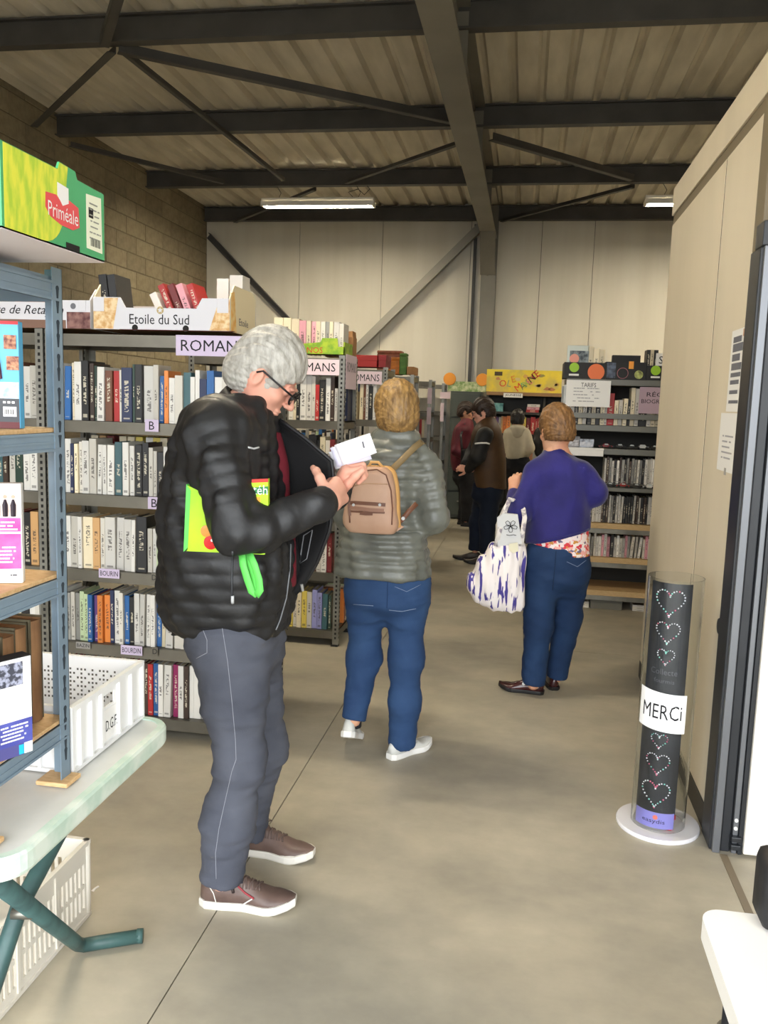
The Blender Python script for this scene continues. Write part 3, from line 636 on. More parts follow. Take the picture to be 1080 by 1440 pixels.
MB().prism([(0, 0), (.07, 0), (.04, .17), (0, .16)], (-1.2449, 3.46, cz), (0, 1, 0), (0, 0, 1), (1, 0, 0), .0006).build('orange_print', mat('orange_print', (238, 178, 92), .7, col2=(244, 214, 150), scale=30), c1)
m_rc = mat('maroon_card', (92, 34, 36), .8)
tag(MB().box(-1.74, -1.23, 3.442, 3.47, cz-0.001, cz+0.001).build('cardboard_strip', m_rc), 'maroon cardboard strip under the gold-star carton', 'cardboard')
c2 = carton('fruit_carton', -2.55, -1.875, 3.445, 3.79, cz, 0.12, m_crate, 'white and brown open carton with handwriting style print on the rack', cut=0.92)
lettering('Terre de Retayon', (-2.20, 3.4443, cz+0.072), (1, 0, 0), (0, 0, 1), 0.05, m_ink, c2, width=0.40, shear=0.35)
MB().box(-2.549, -1.99, 3.4436, 3.4449, cz, cz+.035).build('brown_band', mat('brown_print', (128, 98, 84), .8), c2)
MB().box(-1.985, -1.876, 3.4434, 3.4448, cz, cz+.07).build('grape_print', mat('grape_print', (150, 112, 104), .8, col2=(92, 56, 58), scale=34), c2)
MB().lathe((-1.955, 3.4446, cz+.095), [(.013, 0), (.0125, .0005)], 16, ax=(0, -1, 0)).build('badge', mat('grey_print', (110, 110, 116), .7), c2)
MB().bbox(-1.928, -1.895, 3.441, 3.4435, cz+.074, cz+.12, .001).build('corner_flap', m_crate, c2)
# books standing in the cartons
for k, (x, c, h, ln, y) in enumerate(((-1.62, 'white', .16, -.45, 3.52), (-1.575, 'red', .20, -.42, 3.53), (-1.535, 'dark red', .20, -.40, 3.53), (-1.50, 'pink', .20, -.38, 3.53), (-1.455, 'red', .20, -.36, 3.53))):
    book((x+.05, y, cz+0.012), 0.03, 0.14, h, c, '%s paperback leaning in the gold-star carton' % c, 'paperbacks in the carton', lean=ln)
for k, x in enumerate((-1.84, -1.80)):
    b_ = book((x, 3.50, cz+0.012), 0.036, 0.15, 0.225, 'black', 'black paperback standing in the gold-star carton, %s' % ('with red and white cover print' if k else 'plain spine'), 'paperbacks in the carton', lean=-0.12)
MB().box(-1.775, -1.70, 3.497, 3.499, cz+.03, cz+.22).build('front_cover', mat('black_cover', (34, 36, 44), .4, col2=(70, 72, 90), scale=18, mix=(.5, .75)), b_) if False else None
for k, (x, h, w) in enumerate(((-1.385, .235, .055), (-1.325, .25, .06))):
    o = book((x, 3.66, cz+.012), w, .10, h, 'white', 'white book block standing in the back of the gold-star carton', 'white books in carton')
tag(MB().bbox(-1.295, -1.17, 3.50, 3.70, cz, cz+.215, .004).build('white_box', mat('white_carton2', (228, 220, 206), .7)), 'tall white box behind the cream carton end on the rack', 'box') if False else None
o = book((-2.28, 3.52, cz+.012), .10, .16, .235, 'orange', 'orange and yellow box of cards behind the handwriting print carton', 'box in carton')

# ---- top of rack 2: row of books, green carton
fill_row(-1.56, -1.115, 5.10, 1.822, 2.10, 'standing on top of the pink-signed rack', [('cream', .06, .22), ('cream', .05, .22), ('cream', .05, .215), ('pink', .045, .205), ('cream', .03, .205), ('pink', .03, .20), ('cream', .03, .20), ('off-white', .03, .2), ('grey', .024, .2), ('cream', .024, .2), ('white', .036, .2)], hr=(.19, .22), seed=61, lean=0)
gb = thing('green_carton', (-1.22, 5.07, 1.822), 'low green carton with red lettering in front of the cream books', 'carton')
m_gr = mat('lime_print', (172, 196, 50), .6, col2=(120, 164, 44), scale=22, mix=(.4, .6))
MB().prism([(0, 0), (.30, 0), (.30, .05), (.26, .05), (.255, .10), (.16, .10), (.15, .075), (0, .06)], (-1.40, 5.06, 1.8215), (1, 0, 0), (0, 0, 1), (0, 1, 0), .006).build('front_side', m_gr, gb)
MB().box(-1.106, -1.10, 5.06, 5.30, 1.8215, 1.90).build('end_side', m_gr, gb); MB().box(-1.40, -1.10, 5.06, 5.09, 1.8215, 1.826).build('bottom', m_card, gb)
lettering('NOS', (-1.285, 5.0595, 1.8215+.027), (1, 0, 0), (0, 0, 1), .035, mat('red_print', (200, 40, 44), .6), gb, bold=.03)
bb = thing('cardboard_box_open', (-1.19, 5.37, 1.822), 'brown cardboard box with open flaps on top of the second aisle rack', 'box')
R2b = None
MB().bbox(-1.28, -1.10, 5.31, 5.43, 1.8215, 1.95, .003).build('box_body', m_card, bb)
MB().obox((-1.13, 5.37, 1.965), (1, 0, .1), (0, 1, 0), (-.1, 0, 1), .025, .055, .02).build('flap', m_card, bb)
MB().obox((-1.25, 5.37, 1.957), (1, 0, 0), (0, 1, .2), (0, -.2, 1), .03, .05, .006).build('flap', m_card, bb)
# top of rack 3: red / orange / green boxes
for (x0, x1, y0, z1, mt, lab) in ((-1.42, -1.19, 6.70, 1.915, mat('red_box', (168, 44, 40), .6), 'long flat red box on top of the rack behind the backpack woman'),
                            (-1.18, -1.12, 6.72, 1.92, mat('dark_red_box', (140, 34, 36), .6), 'small dark red box on the rack behind the backpack woman')):
    t = thing('game_box', ((x0+x1)/2, y0, 1.822), lab, 'box'); MB().bbox(x0, x1, y0, y0+.25, 1.8215, z1-.02, .003).build('tray', mt, t); MB().bbox(x0-.003, x1+.003, y0-.003, y0+.253, z1-.045, z1, .003).build('lid', mt, t)
for (x0, x1, Y, z1, c, lab) in ((-1.36, -1.25, 8.32, 1.99, (206, 120, 40), 'orange box on top of the third-aisle rack'), (-1.25, -1.18, 8.31, 2.03, (92, 132, 58), 'crumpled green bag on top of the third-aisle rack'), (-1.50, -1.25, 8.45, 2.06, (160, 92, 62), 'brown box at the back of the third-aisle rack top')):
    t = thing('storage_box', ((x0+x1)/2, Y, 1.822), lab, 'box')
    MB().bbox(x0, x1, Y, Y+.13 if Y < 8.4 else Y+.02+.13, 1.8215, z1-.03, .008).build('box_body', mat('c_%d_%d_%d' % c, c, .65, col2=tuple(int(v*.8) for v in c), scale=20), t)
    MB().bbox(x0-.002, x1+.002, Y-.002, Y+.132 if Y < 8.4 else Y+.152, z1-.03, z1, .01).build('lid', mat('c_%d_%d_%d' % c, c), t)
# grey cabinet and paper garland at the far end, rack signs with paper strips
m_cab = mat('dark_green_grey', (74, 80, 74), .5)
GY = 11.3
cabn = thing('filing_cabinet', (-.95, GY+.2, 0), 'dark green-grey metal cabinet by the back wall below the orange garland', 'cabinet')
x0, x1 = at(632, 600, GY)[0], at(675, 600, GY)[0]
MB().bbox(x0, x1, GY, GY+.45, 0.02, 1.72, .004).build('body', m_cab, cabn)
for k in range(5):
    d_ = MB().bbox(x0+.02, x1-.02, GY-.012, GY, .06+k*.33, .06+k*.33+.31, .004).build('drawer', m_cab, cabn)
    MB().bbox((x0+x1)/2-.06, (x0+x1)/2+.06, GY-.03, GY-.012, .24+k*.33, .255+k*.33, .003).build('handle', m_galv, d_)
ga = thing('paper_garland', ((x0+x1)/2, GY+.1, 1.722), 'paper garland with orange pumpkins and green lettering above the cabinet', 'decoration')
MB().bbox(x0-.05, x1+.05, GY+.08, GY+.09, 1.721, 1.85, .002).build('card_strip', mat('garland_green', (206, 210, 170), .8, col2=(120, 150, 90), scale=24), ga)
for xx in (x0-.03, x1): MB().lathe((xx, GY+.078, 1.88), [(.085, 0), (.08, .008)], 18, ax=(0, -1, 0)).build('pumpkin', mat('pumpkin_orange', (226, 150, 60), .7), ga)
R6 = rack(-2.09, RX, 11.45, 11.84, 'galvanised rack against the back wall beside the dark cabinet', levels=[1.80, 1.44, 1.10, 0.76, 0.42, 0.1], holes=False)
for k, (px_, py_, w_, h_) in enumerate(((611, 557, 6, 22), (611, 585, 6, 24), (630, 580, 5, 26), (626, 556, 14, 9))):
    a_ = at(px_, py_, 9.87 if k < 2 else 11.44); a_[0] = RX-.018 if k != 3 else a_[0]; sc_ = (9.87 if k < 2 else 11.44)/1180
    tag(MB().box(a_[0]-w_*sc_/2, a_[0]+w_*sc_/2, a_[1]-.003, a_[1]-.001, a_[2]-h_*sc_/2, a_[2]+h_*sc_/2).build('paper_strip', m_pink), ('upper pale paper strip taped to the far rack upright', 'lower pale paper strip taped to the far rack upright', 'pale paper strip on the last rack by the cabinet', 'pale pink card on the last rack by the cabinet')[k], 'paper')

# ---- right rack: media shelves behind the woman in blue
RY = 6.57
m_gshelf = mat('grey_steel_shelf', (112, 112, 106), .45, metal=.3)
m_wood = mat('chipboard_edge', (206, 176, 130), .7, col2=(190, 158, 112), scale=30, stretch=(1, 8, 8))
mr = thing('media_rack', (1.1, RY+.2, 0), 'tall grey media rack with boxes on top behind the woman in blue', 'rack')
X0, X1 = 0.30, 1.75
for xx in (X0, X1):
    for yy in (RY, RY+.4):
        MB().box(xx-.018, xx+.018, yy, yy+.03, 0, 1.72).build('upright', m_galv, mr)
for z in (1.77, 1.425, 1.25, 0.985):
    MB().bbox(X0, X1, RY, RY+.42, z-.045, z, .003).build('shelf', m_gshelf, mr)
for z in (0.665, 0.40, 0.14):
    s_ = MB().bbox(X0, X1, RY, RY+.42, z-.03, z+.012, .002).build('shelf', m_wood, mr)
    MB().bbox(X0, X1, RY-.004, RY+.004, z-.065, z-.028, .002).build('shelf_rail', m_galv, s_)
MB().bbox(X0, X1, RY-.012, RY, 1.475, 1.515, .002).build('guard_bar', m_gshelf, mr)
MB().box(X0, X1, RY+.425, RY+.43, 0, 1.765).build('back_panel', mat('rack_back', (44, 42, 38), .7), mr)
for (a, b, z0, z1, mt) in ((.36, .62, .0, .07, mat('grey_board', (110, 108, 98), .7)), (.70, .98, 0, .07, mat('grey_board', (110, 108, 98), .7))):
    pass
bx0 = thing('floor_box', (.72, RY+.1, 0), 'low grey box lying under the media rack', 'box')
MB().bbox(.58, .82, RY+.02, RY+.3, 0, .055, .003).build('box_body', mat('grey_board', (120, 116, 104), .7), bx0); MB().bbox(.578, .822, RY+.018, RY+.302, .055, .07, .003).build('lid', mat('grey_board', (120, 116, 104), .7), bx0)
for k in range(3):
    for nm, xx in (('dark table leg', .46), ('partition', .90)):
        b_ = book((xx, RY+.03, .0015+k*.0165), .11, .15, .015, 'white' if k != 1 else 'off-white', 'white magazine in the flat pile %s under the media rack' % ('beside the grey box' if xx < .6 else 'next to the partition'), 'magazines under the media rack', pages=False, name='magazine')
WR = 'of the media rack'
kr = lambda x, y: x < 935
fill_row(.34, 1.05, RY+.03, 1.426, 1.72, 'on the upper book row '+WR, [('off-white', .03, .2), ('black', .03, .21), ('cream', .03, .2), ('off-white', .03, .2), ('black', .03, .19), ('cream', .03, .2), ('black', .03, .19), ('cream', .03, .2), ('off-white', .02), ('red', .05, .24), ('cream', .03), ('off-white', .03), ('cream', .03), ('black', .02), ('cream', .03, .29), ('off-white', .03, .28), ('black', .06, .28), ('off-white', .03), ('cream', .03), ('cream', .03)], seed=71, hr=(.18, .24), pal=[('cream', 5), ('off-white', 5), ('black', 3)])
CD = [('white', 5), ('off-white', 5), ('black', 7), ('grey', 3), ('dark brown', 2)]
fill_row(.62, 1.05, RY+.03, .986, 1.20, 'in the row behind the narrow ledge', pal=CD, tr=(.014, .022), hr=(.17, .20), seed=72, lean=.02, kind='disc case')
fill_row(.42, 1.05, RY+.03, .68, .93, 'over the first wooden shelf', pal=CD, tr=(.014, .02), hr=(.20, .22), seed=73, lean=.03, kind='disc case')
fill_row(.42, 1.05, RY+.03, .413, .62, 'over the second wooden shelf', pal=[('white', 5), ('off-white', 5), ('pink', 3), ('black', 3), ('grey', 4), ('dark red', 1)], tr=(.016, .024), hr=(.15, .18), seed=74, lean=.1, kind='disc case')
# model cars on two shelves
def car(x, y, z, c, label, s=1.0):
    t = thing('model_car', (x, y, z), label, 'toy car', 'model cars on the media rack')
    mt = mat('toy_%d_%d_%d' % c, c, .25, coat=.5)
    L_ = .062*s
    pr = [(-1, .25), (-.95, .5), (-.45, .6), (-.25, .95), (.35, .95), (.55, .62), (.95, .55), (1, .25)]
    MB().prism([(a*L_, b*.045*s) for a, b in pr], (x, y, z), (1, 0, 0), (0, 0, 1), (0, 1, 0), .05*s).build('body', mt, t)
    MB().prism([(a*L_*.96, b*.045*s) for a, b in ((-.22, .66), (-.12, .9), (.27, .9), (.42, .66))], (x, y-.0006, z), (1, 0, 0), (0, 0, 1), (0, 1, 0), .0512*s).build('window', mat('toy_glass', (190, 196, 196), .15), t)
    for sx in (-.6, .6):
        for yy in (-.004, .044*s):
            MB().lathe((x+sx*L_, y+yy, z+.013*s), [(.013*s, 0), (.013*s, .01)], 12, ax=(0, 1, 0)).build('wheel', m_hole, t)
carcol = [((120, 26, 28), 'dark red'), ((34, 34, 36), 'black'), ((36, 38, 40), 'black'), ((196, 196, 192), 'silver'), ((30, 32, 34), 'black'), ((150, 40, 36), 'red'), ((60, 62, 60), 'dark grey')]
for i, (c, nm) in enumerate(carcol):
    if i < 6: car(.62+i*.065 if i < 1 else .66+i*.085-.02, RY+.05+(.03 if i % 2 else 0), 1.2505, c, '%s model car on the shelf with the picture cards, media rack' % nm, .85)
for i, (c, nm) in enumerate([((232, 214, 90), 'yellow'), ((30, 30, 32), 'black'), ((140, 26, 26), 'red'), ((44, 40, 40), 'black'), ((210, 208, 200), 'silver'), ((26, 26, 28), 'black')]):
    car(.50+i*.10, RY+.03, .9855+.0, c, '%s model car in front of the disc cases, media rack' % nm, .95) if False else None
m_lowcars = [((232, 214, 90), 'yellow'), ((30, 30, 32), 'black'), ((140, 26, 26), 'red'), ((44, 40, 40), 'dark grey'), ((210, 208, 200), 'silver'), ((26, 26, 28), 'black')]
MB().bbox(X0, X1, RY-.10, RY, .935, .965, .003).build('front_ledge', m_gshelf, mr)
for i, (c, nm) in enumerate(m_lowcars):
    car(.56+i*.096, RY-.075, .9655, c, '%s model car on the narrow ledge of the media rack' % nm, .8)
# picture cards and price list, signs on the rack
t = thing('price_list', (.48, RY-.02, 1.5), 'white TARIFS price list hanging on the media rack', 'sign')
a, b = at(797, 534, RY-.02), at(857, 573, RY-.02)
MB().box(a[0], b[0], RY-.022, RY-.02, b[2], a[2]).build('sheet', m_white, t)
lettering('TARIFS', ((a[0]+b[0])/2, RY-.0222, a[2]-.035), (1, 0, 0), (0, 0, 1), .032, m_ink, t, width=.11)
marks(5, ((a[0]+b[0])/2-.01, RY-.0222, (a[2]+b[2])/2-.01), (1, 0, 0), (0, 0, 1), .2, .12, mat('faint_print', (170, 168, 170), .7), t, random.Random(3), lh=.3)
t = thing('rack_sign', (.9, RY-.02, 1.5), 'mauve card reading RECITS BIOGRAPHIES on the media rack', 'sign')
a, b = at(900, 544, RY-.02), at(955, 583, RY-.02)
MB().box(a[0], b[0], RY-.022, RY-.02, b[2], a[2]).build('card', mat('mauve_card', (176, 152, 164), .7), t)
lettering('RÉCITS', ((a[0]+b[0])/2+.005, RY-.0222, a[2]-.05), (1, 0, 0), (0, 0, 1), .04, m_ink, t, width=.20, bold=.02)
lettering('BIOGRAPHIES', ((a[0]+b[0])/2+.005, RY-.0222, a[2]-.105), (1, 0, 0), (0, 0, 1), .03, m_ink, t, width=.27, bold=.02)
for nm, (p0, p1), mt in (('grey', ((800, 612), (815, 628)), (150, 148, 150)), ('blue-white', ((815, 615), (835, 628)), (198, 206, 222))):
    a, b = at(p0[0], p0[1], RY+.0), at(p1[0], p1[1], RY+.0); t = thing('picture_card', ((a[0]+b[0])/2, RY+.02, 1.25), '%s picture card propped on the media rack shelf' % nm, 'card')
    MB().box(a[0], b[0], RY+.018, RY+.022, 1.2505, 1.2505+(a[2]-b[2])).build('card', mat('pc_'+nm, mt, .4, col2=(90, 92, 100), scale=30), t); MB().box(a[0]+.005, b[0]-.005, RY+.017, RY+.018, 1.26, 1.262+(a[2]-b[2])*.5).build('picture', mat('pcp_'+nm, tuple(int(v*.9) for v in mt), .4, col2=(220, 220, 226), scale=40), t)
wbx = thing('white_box', (.45, RY-.1, 1.0), 'white flat box on the media rack beside the woman in blue', 'box')
MB().bbox(.34, .60, RY-.03, RY-.001, 1.19, 1.25, .003).build('box_body', m_white, wbx); MB().bbox(.338, .602, RY-.032, RY-.001, 1.235, 1.252, .003).build('lid', m_white, wbx)
# black cartons on top
m_bc = mat('black_carton', (36, 36, 36), .6)
def black_carton(px, label, kind):
    a, b = at(px[0], px[1], RY+.02), at(px[2], px[3], RY+.02); z0 = 1.7715; h = a[2]-b[2]
    t = thing('black_carton', ((a[0]+b[0])/2, RY+.15, z0), label, 'carton', None)
    x0, x1, y0, y1 = a[0], b[0], RY+.02, RY+.36; th = .005
    for (p, q, r_, s_) in ((x0, x1, y0, y0+th), (x0, x1, y1-th, y1), (x0, x0+th, y0+th, y1-th), (x1-th, x1, y0+th, y1-th)): MB().box(p, q, r_, s_, z0, z0+h).build('side', m_bc, t)
    MB().box(x0+th, x1-th, y0+th, y1-th, z0, z0+.005).build('bottom', m_bc, t)
    w = x1-x0
    if kind in (0, 2):
        MB().lathe((x0+w*.24, y0-.0002, z0+h*.68), [(.036, 0), (.035, .0008)], 20, ax=(0, -1, 0)).build('lime_badge', mat('lime_badge', (158, 204, 48), .5), t)
        MB().box(x0+w*.12, x0+w*.36, y0-.001, y0, z0+h*.16, z0+h*.28).build('white_label', m_white, t)
    if kind == 0:
        MB().lathe((x1-.07, y0-.0002, z0+h*.42), [(.062, 0), (.06, .0008)], 24, ax=(0, -1, 0)).build('orange_fruit_print', mat('fruit_orange', (236, 120, 66), .5), t)
    if kind == 1:
        MB().lathe((x0+w*.42, y0-.0002, z0+h*.36), [(.042, 0), (.041, .0008)], 20, ax=(0, -1, 0)).build('oval_badge', mat('badge_pinkish', (150, 96, 104), .5), t)
        MB().lathe((x0+w*.42, y0-.0012, z0+h*.36), [(.037, 0), (.036, .0006)], 20, ax=(0, -1, 0)).build('oval_badge', m_bc, t)
        MB().lathe((x0+w*.82, y0-.0002, z0+h*.3), [(.032, 0), (.031, .0008)], 18, ax=(0, -1, 0)).build('avocado_print', mat('avocado', (196, 206, 120), .5, col2=(90, 86, 50), scale=40), t)
        MB().box(x0+w*.02, x0+w*.24, y0-.001, y0, z0+.01, z0+h*.95).build('photo_print', mat('photo_blue', (96, 108, 130), .5, col2=(50, 54, 66), scale=40), t)
        MB().box(x0+w*.56, x0+w*.68, y0-.0012, y0, z0+h*.62, z0+h*1.05).build('orange_tag', mat('fruit_orange2', (240, 160, 60), .5), t)
    return t, x0, x1, z0, h
black_carton((794, 510, 851, 534), 'black carton with a lime badge and orange fruit print on the media rack', 0)
black_carton((853, 508, 908, 534), 'black carton with an avocado print and orange tag on the media rack', 1)
black_carton((910, 512, 962, 534), 'black carton with lime badge half hidden by the partition', 2)
def tat(px, py): return at(px, py, RY+.1)
for k, (p0, p1, c) in enumerate(((827, 836, 'cream'), (836, 844, 'cream'), (844, 852, 'cream'))):
    a = tat(p0, 510); b = tat(p1, 510); book((a[0]-.012, RY+.06, 1.778), b[0]-a[0]-.001, .14, .235-.01*k, c, 'cream paperback in the black carton with the lime badge and orange print', 'paperbacks in black carton')
bk = thing('picture_book', (.52, RY+.08, 1.78), 'picture book with a pink animal cover standing in the black carton', 'book')
a, b = tat(798, 486), tat(826, 530)
MB().bbox(a[0], b[0], RY+.06, RY+.075, 1.778, a[2], .002).build('cover', mat('pic_cover', (206, 214, 206), .4), bk)
MB().box(a[0]+.02, b[0]-.002, RY+.0585, RY+.06, 1.80, a[2]-.04).build('dark_picture', mat('pic_dark', (44, 54, 62), .4, col2=(150, 160, 160), scale=26), bk)
MB().lathe((a[0]+.055, RY+.0583, 1.92), [(.036, 0), (.034, .001)], 16, ax=(0, -1, 0)).build('pink_animal', mat('pic_pink', (238, 160, 140), .5), bk)
tt = thing('wide_book', (.86, RY+.2, 1.78), 'black wide book standing in the carton with the avocado print', 'book')
a, b = tat(857, 505), tat(902, 509); MB().bbox(a[0]+.02, b[0]-.01, RY+.08, RY+.1, 1.778, 1.955, .003).build('cover', m_bc, tt); MB().box(a[0]+.025, b[0]-.015, RY+.1, RY+.14, 1.779, 1.95).build('page_block', m_page, tt); MB().bbox(a[0]+.02, b[0]-.01, RY+.14, RY+.145, 1.778, 1.955, .002).build('cover', m_bc, tt)
for k, (p0, p1, c) in enumerate(((906, 911, 'black'), (911, 916, 'cream'), (916, 922, 'black'))):
    a = tat(p0, 510); b = tat(p1, 510); book((a[0]+.012, RY+.07, 1.778), b[0]-a[0]-.001, .14, .22, c, '%s book in the carton half hidden by the partition' % c, 'books in half hidden carton')
bk = thing('white_book', (1.0, RY+.08, 1.78), 'white book with large black letters in the half hidden carton', 'book')
a, b = tat(922, 497), tat(945, 530); MB().bbox(a[0], b[0], RY+.06, RY+.08, 1.778, a[2], .002).build('cover', m_white, bk)
lettering('Su', ((a[0]+b[0])/2-.01, RY+.0595, a[2]-.05), (1, 0, 0), (0, 0, 1), .055, m_ink, bk); lettering('Z', ((a[0]+b[0])/2, RY+.0595, a[2]-.12), (1, 0, 0), (0, 0, 1), .05, m_ink, bk, bold=.03)

# ---- children's shelves at the back with the yellow banner
JY_ = 11.1
m_jw = mat('dark_shelf_wood', (52, 50, 46), .6)
jr = thing('children_bookcase', (0, JY_+.2, 0), 'dark bookcase of children books under the yellow banner', 'bookcase')
xa, xb = at(684, 560, JY_)[0], at(800, 560, JY_)[0]
MB().box(xa, xa+.03, JY_, JY_+.35, 0, 1.70).build('side', m_jw, jr); MB().box(xb-.03, xb, JY_, JY_+.35, 0, 1.70).build('side', m_jw, jr); mid = at(762, 600, JY_)[0]
MB().box(mid, mid+.03, JY_+.01, JY_+.35, 0, 1.66).build('divider', m_jw, jr); MB().box(xa+.03, xb-.03, JY_+.34, JY_+.35, 0, 1.68).build('back_panel', m_jw, jr)
MB().bbox(xa, xb, JY_-.02, JY_+.35, 1.68, 1.725, .003).build('top', mat('tan_board', (150, 116, 78), .6), jr)
JL = [1.47, 1.19, .88, .55, .2]
for z in JL: MB().bbox(xa+.03, mid, JY_, JY_+.34, z-.03, z, .002).build('shelf', m_jw, jr)
for z in (1.32, .95, .55): MB().bbox(mid+.03, xb-.03, JY_, JY_+.34, z-.03, z, .002).build('shelf', m_jw, jr)
JP = [('orange', 4), ('red', 3), ('tan', 3), ('purple', 1.5), ('light green', 2), ('yellow', 2), ('teal', 1), ('pink', 2), ('dark red', 2), ('grey', 2), ('brown', 1)]
fill_row(xa+.05, mid-.01, JY_+.02, 1.19, 1.44, 'on the first full row under the yellow banner', [('orange', .03), ('tan', .03), ('dark red', .03), ('purple', .03), ('grey', .03), ('tan', .02), ('orange', .05), ('orange', .05), ('light green', .03), ('yellow', .03), ('light green', .03), ('lilac', .04), ('grey', .02), ('yellow', .04), ('dark red', .05), ('red', .06)], pal=JP, tr=(.025, .04), hr=(.2, .23), seed=81)
fill_row(xa+.05, mid-.01, JY_+.02, .88, 1.14, 'on the second full row under the yellow banner', pal=JP+[('black', 6)], tr=(.025, .04), hr=(.18, .22), seed=82, keep=lambda x, y: False)
fill_row(mid+.04, xb-.04, JY_+.02, 1.32, 1.6, 'in the right bay under the yellow banner', [('off-white', .03), ('black', .04), ('cream', .04), ('off-white', .03), ('cream', .03)], hr=(.18, .24), seed=83)
tb = thing('teal_box', (xa+.15, JY_+.1, 1.47), 'teal box on the top shelf under the yellow banner', 'box')
MB().bbox(xa+.06, xa+.22, JY_+.03, JY_+.2, 1.4705, 1.56, .004).build('tray', mat('teal_print', (58, 120, 124), .5, col2=(120, 170, 170), scale=20), tb); MB().bbox(xa+.058, xa+.222, JY_+.028, JY_+.202, 1.555, 1.58, .004).build('lid', mat('teal_print', (58, 120, 124)), tb)
for k in range(3): book((mid-.21+k*.006, JY_+.02, 1.4712+k*.036), .16, .16, .034, ('red', 'pink', 'white')[k], '%s book in the small pile on the top shelf under the yellow banner' % ('red', 'pink', 'white')[k], 'small pile of books', pages=False)
by = thing('yellow_banner', ((xa+xb)/2, JY_, 1.726), 'yellow painted banner with colourful letters on the children bookcase', 'banner')
a, b = at(685, 519, JY_+.03), at(789, 553, JY_+.03)
m_ban = mat('yellow_paint', (232, 208, 70), .7, col2=(206, 186, 96), scale=7, mix=(.42, .62), detail=6)
MB().bbox(a[0], b[0], JY_+.03, JY_+.045, 1.7265, a[2], .002).build('board', m_ban, by)
bw, bh = b[0]-a[0], a[2]-1.7265
LT = [('O', .22, .38, (206, 60, 40), .4), ('L', .31, .38, (150, 170, 120), -.2), ('E', .36, .58, (230, 140, 60), .3), ('M', .43, .22, (220, 80, 40), .7), ('A', .49, .30, (110, 170, 110), .7), ('X', .53, .40, (160, 190, 90), .7), ('E', .57, .50, (222, 110, 130), .7), ('N', .60, .64, (30, 26, 30), .7), ('C', .635, .76, (190, 50, 50), .7), ('E', .67, .86, (210, 60, 50), .7)]
for ch, u, v, c, an in LT:
    lettering(ch, (a[0]+u*bw, JY_+.0295, 1.7265+v*bh), (math.cos(an), 0, math.sin(an)), (-math.sin(an), 0, math.cos(an)), .085, mat('ltr_%d_%d_%d' % c, c, .6), by, bold=.05, name='letter_tile', off=.002)
rb = random.Random(5)
for k in range(16):
    u, v = rb.uniform(.02, .97), rb.uniform(.08, .9); c = rb.choice([(206, 160, 90), (190, 130, 90), (150, 140, 80), (214, 190, 130)])
    if .2 < u < .7 and k % 3: continue
    MB().prism([(math.cos(q*.9)*rb.uniform(.02, .06), math.sin(q*.9)*rb.uniform(.015, .03)) for q in range(7)], (a[0]+u*bw, JY_+.0297, 1.7265+v*bh), (1, 0, 0), (0, 0, 1), (0, -1, 0), .0005).build('paint_daub', mat('daub_%d_%d' % c[:2], c, .7), by)
MB().box(a[0]+.1, a[0]+.2, JY_+.028, JY_+.03, 1.7265+bh*.72, 1.7265+bh*.9).build('dark_sticker', mat('dark_sticker', (74, 60, 40), .7), by)
sign('rack_sign', (708, 553, 735, 559), JY_-.024, 'JEUNESSE', m_white, 'small white card reading JEUNESSE under the yellow banner', .62, .02, tw=.86)
# grey panel strips between the bookcase and the media rack (leaning slats)
for k, x in enumerate((.33, .36)):
    pass
# rest of the books, hidden rank
if REST:
    rm = MB()
    cols = []
    for (x, y, z, t_, d, h, c) in REST:
        rm.box(x, x+t_, y, y+d, z, z+h); cols += [PAL[c]]*6
    o = rm.build('book_rows', mat('rest_book', (214, 206, 190), .6)); tag(o, 'further rows of books filling the galvanised racks behind the single ones', 'books', kind='stuff')
    o.data.materials.clear()
    mm = bpy.data.materials.new('rest_books'); mm.use_nodes = True; at_ = mm.node_tree.nodes.new('ShaderNodeAttribute'); at_.attribute_name = 'Col'; mm.node_tree.links.new(at_.outputs['Color'], mm.node_tree.nodes['Principled BSDF'].inputs['Base Color'])
    o.data.materials.append(mm); ca = o.data.color_attributes.new('Col', 'FLOAT_COLOR', 'CORNER'); i = 0
    for p, c in zip(o.data.polygons, cols):
        for li in p.loop_indices: ca.data[li].color = lin(c)
print('BOOKS', NBOOK, 'REST', len(REST))
# ------------------------------------------------------------------ folding table, lower left, with its load
m_ttop = mat('table_white', (226, 226, 222), .5, col2=(204, 206, 202), scale=5, mix=(.4, .7))
m_tedge = mat('table_edge', (184, 206, 192), .55, col2=(214, 224, 214), scale=14, mix=(.4, .62), bump=.1, bscale=40)
m_leg = mat('green_tube', (62, 92, 90), .45, col2=(48, 70, 70), scale=12, mix=(.4, .7))
TX1, TY0, TY1, TZ = -0.828, 1.225, 1.915, 0.74
tb = thing('folding_table', (-1.6, 1.57, 0), 'white folding table with worn green edge and crossed tube legs', 'table')
def rounded(x0, x1, y0, y1, r, n=7):
    P = []
    for (cx, cy, a0) in ((x1-r, y1-r, 0), (x0+r, y1-r, 90), (x0+r, y0+r, 180), (x1-r, y0+r, 270)):
        for k in range(n+1):
            a = math.radians(a0+90*k/n); P.append((cx+r*math.cos(a), cy+r*math.sin(a)))
    return P
MB().prism(rounded(-2.6, TX1-.008, TY0+.008, TY1-.008, .06), (0, 0, TZ-.03), (1, 0, 0), (0, 1, 0), (0, 0, 1), .03).build('table_top', m_ttop, tb)
ro = [rounded(-2.6-e, TX1-.008+e, TY0+.008-e, TY1-.008+e, .06+e) for e in (0.0, .004, .008, .008, .004, 0.0)]
zz = (TZ+.003, TZ+.003, TZ-.003, TZ-.034, TZ-.042, TZ-.042)
n = len(ro[0]); rim = MB(); vs = []; fs = []
for P, z in zip(ro, zz): vs += [(p[0], p[1], z) for p in P]
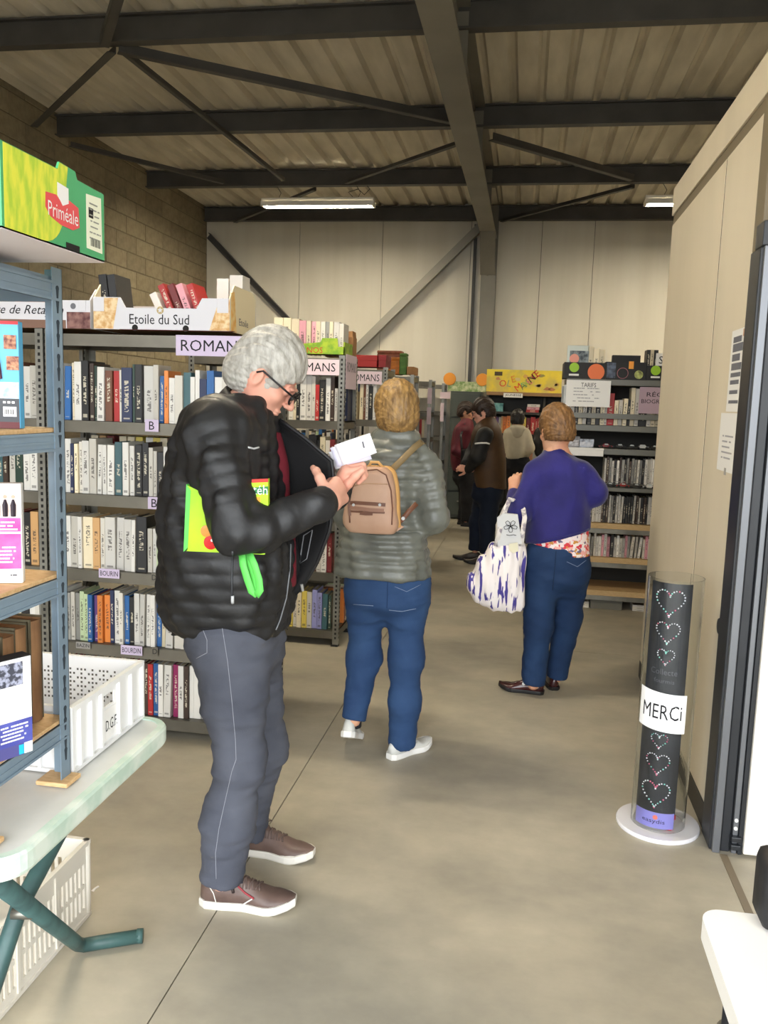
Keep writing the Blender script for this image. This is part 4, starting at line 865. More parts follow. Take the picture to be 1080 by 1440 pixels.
for i in range(5):
    for k in range(n): fs.append((i*n+k, i*n+(k+1)%n, (i+1)*n+(k+1)%n, (i+1)*n+k))
# inner wall so the rim is a closed ring
rin = rounded(-2.6+.012, TX1-.02, TY0+.02, TY1-.02, .05); o0 = len(vs)
vs += [(p[0], p[1], TZ+.003) for p in rin]+[(p[0], p[1], TZ-.042) for p in rin]
for k in range(n): fs += [(k, o0+k, o0+(k+1)%n, (k+1)%n), (o0+k, o0+n+k, o0+n+(k+1)%n, o0+(k+1)%n), (5*n+k, 5*n+(k+1)%n, o0+n+(k+1)%n, o0+n+k)]
rim.add(vs, fs).build('table_edge', m_tedge, tb, smooth=False)
# crossed legs
fA = np.append(gnd(112, 1340)[:2], .022); fE = np.append(gnd(199, 1326)[:2], .022)
A0 = np.array([-.90, 1.26, .70])
MB().tube([A0, fA*.97+A0*.03, fA+np.array([.01, .004, 0]), fA*.7+fE*.3, fE], .019, 12).build('leg', m_leg, tb, smooth=True)
MB().tube([fE-np.array([.012, .004, 0]), fE+np.array([.004, .001, 0])], .0205, 12).build('foot_cap', m_leg, tb, smooth=True)
dA = fA-A0
B0 = np.array([-.975, 1.86, .70]); tc_ = .40
xm = A0+dA*tc_; pB = gnd(2, 1395, .03)
B1 = B0+(xm-B0)*2.05+np.array([-.02, 0, 0]); B1[2] = .022
MB().tube([B0, xm+np.array([-.035, 0, 0]), B1], .019, 12).build('leg', m_leg, tb, smooth=True)
MB().tube([B1, B1+np.array([.13, .02, 0])], .019, 12).build('leg_foot', m_leg, tb, smooth=True)
MB().lathe(xm+np.array([-.03, -.02, 0]), [(.012, -.008), (.012, .036)], 12, ax=(.9, .2, 0)).build('pivot_bolt', m_galv, tb, smooth=True)
for dx in (-.95, -1.6):
    MB().tube([A0+np.array([dx, 0, 0]), fA+np.array([dx, 0, 0])], .019, 10).build('leg', m_leg, tb, smooth=True)
    MB().tube([B0+np.array([dx, 0, 0]), B1+np.array([dx, 0, 0])], .019, 10).build('leg', m_leg, tb, smooth=True)
for y in (1.30, 1.84): MB().box(-2.5, -.90, y-.012, y+.012, TZ-.062, TZ-.042).build('frame_rail', m_leg, tb)

# boltless shelving unit on the table
m_rack = mat('blue_grey_paint', (128, 148, 164), .42, col2=(116, 134, 150), scale=8)
m_rackd = mat('keyhole_dark', (48, 58, 68), .7)
m_chip = mat('chipboard', (222, 186, 138), .7, col2=(206, 166, 116), scale=50, stretch=(1, 3, 3), mix=(.35, .65))
RXX, RYY0, RYY1 = -0.905, 1.245, 1.555
bl = thing('shelving_unit', (-1.3, 1.4, TZ), 'blue-grey boltless shelving unit with chipboard shelves standing on the white table', 'shelf unit')
def lpost(x, y, sx, sy):
    m = MB()
    m.box(min(x, x-.0018*-sx), max(x, x-.0018*-sx), min(y, y+sy*.036), max(y, y+sy*.036), TZ+.012, 1.785)
    m.box(min(x, x+sx*.036), max(x, x+sx*.036), min(y, y+sy*.0018), max(y, y+sy*.0018), TZ+.012, 1.785)
    return m.build('upright', m_rack, bl)
kh = None
for (x, y, sx, sy) in ((RXX, RYY1, -1, -1), (RXX, RYY0, -1, 1), (-1.70, RYY1, 1, -1), (-1.70, RYY0, 1, 1)):
    u = lpost(x, y, sx, sy)
    MB().bbox(x-.05 if sx < 0 else x-.02, x+.02 if sx < 0 else x+.05, y-.05 if sy < 0 else y-.006, y+.006 if sy < 0 else y+.05, TZ+.0036, TZ+.013, .002).build('wood_pad', m_chip, u)
    if x == RXX:
        z = .80; k = 0
        while z < 1.76:
            # teardrop keyhole lying just proud of the outer flange
            yc = y+sy*.018
            P = [(.0055*math.cos(a), .012+.0055*math.sin(a)) for a in np.linspace(-.6, math.pi+.6, 9)]+[(-.0022, -.010), (.0022, -.010)]
            if kh is None:
                o = MB().prism(P, (x+.0001, yc, z), (0, 1, 0), (0, 0, 1), (1, 0, 0), .0006).build('keyhole', m_rackd, u); kh = o; kz, ky = z, yc
            else:
                o = bpy.data.objects.new('keyhole', kh.data); COL.objects.link(o); o.parent = u; o.location = (0, yc-ky, z-kz)
            z += .025 if k % 2 == 0 else .040; k += 1
SZ = [.88, 1.186, 1.478, 1.768]
for i, z in enumerate(SZ):
    if i < 3: MB().box(-1.695, RXX-.006, RYY0+.004, RYY1-.004, z-.008, z).build('board', m_chip, bl)
    else: MB().box(-1.695, RXX-.006, RYY0+.004, RYY1-.004, z-.008, z).build('board', m_rack, bl)
    for (a, b, c, d) in ((RXX-.006, RXX-.002, RYY0+.004, RYY1-.004), (-1.698, -1.694, RYY0+.004, RYY1-.004), (-1.69, RXX-.006, RYY0+.002, RYY0+.006), (-1.69, RXX-.006, RYY1-.006, RYY1-.002)):
        bm_ = MB().box(a, b, c, d, z-.045, z-.0085)
        if a > -1: bm_.box(a, b+.003, c, d, z-.045, z-.040).box(a, b+.003, c, d, z-.0135, z-.0085).box(a, b+.0015, c, d, z-.030, z-.026)
        else: bm_.box(a, b, c, d+.002, z-.0135, z-.0085)
        bm_.build('beam', m_rack, bl)

# things on the unit's shelves
def boxset(px, Y, z0, depth, label, draw, name='boxed_set', turn=0.0):
    pass
m_bw = mat('glossy_white', (240, 238, 236), .3)
def case(x0, x1, y0, y1, z0, z1, name, label, mt, cat='box', rot=0.0):
    t = thing(name, (x1, y0, z0), label, cat); t.rotation_euler[2] = math.radians(rot)
    MB().bbox(x0, x1, y0, y1, z0, z1, .0015).build('case', mt, t); return t
# upper shelf: DVD style box, front faces us (-Y) -- corner at px (30,478)-(22,612)
Yd = 1.43
a = at(31, 480, Yd); b = at(24, 612, Yd)
x1 = (a[0]+b[0])/2
dv = case(x1-.145, x1, Yd, Yd+.022, SZ[2]+.0008, SZ[2]+.196, 'video_case', 'blue video case back with small photos on the upper chipboard shelf', mat('vid_blue', (92, 176, 222), .25), 'video case', rot=12)
fy = Yd-.0006
def dec(t, x0, x1, z0, z1, mt, nm='print_panel', y=None): return MB().box(x0, x1, (fy if y is None else y)-.0003, (fy if y is None else y)+.0005, z0, z1).build(nm, mt, t)
zb, zt = SZ[2]+.0008, SZ[2]+.196
dec(dv, x1-.145, x1, zt-.006, zt, mat('vid_red', (196, 46, 54), .4)); dec(dv, x1-.145, x1-.001, zb+.055, zb+.085, mat('vid_snow', (226, 236, 242), .3, col2=(150, 180, 200), scale=60))
dec(dv, x1-.145, x1-.001, zb+.012, zb+.055, mat('vid_grey', (70, 72, 76), .4)); dec(dv, x1-.145, x1-.001, zb, zb+.012, mat('vid_dred', (96, 40, 44), .4))
for (xx, z_) in ((-.026, .145), (-.022, .107)):
    MB().box(x1+xx, x1+xx+.022, fy-.0012, fy, zb+z_, zb+z_+.025).build('photo', mat('vid_photo', (206, 150, 110), .4, col2=(110, 50, 44), scale=120), dv)
MB().box(x1-.030, x1-.006, fy-.0012, fy, zb+.022, zb+.040).build('barcode_label', m_bw, dv)
bc = MB()
for k in range(9): bc.box(x1-.028+k*.0022, x1-.028+k*.0022+(.0012 if k % 2 else .0007), fy-.0016, fy-.0011, zb+.026, zb+.035)
bc.build('barcode', m_ink, dv)
MB().tube([(x1-.05, fy-.001, zb+.16), (x1-.042, fy-.001, zb+.12), (x1-.034, fy-.001, zb+.09)], [.006, .009, .004], 6).build('figure_print', mat('vid_fig', (96, 50, 60), .5), dv)
for k in range(3): MB().box(x1-.03+k*.008, x1-.025+k*.008, fy-.0012, fy, zb+.046, zb+.050).build('symbol', m_bw, dv)
# middle shelf: pink box
Yp = 1.43
a = at(35, 702, Yp); b = at(28, 838, Yp); x1 = (a[0]+b[0])/2; zb = SZ[1]+.0008; zt = zb+.19
pk = case(x1-.145, x1, Yp, Yp+.022, zb, zt, 'video_case', 'pink and white video case with group photo on the middle chipboard shelf', m_bw, 'video case', rot=22); fy = Yp-.0006
dec(pk, x1-.145, x1-.002, zb+.028, zb+.125, mat('vid_pink', (226, 70, 150), .3, col2=(236, 120, 180), scale=14)); dec(pk, x1-.145, x1-.002, zb+.095, zb+.099, m_bw, 'stripe', fy-.0008)
dec(pk, x1-.145, x1-.003, zb+.128, zb+.178, mat('vid_skin', (240, 206, 196), .4, col2=(250, 236, 230), scale=30), 'photo_band')
for k in range(5):
    xx = x1-.014-k*.014
    MB().tube([(xx, fy-.001, zb+.128), (xx, fy-.0012, zb+.150), (xx, fy-.001, zb+.160)], [.005, .0055, .002], 6).build('figure_print', mat('vid_dark', (50, 40, 50), .5), pk)
    MB().lathe((xx, fy-.0005, zb+.165), [(.0035, 0), (.003, .0008)], 10, ax=(0, -1, 0)).build('figure_print', mat('vid_face', (222, 166, 146), .5), pk)
marks(5, (x1-.03, fy, zb+.055), (1, 0, 0), (0, 0, 1), .04, .035, m_bw, pk, random.Random(8)); marks(3, (x1-.03, fy, zb+.11), (1, 0, 0), (0, 0, 1), .044, .02, m_bw, pk, random.Random(9)); marks(1, (x1-.016, fy, zb+.016), (1, 0, 0), (0, 0, 1), .012, .007, mat('grey_print', (110, 110, 116), .7), pk, random.Random(9))
# lowest shelf: white / violet box and old books
Yq = 1.375
a = at(45, 985, Yq); x1 = a[0]; zb = SZ[0]+.0008; zt = zb+.185
wv = case(x1-.15, x1, Yq, Yq+.03, zb, zt, 'video_case', 'white and violet-blue video case with a grey city photo on the lowest shelf', m_bw, 'video case', rot=62); fy = Yq-.0006
dec(wv, x1-.15, x1-.001, zb+.022, zb+.068, mat('vid_violet', (74, 78, 156), .3, col2=(92, 98, 180), scale=20)); dec(wv, x1-.15, x1-.017, zb+.135, zb+.178, mat('vid_city', (170, 174, 196), .4, col2=(70, 72, 84), scale=90, mix=(.45, .55)), 'photo_band')
dec(wv, x1-.15, x1-.018, zb, zb+.022, mat('vid_violet2', (84, 82, 140), .4)); dec(wv, x1-.028, x1-.019, zb+.002, zb+.020, mat('vid_cyan', (40, 184, 226), .4), 'cyan_panel', fy-.0008)
marks(5, (x1-.035, fy, zb+.046), (1, 0, 0), (0, 0, 1), .055, .034, m_bw, wv, random.Random(8)); MB().box(x1-.15, x1, Yq, Yq+.03, zt, zt+.0015).build('lid_edge', m_ink, wv)
m_old = mat('old_binding', (150, 112, 76), .8, col2=(120, 86, 58), scale=14, stretch=(4, 1, .6), bump=.1, bscale=50); m_oldp = mat('old_cover_edge', (92, 84, 64), .8, col2=(64, 56, 40), scale=20)
for k in range(5):
    yb = 1.532-k*.046; h = .212-.005*k
    t = thing('old_book', (-1.0, yb-.02, SZ[0]), 'worn brown old book standing on the lowest shelf, %s' % ('next to the blue-grey upright', 'second from the upright', 'third from the upright', 'fourth from the upright', 'fifth from the upright')[k], 'book', 'old brown books')
    n_ = 8; P = [(0, -.0425), (.004, -.0425)]+[(.006+.007*math.sin(math.pi*i/n_), -.042+.042*i/n_) for i in range(n_+1)]+[(.004, .0005), (0, .0005), (-.15, .0), (-.15, -.042)]
    MB().prism(P, (-.958-.004*(k % 2), yb, SZ[0]+.001), (1, 0, 0), (0, 1, 0), (0, 0, 1), h).build('binding', m_old, t)
    MB().box(-1.09, -.950-.004*(k % 2), yb-.0425, yb-.0385, SZ[0]+.001, SZ[0]+.005+h).build('cover_board', m_oldp, t)
    MB().box(-1.09, -.950-.004*(k % 2), yb-.003, yb+.0008, SZ[0]+.001, SZ[0]+.005+h).build('cover_board', m_oldp, t)
# green fruit carton on top of the unit
m_pg = mat('carton_green', (84, 176, 118), .5, col2=(74, 164, 108), scale=6); m_pin = mat('carton_inside', (226, 218, 216), .7)
BZ = 1.7865
bx = thing('fruit_carton', (-1.0, 1.4, BZ), 'bright green fruit carton with a red badge on the shelving unit', 'carton')
# right end panel faces the aisle: corners from the photo (far bottom 147,375; near bottom 18,345)
XE = -.775
far = atx(147, 375, XE); near = atx(14, 345, XE); y0, y1 = near[1], far[1]
farT = atx(146, 275, XE); H_ = .122
BYn, BYf = 1.17, y1
x0b = -1.30
ex = (0, 1, 0); ez = (0, 0, 1)
Le = BYf-BYn
poly = [(0, 0), (Le, 0), (Le, H_*.98), (Le*.70, H_), (Le*.68, H_*1.1), (Le*.52, H_*1.12), (Le*.50, H_*1.02), (0, H_*1.02)]
MB().prism(poly, (XE-.004, BYn, BZ), ex, ez, (1, 0, 0), .004).build('end_side', m_pg, bx)
MB().prism(poly, (x0b, BYn, BZ), ex, ez, (1, 0, 0), .004).build('end_side', m_pg, bx)
for yy in (BYn, BYf-.004): MB().box(x0b, XE-.004, yy, yy+.004, BZ, BZ+H_).build('long_side', mat('carton_mint', (110, 214, 172), .5), bx)
MB().box(x0b, XE, BYn, BYf, BZ-.0008, BZ+.003).build('bottom', mat('carton_bottom', (222, 212, 214), .7), bx)
m_yl = mat('carton_lime', (226, 226, 74), .5, col2=(176, 206, 62), scale=26, stretch=(1, 2.5, .7), mix=(.4, .62))
XF = XE+.0003
arc = [(Le*.02, H_*.02), (Le*.36, H_*.02)]+[(Le*(.36+.2*math.sin(a)), H_*(.02+1.0*(1-math.cos(a))*.55)) for a in np.linspace(.2, 1.4, 7)]+[(Le*.60, H_*1.10), (Le*.52, H_*1.11), (Le*.50, H_*1.01), (Le*.02, H_*1.01)]
MB().prism(arc, (XF, BYn, BZ), ex, ez, (1, 0, 0), .0004).build('lime_print', m_yl, bx)
cxl, czl = Le*.54, H_*.48
bad = [(-.16, .17), (-.06, .19), (0, .10), (.06, .19), (.16, .14), (.17, -.12), (.1, -.19), (-.02, -.18), (-.12, -.12), (-.165, -.02)]
MB().prism([(cxl+p*Le*1.02, czl+q*H_*1.0) for p, q in bad], (XF+.0005, BYn, BZ), ex, ez, (1, 0, 0), .0004).build('red_badge', mat('badge_red', (226, 78, 84), .4), bx)
MB().prism([(cxl+p*Le, czl+q*H_) for p, q in ((-.05, .19), (0, .08), (.06, .14), (.06, .34), (-.05, .36))], (XF+.0006, BYn, BZ), ex, ez, (1, 0, 0), .0005).build('white_leaf', m_bw, bx)
lettering('Priméale', (XF+.001, BYn+cxl+.001, BZ+czl-H_*.02), ex, ez, H_*.19, m_bw, bx, width=Le*.30)
MB().prism([(Le*.79, H_*.12), (Le*.97, H_*.11), (Le*.96, H_*.90), (Le*.79, H_*.87)], (XF+.0003, BYn, BZ), ex, ez, (1, 0, 0), .0004).build('label', mat('label_cream', (238, 238, 214), .6), bx)
marks(7, (XF+.0009, BYn+Le*.885, BZ+H_*.52), ex, ez, Le*.13, H_*.56, mat('faint_print2', (150, 150, 140), .7), bx, random.Random(2), lh=.22)
MB().box(XF+.0008, XF+.0012, BYn+Le*.815, BYn+Le*.865, BZ+H_*.56, BZ+H_*.70).build('print_block', m_ink, bx)
bc = MB()
for k in range(9): bc.box(XF+.0008, XF+.0012, BYn+Le*(.835+k*.0125), BYn+Le*(.835+k*.0125)+(.0018 if k % 3 else .001), BZ+H_*.17, BZ+H_*.29)
bc.build('barcode', m_ink, bx)
MB().box(XF+.0004, XF+.0009, BYn+Le*.57, BYn+Le*.71, BZ+H_*.01, BZ+H_*.10).build('hand_hole', m_hole, bx)
# ---- white crate marked D.G.F. on the table
m_pl = mat('white_plastic', (236, 236, 236), .4)
CX0, CX1, CY0, CY1, CZ, CH = -1.28, -.905, 1.565, 1.905, TZ+.0035, .148
cr = thing('plastic_crate', ((CX0+CX1)/2, (CY0+CY1)/2, CZ), 'white plastic crate with black initials on the folding table', 'crate')
MB().box(CX0+.0125, CX1-.0125, CY0+.0125, CY1-.0125, CZ+.0005, CZ+.006).build('bottom', m_pl, cr)
def crate_wall(name, o, ax, L_, nrm, window=None):
    ax = np.array(ax, float); nrm = np.array(nrm, float); o = np.array(o, float); m = MB(); up = np.array((0, 0, 1.))
    def bx_(u0, u1, w0, w1, t0, t1): m.obox(o+ax*(u0+u1)/2+up*(w0+w1)/2+nrm*(t0+t1)/2, ax, nrm, up, (u1-u0)/2, abs(t1-t0)/2, (w1-w0)/2)
    if window:
        (a, b, c, d) = window
        bx_(0, a, .008, CH-.012, -.0115, -.008); bx_(b, L_, .008, CH-.012, -.0115, -.008); bx_(a, b, .008, c, -.0115, -.008); bx_(a, b, d, CH-.012, -.0115, -.008)
    else: bx_(0, L_, .008, CH-.012, -.0115, -.008)
    bx_(0, L_, CH-.012, CH, -.012, 0.0); bx_(0, L_, 0, .008, -.012, 0)
    for u in (0, .10*L_, .24*L_, .37*L_, .62*L_, .80*L_, L_-.008): bx_(u, u+.008, .008, CH-.012, -.008, 0)
    return m.build(name, m_pl, cr)
LL = CY1-CY0
crate_wall('side', (CX1, CY0, CZ), (0, 1, 0), LL, (1, 0, 0), window=(LL*.42, LL*.58, .092, .12))
crate_wall('side', (CX0, CY0, CZ), (0, 1, 0), LL, (-1, 0, 0)); crate_wall('end', (CX0+.0125, CY0, CZ), (1, 0, 0), CX1-CX0-.025, (0, -1, 0)); crate_wall('end', (CX0+.0125, CY1, CZ), (1, 0, 0), CX1-CX0-.025, (0, 1, 0))
hm = MB()
for i in range(22):
    for j in range(8):
        if (i+j) % 2 == 0 or i % 3 == 0: hm.box(CX0+.09+i*.010, CX0+.09+i*.010+.0045, CY1-.0128, CY1-.0119, CZ+.035+j*.011, CZ+.035+j*.011+.005)
tag(hm.build('vent_holes', mat('vent_grey', (96, 92, 86), .8), cr), kind='stuff')
MB().box(CX1-.0078, CX1-.0072, CY0+LL*.40, CY0+LL*.615, CZ+.012, CZ+.085).build('label_panel', m_bw, cr)
lettering('D.G.F.', (CX1-.007, CY0+LL*.535, CZ+.046), (0, 1, 0), (0, 0, 1), .026, m_ink, cr, width=LL*.16, bold=.03)
# ---- white slotted crate on the floor under the table
m_pc = mat('cream_plastic', (226, 220, 208), .45)
k0 = gnd(85, 1290); k1_ = gnd(14, 1385)
fc = thing('slotted_crate', (k0[0]-.2, k0[1]-.15, 0), 'cream slotted plastic crate on the floor under the folding table', 'crate')
KX1, KY1 = -1.205, 2.17; KX0, KY0 = -1.62, 1.62; KH = .24
MB().box(KX0+.0125, KX1-.0125, KY0+.0125, KY1-.0125, 0.0015, .01).build('bottom', m_pc, fc)
def slot_wall(o, ax, L_, nrm):
    ax = np.array(ax, float); nrm = np.array(nrm, float); o = np.array(o, float); up = np.array((0, 0, 1.)); m = MB()
    def b_(u0, u1, w0, w1, t0=-.01, t1=-.004): m.obox(o+ax*(u0+u1)/2+up*(w0+w1)/2+nrm*(t0+t1)/2, ax, nrm, up, (u1-u0)/2, abs(t1-t0)/2, (w1-w0)/2)
    b_(0, L_, .0121, .035); b_(0, L_, .098, .112, -.0096, -.0044); b_(0, L_, .175, KH-.0141); b_(0, L_, KH-.014, KH, -.012, .002); b_(0, L_, .001, .012, -.012, .002)
    n_ = int(L_/.022)
    for i in range(n_+1):
        u = i*L_/n_; b_(max(0, u-.0055), min(L_, u+.0055), .035, .175)
    for u in (.001, L_*.33, L_*.66, L_-.012): b_(u, u+.011, .0125, KH-.0145, -.0102, .001)
    m.build('slotted_side', m_pc, fc)
slot_wall((KX1, KY0, 0), (0, 1, 0), KY1-KY0, (1, 0, 0)); slot_wall((KX0, KY0, 0), (0, 1, 0), KY1-KY0, (-1, 0, 0)); slot_wall((KX0+.0125, KY0, 0), (1, 0, 0), KX1-KX0-.025, (0, -1, 0)); slot_wall((KX0+.0125, KY1, 0), (1, 0, 0), KX1-KX0-.025, (0, 1, 0))
for xx in (KX0, KX1):
    for yy in (KY0, KY1): MB().tube([(xx+(.008 if xx == KX0 else -.008), yy+(.008 if yy == KY0 else -.008), .001), (xx+(.008 if xx == KX0 else -.008), yy+(.008 if yy == KY0 else -.008), KH)], .011, 10).build('corner_post', m_pc, fc, smooth=True)
# scrap of paper on the floor
p = gnd(134, 1250); MB().prism([(-.006, -.012), (.004, -.014), (.002, .0), (.007, .010), (.001, .013), (-.004, .002)], (p[0], p[1], .0005), (1, 0, 0), (0, 1, 0), (0, 0, 1), .002)
tag(MB().prism([(-.006, -.014), (.004, -.016), (.002, .0), (.007, .012), (.001, .016), (-.004, .002)], (p[0], p[1], .0003), (1, 0, 0), (.0, 1, 0), (0, 0, 1), .002).build('paper_scrap', m_bw), 'tiny scrap of white paper on the concrete floor', 'litter')

# ------------------------------------------------------------------ acrylic collection tube
CTX, CTY, CTR, CTH = .573, 3.125, .098, .955
def glass_mat():
    m = bpy.data.materials.new('clear_acrylic'); m.use_nodes = True; b = m.node_tree.nodes['Principled BSDF']
    b.inputs['Transmission Weight'].default_value = 1.0; b.inputs['IOR'].default_value = 1.25; b.inputs['Roughness'].default_value = 0.02; b.inputs['Base Color'].default_value = (.93, .95, .95, 1); return m
m_acr = glass_mat()
ct = thing('collection_tube', (CTX, CTY, 0), 'tall clear collection tube with rhinestone hearts and a MERCi sheet', 'collection box')
MB().lathe((CTX, CTY, 0), [(.150, 0.0), (.152, .004), (.152, .012), (.149, .016)], 48).build('base_disc', mat('clear_base', (226, 224, 228), .2, coat=.6), ct, smooth=False)
nT = 120; tubem = MB(); vs = []
for (r_, z) in ((CTR, .017), (CTR, CTH), (CTR-.003, CTH), (CTR-.003, .017)):
    for k in range(nT): a = 2*math.pi*k/nT; vs.append((CTX+r_*math.cos(a), CTY+r_*math.sin(a), z))
tubem.add(vs, [(i*nT+k, i*nT+(k+1)%nT, ((i+1)%4)*nT+(k+1)%nT, ((i+1)%4)*nT+k) for i in range(4) for k in range(nT)]).build('acrylic_tube', m_acr, ct, smooth=False)
def curved(name, a0, a1, z0, z1, r, mt, parent, n=14, slant=0.0):
    g = []
    for i in range(n+1):
        a = math.radians(a0+(a1-a0)*i/n); g.append([(CTX+r*math.cos(a), CTY+r*math.sin(a), z+slant*(i/n-.5)) for z in (z0, z1)])
    return MB().grid(g, .001).build(name, mt, parent)
def cpt(a, z, r): a = math.radians(a); return np.array([CTX+r*math.cos(a), CTY+r*math.sin(a), z])
AC = 252.0     # direction of the poster centre as seen from the tube axis
m_post = mat('black_poster', (44, 45, 49), .35, col2=(56, 57, 61), scale=9)
pst = curved('poster', AC-50, AC+46, .085, .945, CTR-.006, m_post, ct)
curved('violet_label', AC-48, AC+44, .03, .09, CTR-.005, mat('violet_label', (146, 140, 214), .4), ct)
def curved_text(txt, ac, z, h, span, r, mt, bold=0.0, nm='lettering'):
    v, f = text_geo(txt, bold); v = np.array(v); w0, w1, h0, h1 = v[:, 0].min(), v[:, 0].max(), v[:, 1].min(), v[:, 1].max()
    an = ac+((v[:, 0]-w0)/(w1-w0)-.5)*span; zz_ = z+((v[:, 1]-h0)/(h1-h0)-.5)*h
    P = [cpt(a_, z_, r) for a_, z_ in zip(an, zz_)]
    return link_mesh(nm, P, f, mt, ct)
ROUT = CTR+.0012
curved('white_sheet', AC-58, AC+50, .402, .545, ROUT, mat('merci_sheet', (240, 240, 240), .6), ct, slant=-.012)
curved_text('MERCi', AC-2, .474, .055, 84, ROUT+.0012, m_ink, .02)
curved_text('easydis', AC-2, .055, .02, 50, CTR-.0035, mat('dark_violet_ink', (44, 34, 80), .5), .04)
MB().lathe(cpt(AC+2, .072, CTR-.004), [(.009, 0), (.008, .001)], 12, ax=cpt(AC+2, 0, 1)-cpt(AC+2, 0, 0)).build('orange_dot', mat('orange_dot', (236, 130, 110), .4), ct)
curved_text('Collecte', AC-4, .622, .022, 58, CTR-.0035, mat('grey_chalk', (104, 105, 110), .6)); curved_text('fourmis', AC-2, .588, .016, 44, CTR-.0035, mat('grey_chalk', (104, 105, 110), .6))
m_gem = [mat('gem_white', (236, 236, 240), .15, coat=.5), mat('gem_mint', (150, 220, 206), .15), mat('gem_pink', (226, 110, 140), .15)]
gem = None
bmg = bmesh.new(); bmesh.ops.create_icosphere(bmg, subdivisions=1, radius=1.0); gemv = [v.co[:] for v in bmg.verts]; gemf = [[v.index for v in f.verts] for f in bmg.faces]; bmg.free()
gms = []
for k in range(3):
    me = bpy.data.meshes.new('gem'); me.from_pydata(gemv, [], gemf); me.materials.append(m_gem[k]); gms.append(me)
rg = random.Random(4)
def heart(zc, s, n):
    hp = thing_part = bpy.data.objects.new('rhinestone_heart', None); COL.objects.link(hp); hp.parent = ct; BASE[hp] = BASE[ct]
    for i in range(n):
        t = 2*math.pi*i/n; x = 16*math.sin(t)**3/17; y = (13*math.cos(t)-5*math.cos(2*t)-2*math.cos(3*t)-math.cos(4*t))/17
        p = cpt(AC-2+math.degrees(x*s/CTR), zc+y*s, CTR-.0035)
        o = bpy.data.objects.new('gem', gms[rg.choice((0, 0, 0, 1, 2))]); COL.objects.link(o); o.parent = hp; o.location = tuple(p-BASE[ct]); q = .0032*(.55+s*9)*rg.uniform(.8, 1.1); o.scale = (q, q, q)
for zc, s, n in ((.880, .056, 38), (.770, .046, 34), (.680, .033, 28), (.366, .032, 28), (.280, .046, 34), (.165, .056, 38)): heart(zc, s, n)
for (x, y, c, s) in ((.05, .03, (206, 60, 70), .02), (.03, -.055, (216, 80, 84), .016)):
    cap = thing('bottle_cap', (CTX+x, CTY+y, .017), 'red bottle cap at the bottom of the collection tube', 'cap', 'caps in the tube') if x > .04 else thing('bottle_cap', (CTX+x, CTY+y, .017), 'coral bottle cap lying by the violet label in the tube', 'cap', 'caps in the tube')
    MB().lathe((CTX+x, CTY+y, .0175), [(s, 0), (s, .012), (s*.92, .014)], 20).build('shell', mat('cap_%d' % c[1], c, .4), cap); MB().lathe((CTX+x, CTY+y, .0312), [(s*.8, 0), (s*.8, .001)], 20).build('top_disc', mat('cap_%d' % c[1], c, .4), cap)
dk = thing('dark_case', (CTX+.055, CTY-.02, .017), 'small dark box at the bottom of the collection tube', 'box'); MB().bbox(CTX+.035, CTX+.05, CTY-.035, CTY-.005, .0175, .065, .002).build('body', m_black, dk); MB().bbox(CTX+.034, CTX+.051, CTY-.036, CTY-.004, .065, .072, .002).build('lid', m_black, dk)

# notices on the partition
def notice(p, label, kind):
    # p: px corners tl, tr, bl, br on the partition face
    tl, tr, bl_, br = (atx(x, y, PX-.0015) for x, y in p); t = thing('notice', ((tl[0]), (tl[1]+tr[1])/2, min(bl_[2], br[2])), label, 'notice')
    y1, y0 = (tl[1]+bl_[1])/2, max((tr[1]+br[1])/2, PY0+.132); z1, z0 = (tl[2]+tr[2])/2, (bl_[2]+br[2])/2
    MB().box(PX-.0016, PX-.0008, y0, y1, z0, z1).build('sheet', m_white, t); return t, y0, y1, z0, z1
t, y0, y1, z0, z1 = notice(((1031, 464), (1052, 460), (1020, 578), (1042, 580)), 'tall printed notice taped high on the beige partition', 0)
rt_ = (0, -1, 0)
for k, (zf, h) in enumerate(((.88, .022), (.78, .03), (.66, .026), (.55, .026), (.45, .016), (.36, .016), (.24, .014), (.12, .012))):
    marks(1, (PX-.0018, (y0+y1)/2, z0+(z1-z0)*zf), rt_, (0, 0, 1), (y1-y0)*.7, h*1.2, mat('grey_print', (110, 110, 116), .7), t, random.Random(k), lh=.8, fill=1)
MB().box(PX-.002, PX-.0014, y0, y0+.05, z1-.03, z1-.005).build('tape', mat('brown_tape', (206, 160, 130), .5), t)
t, y0, y1, z0, z1 = notice(((1014, 580), (1042, 582), (1008, 660), (1035, 668)), 'white notice with a pale list below the tall one on the partition', 1)
marks(5, (PX-.0018, (y0+y1)/2, z0+(z1-z0)*.42), rt_, (0, 0, 1), (y1-y0)*.6, .1, mat('faint_print', (170, 168, 170), .7), t, random.Random(4), lh=.3)
MB().box(PX-.002, PX-.0014, (y0+y1)/2-.01, (y0+y1)/2+.02, z0-.012, z0+.014).build('tape', mat('grey_tape', (170, 166, 160), .5), t)

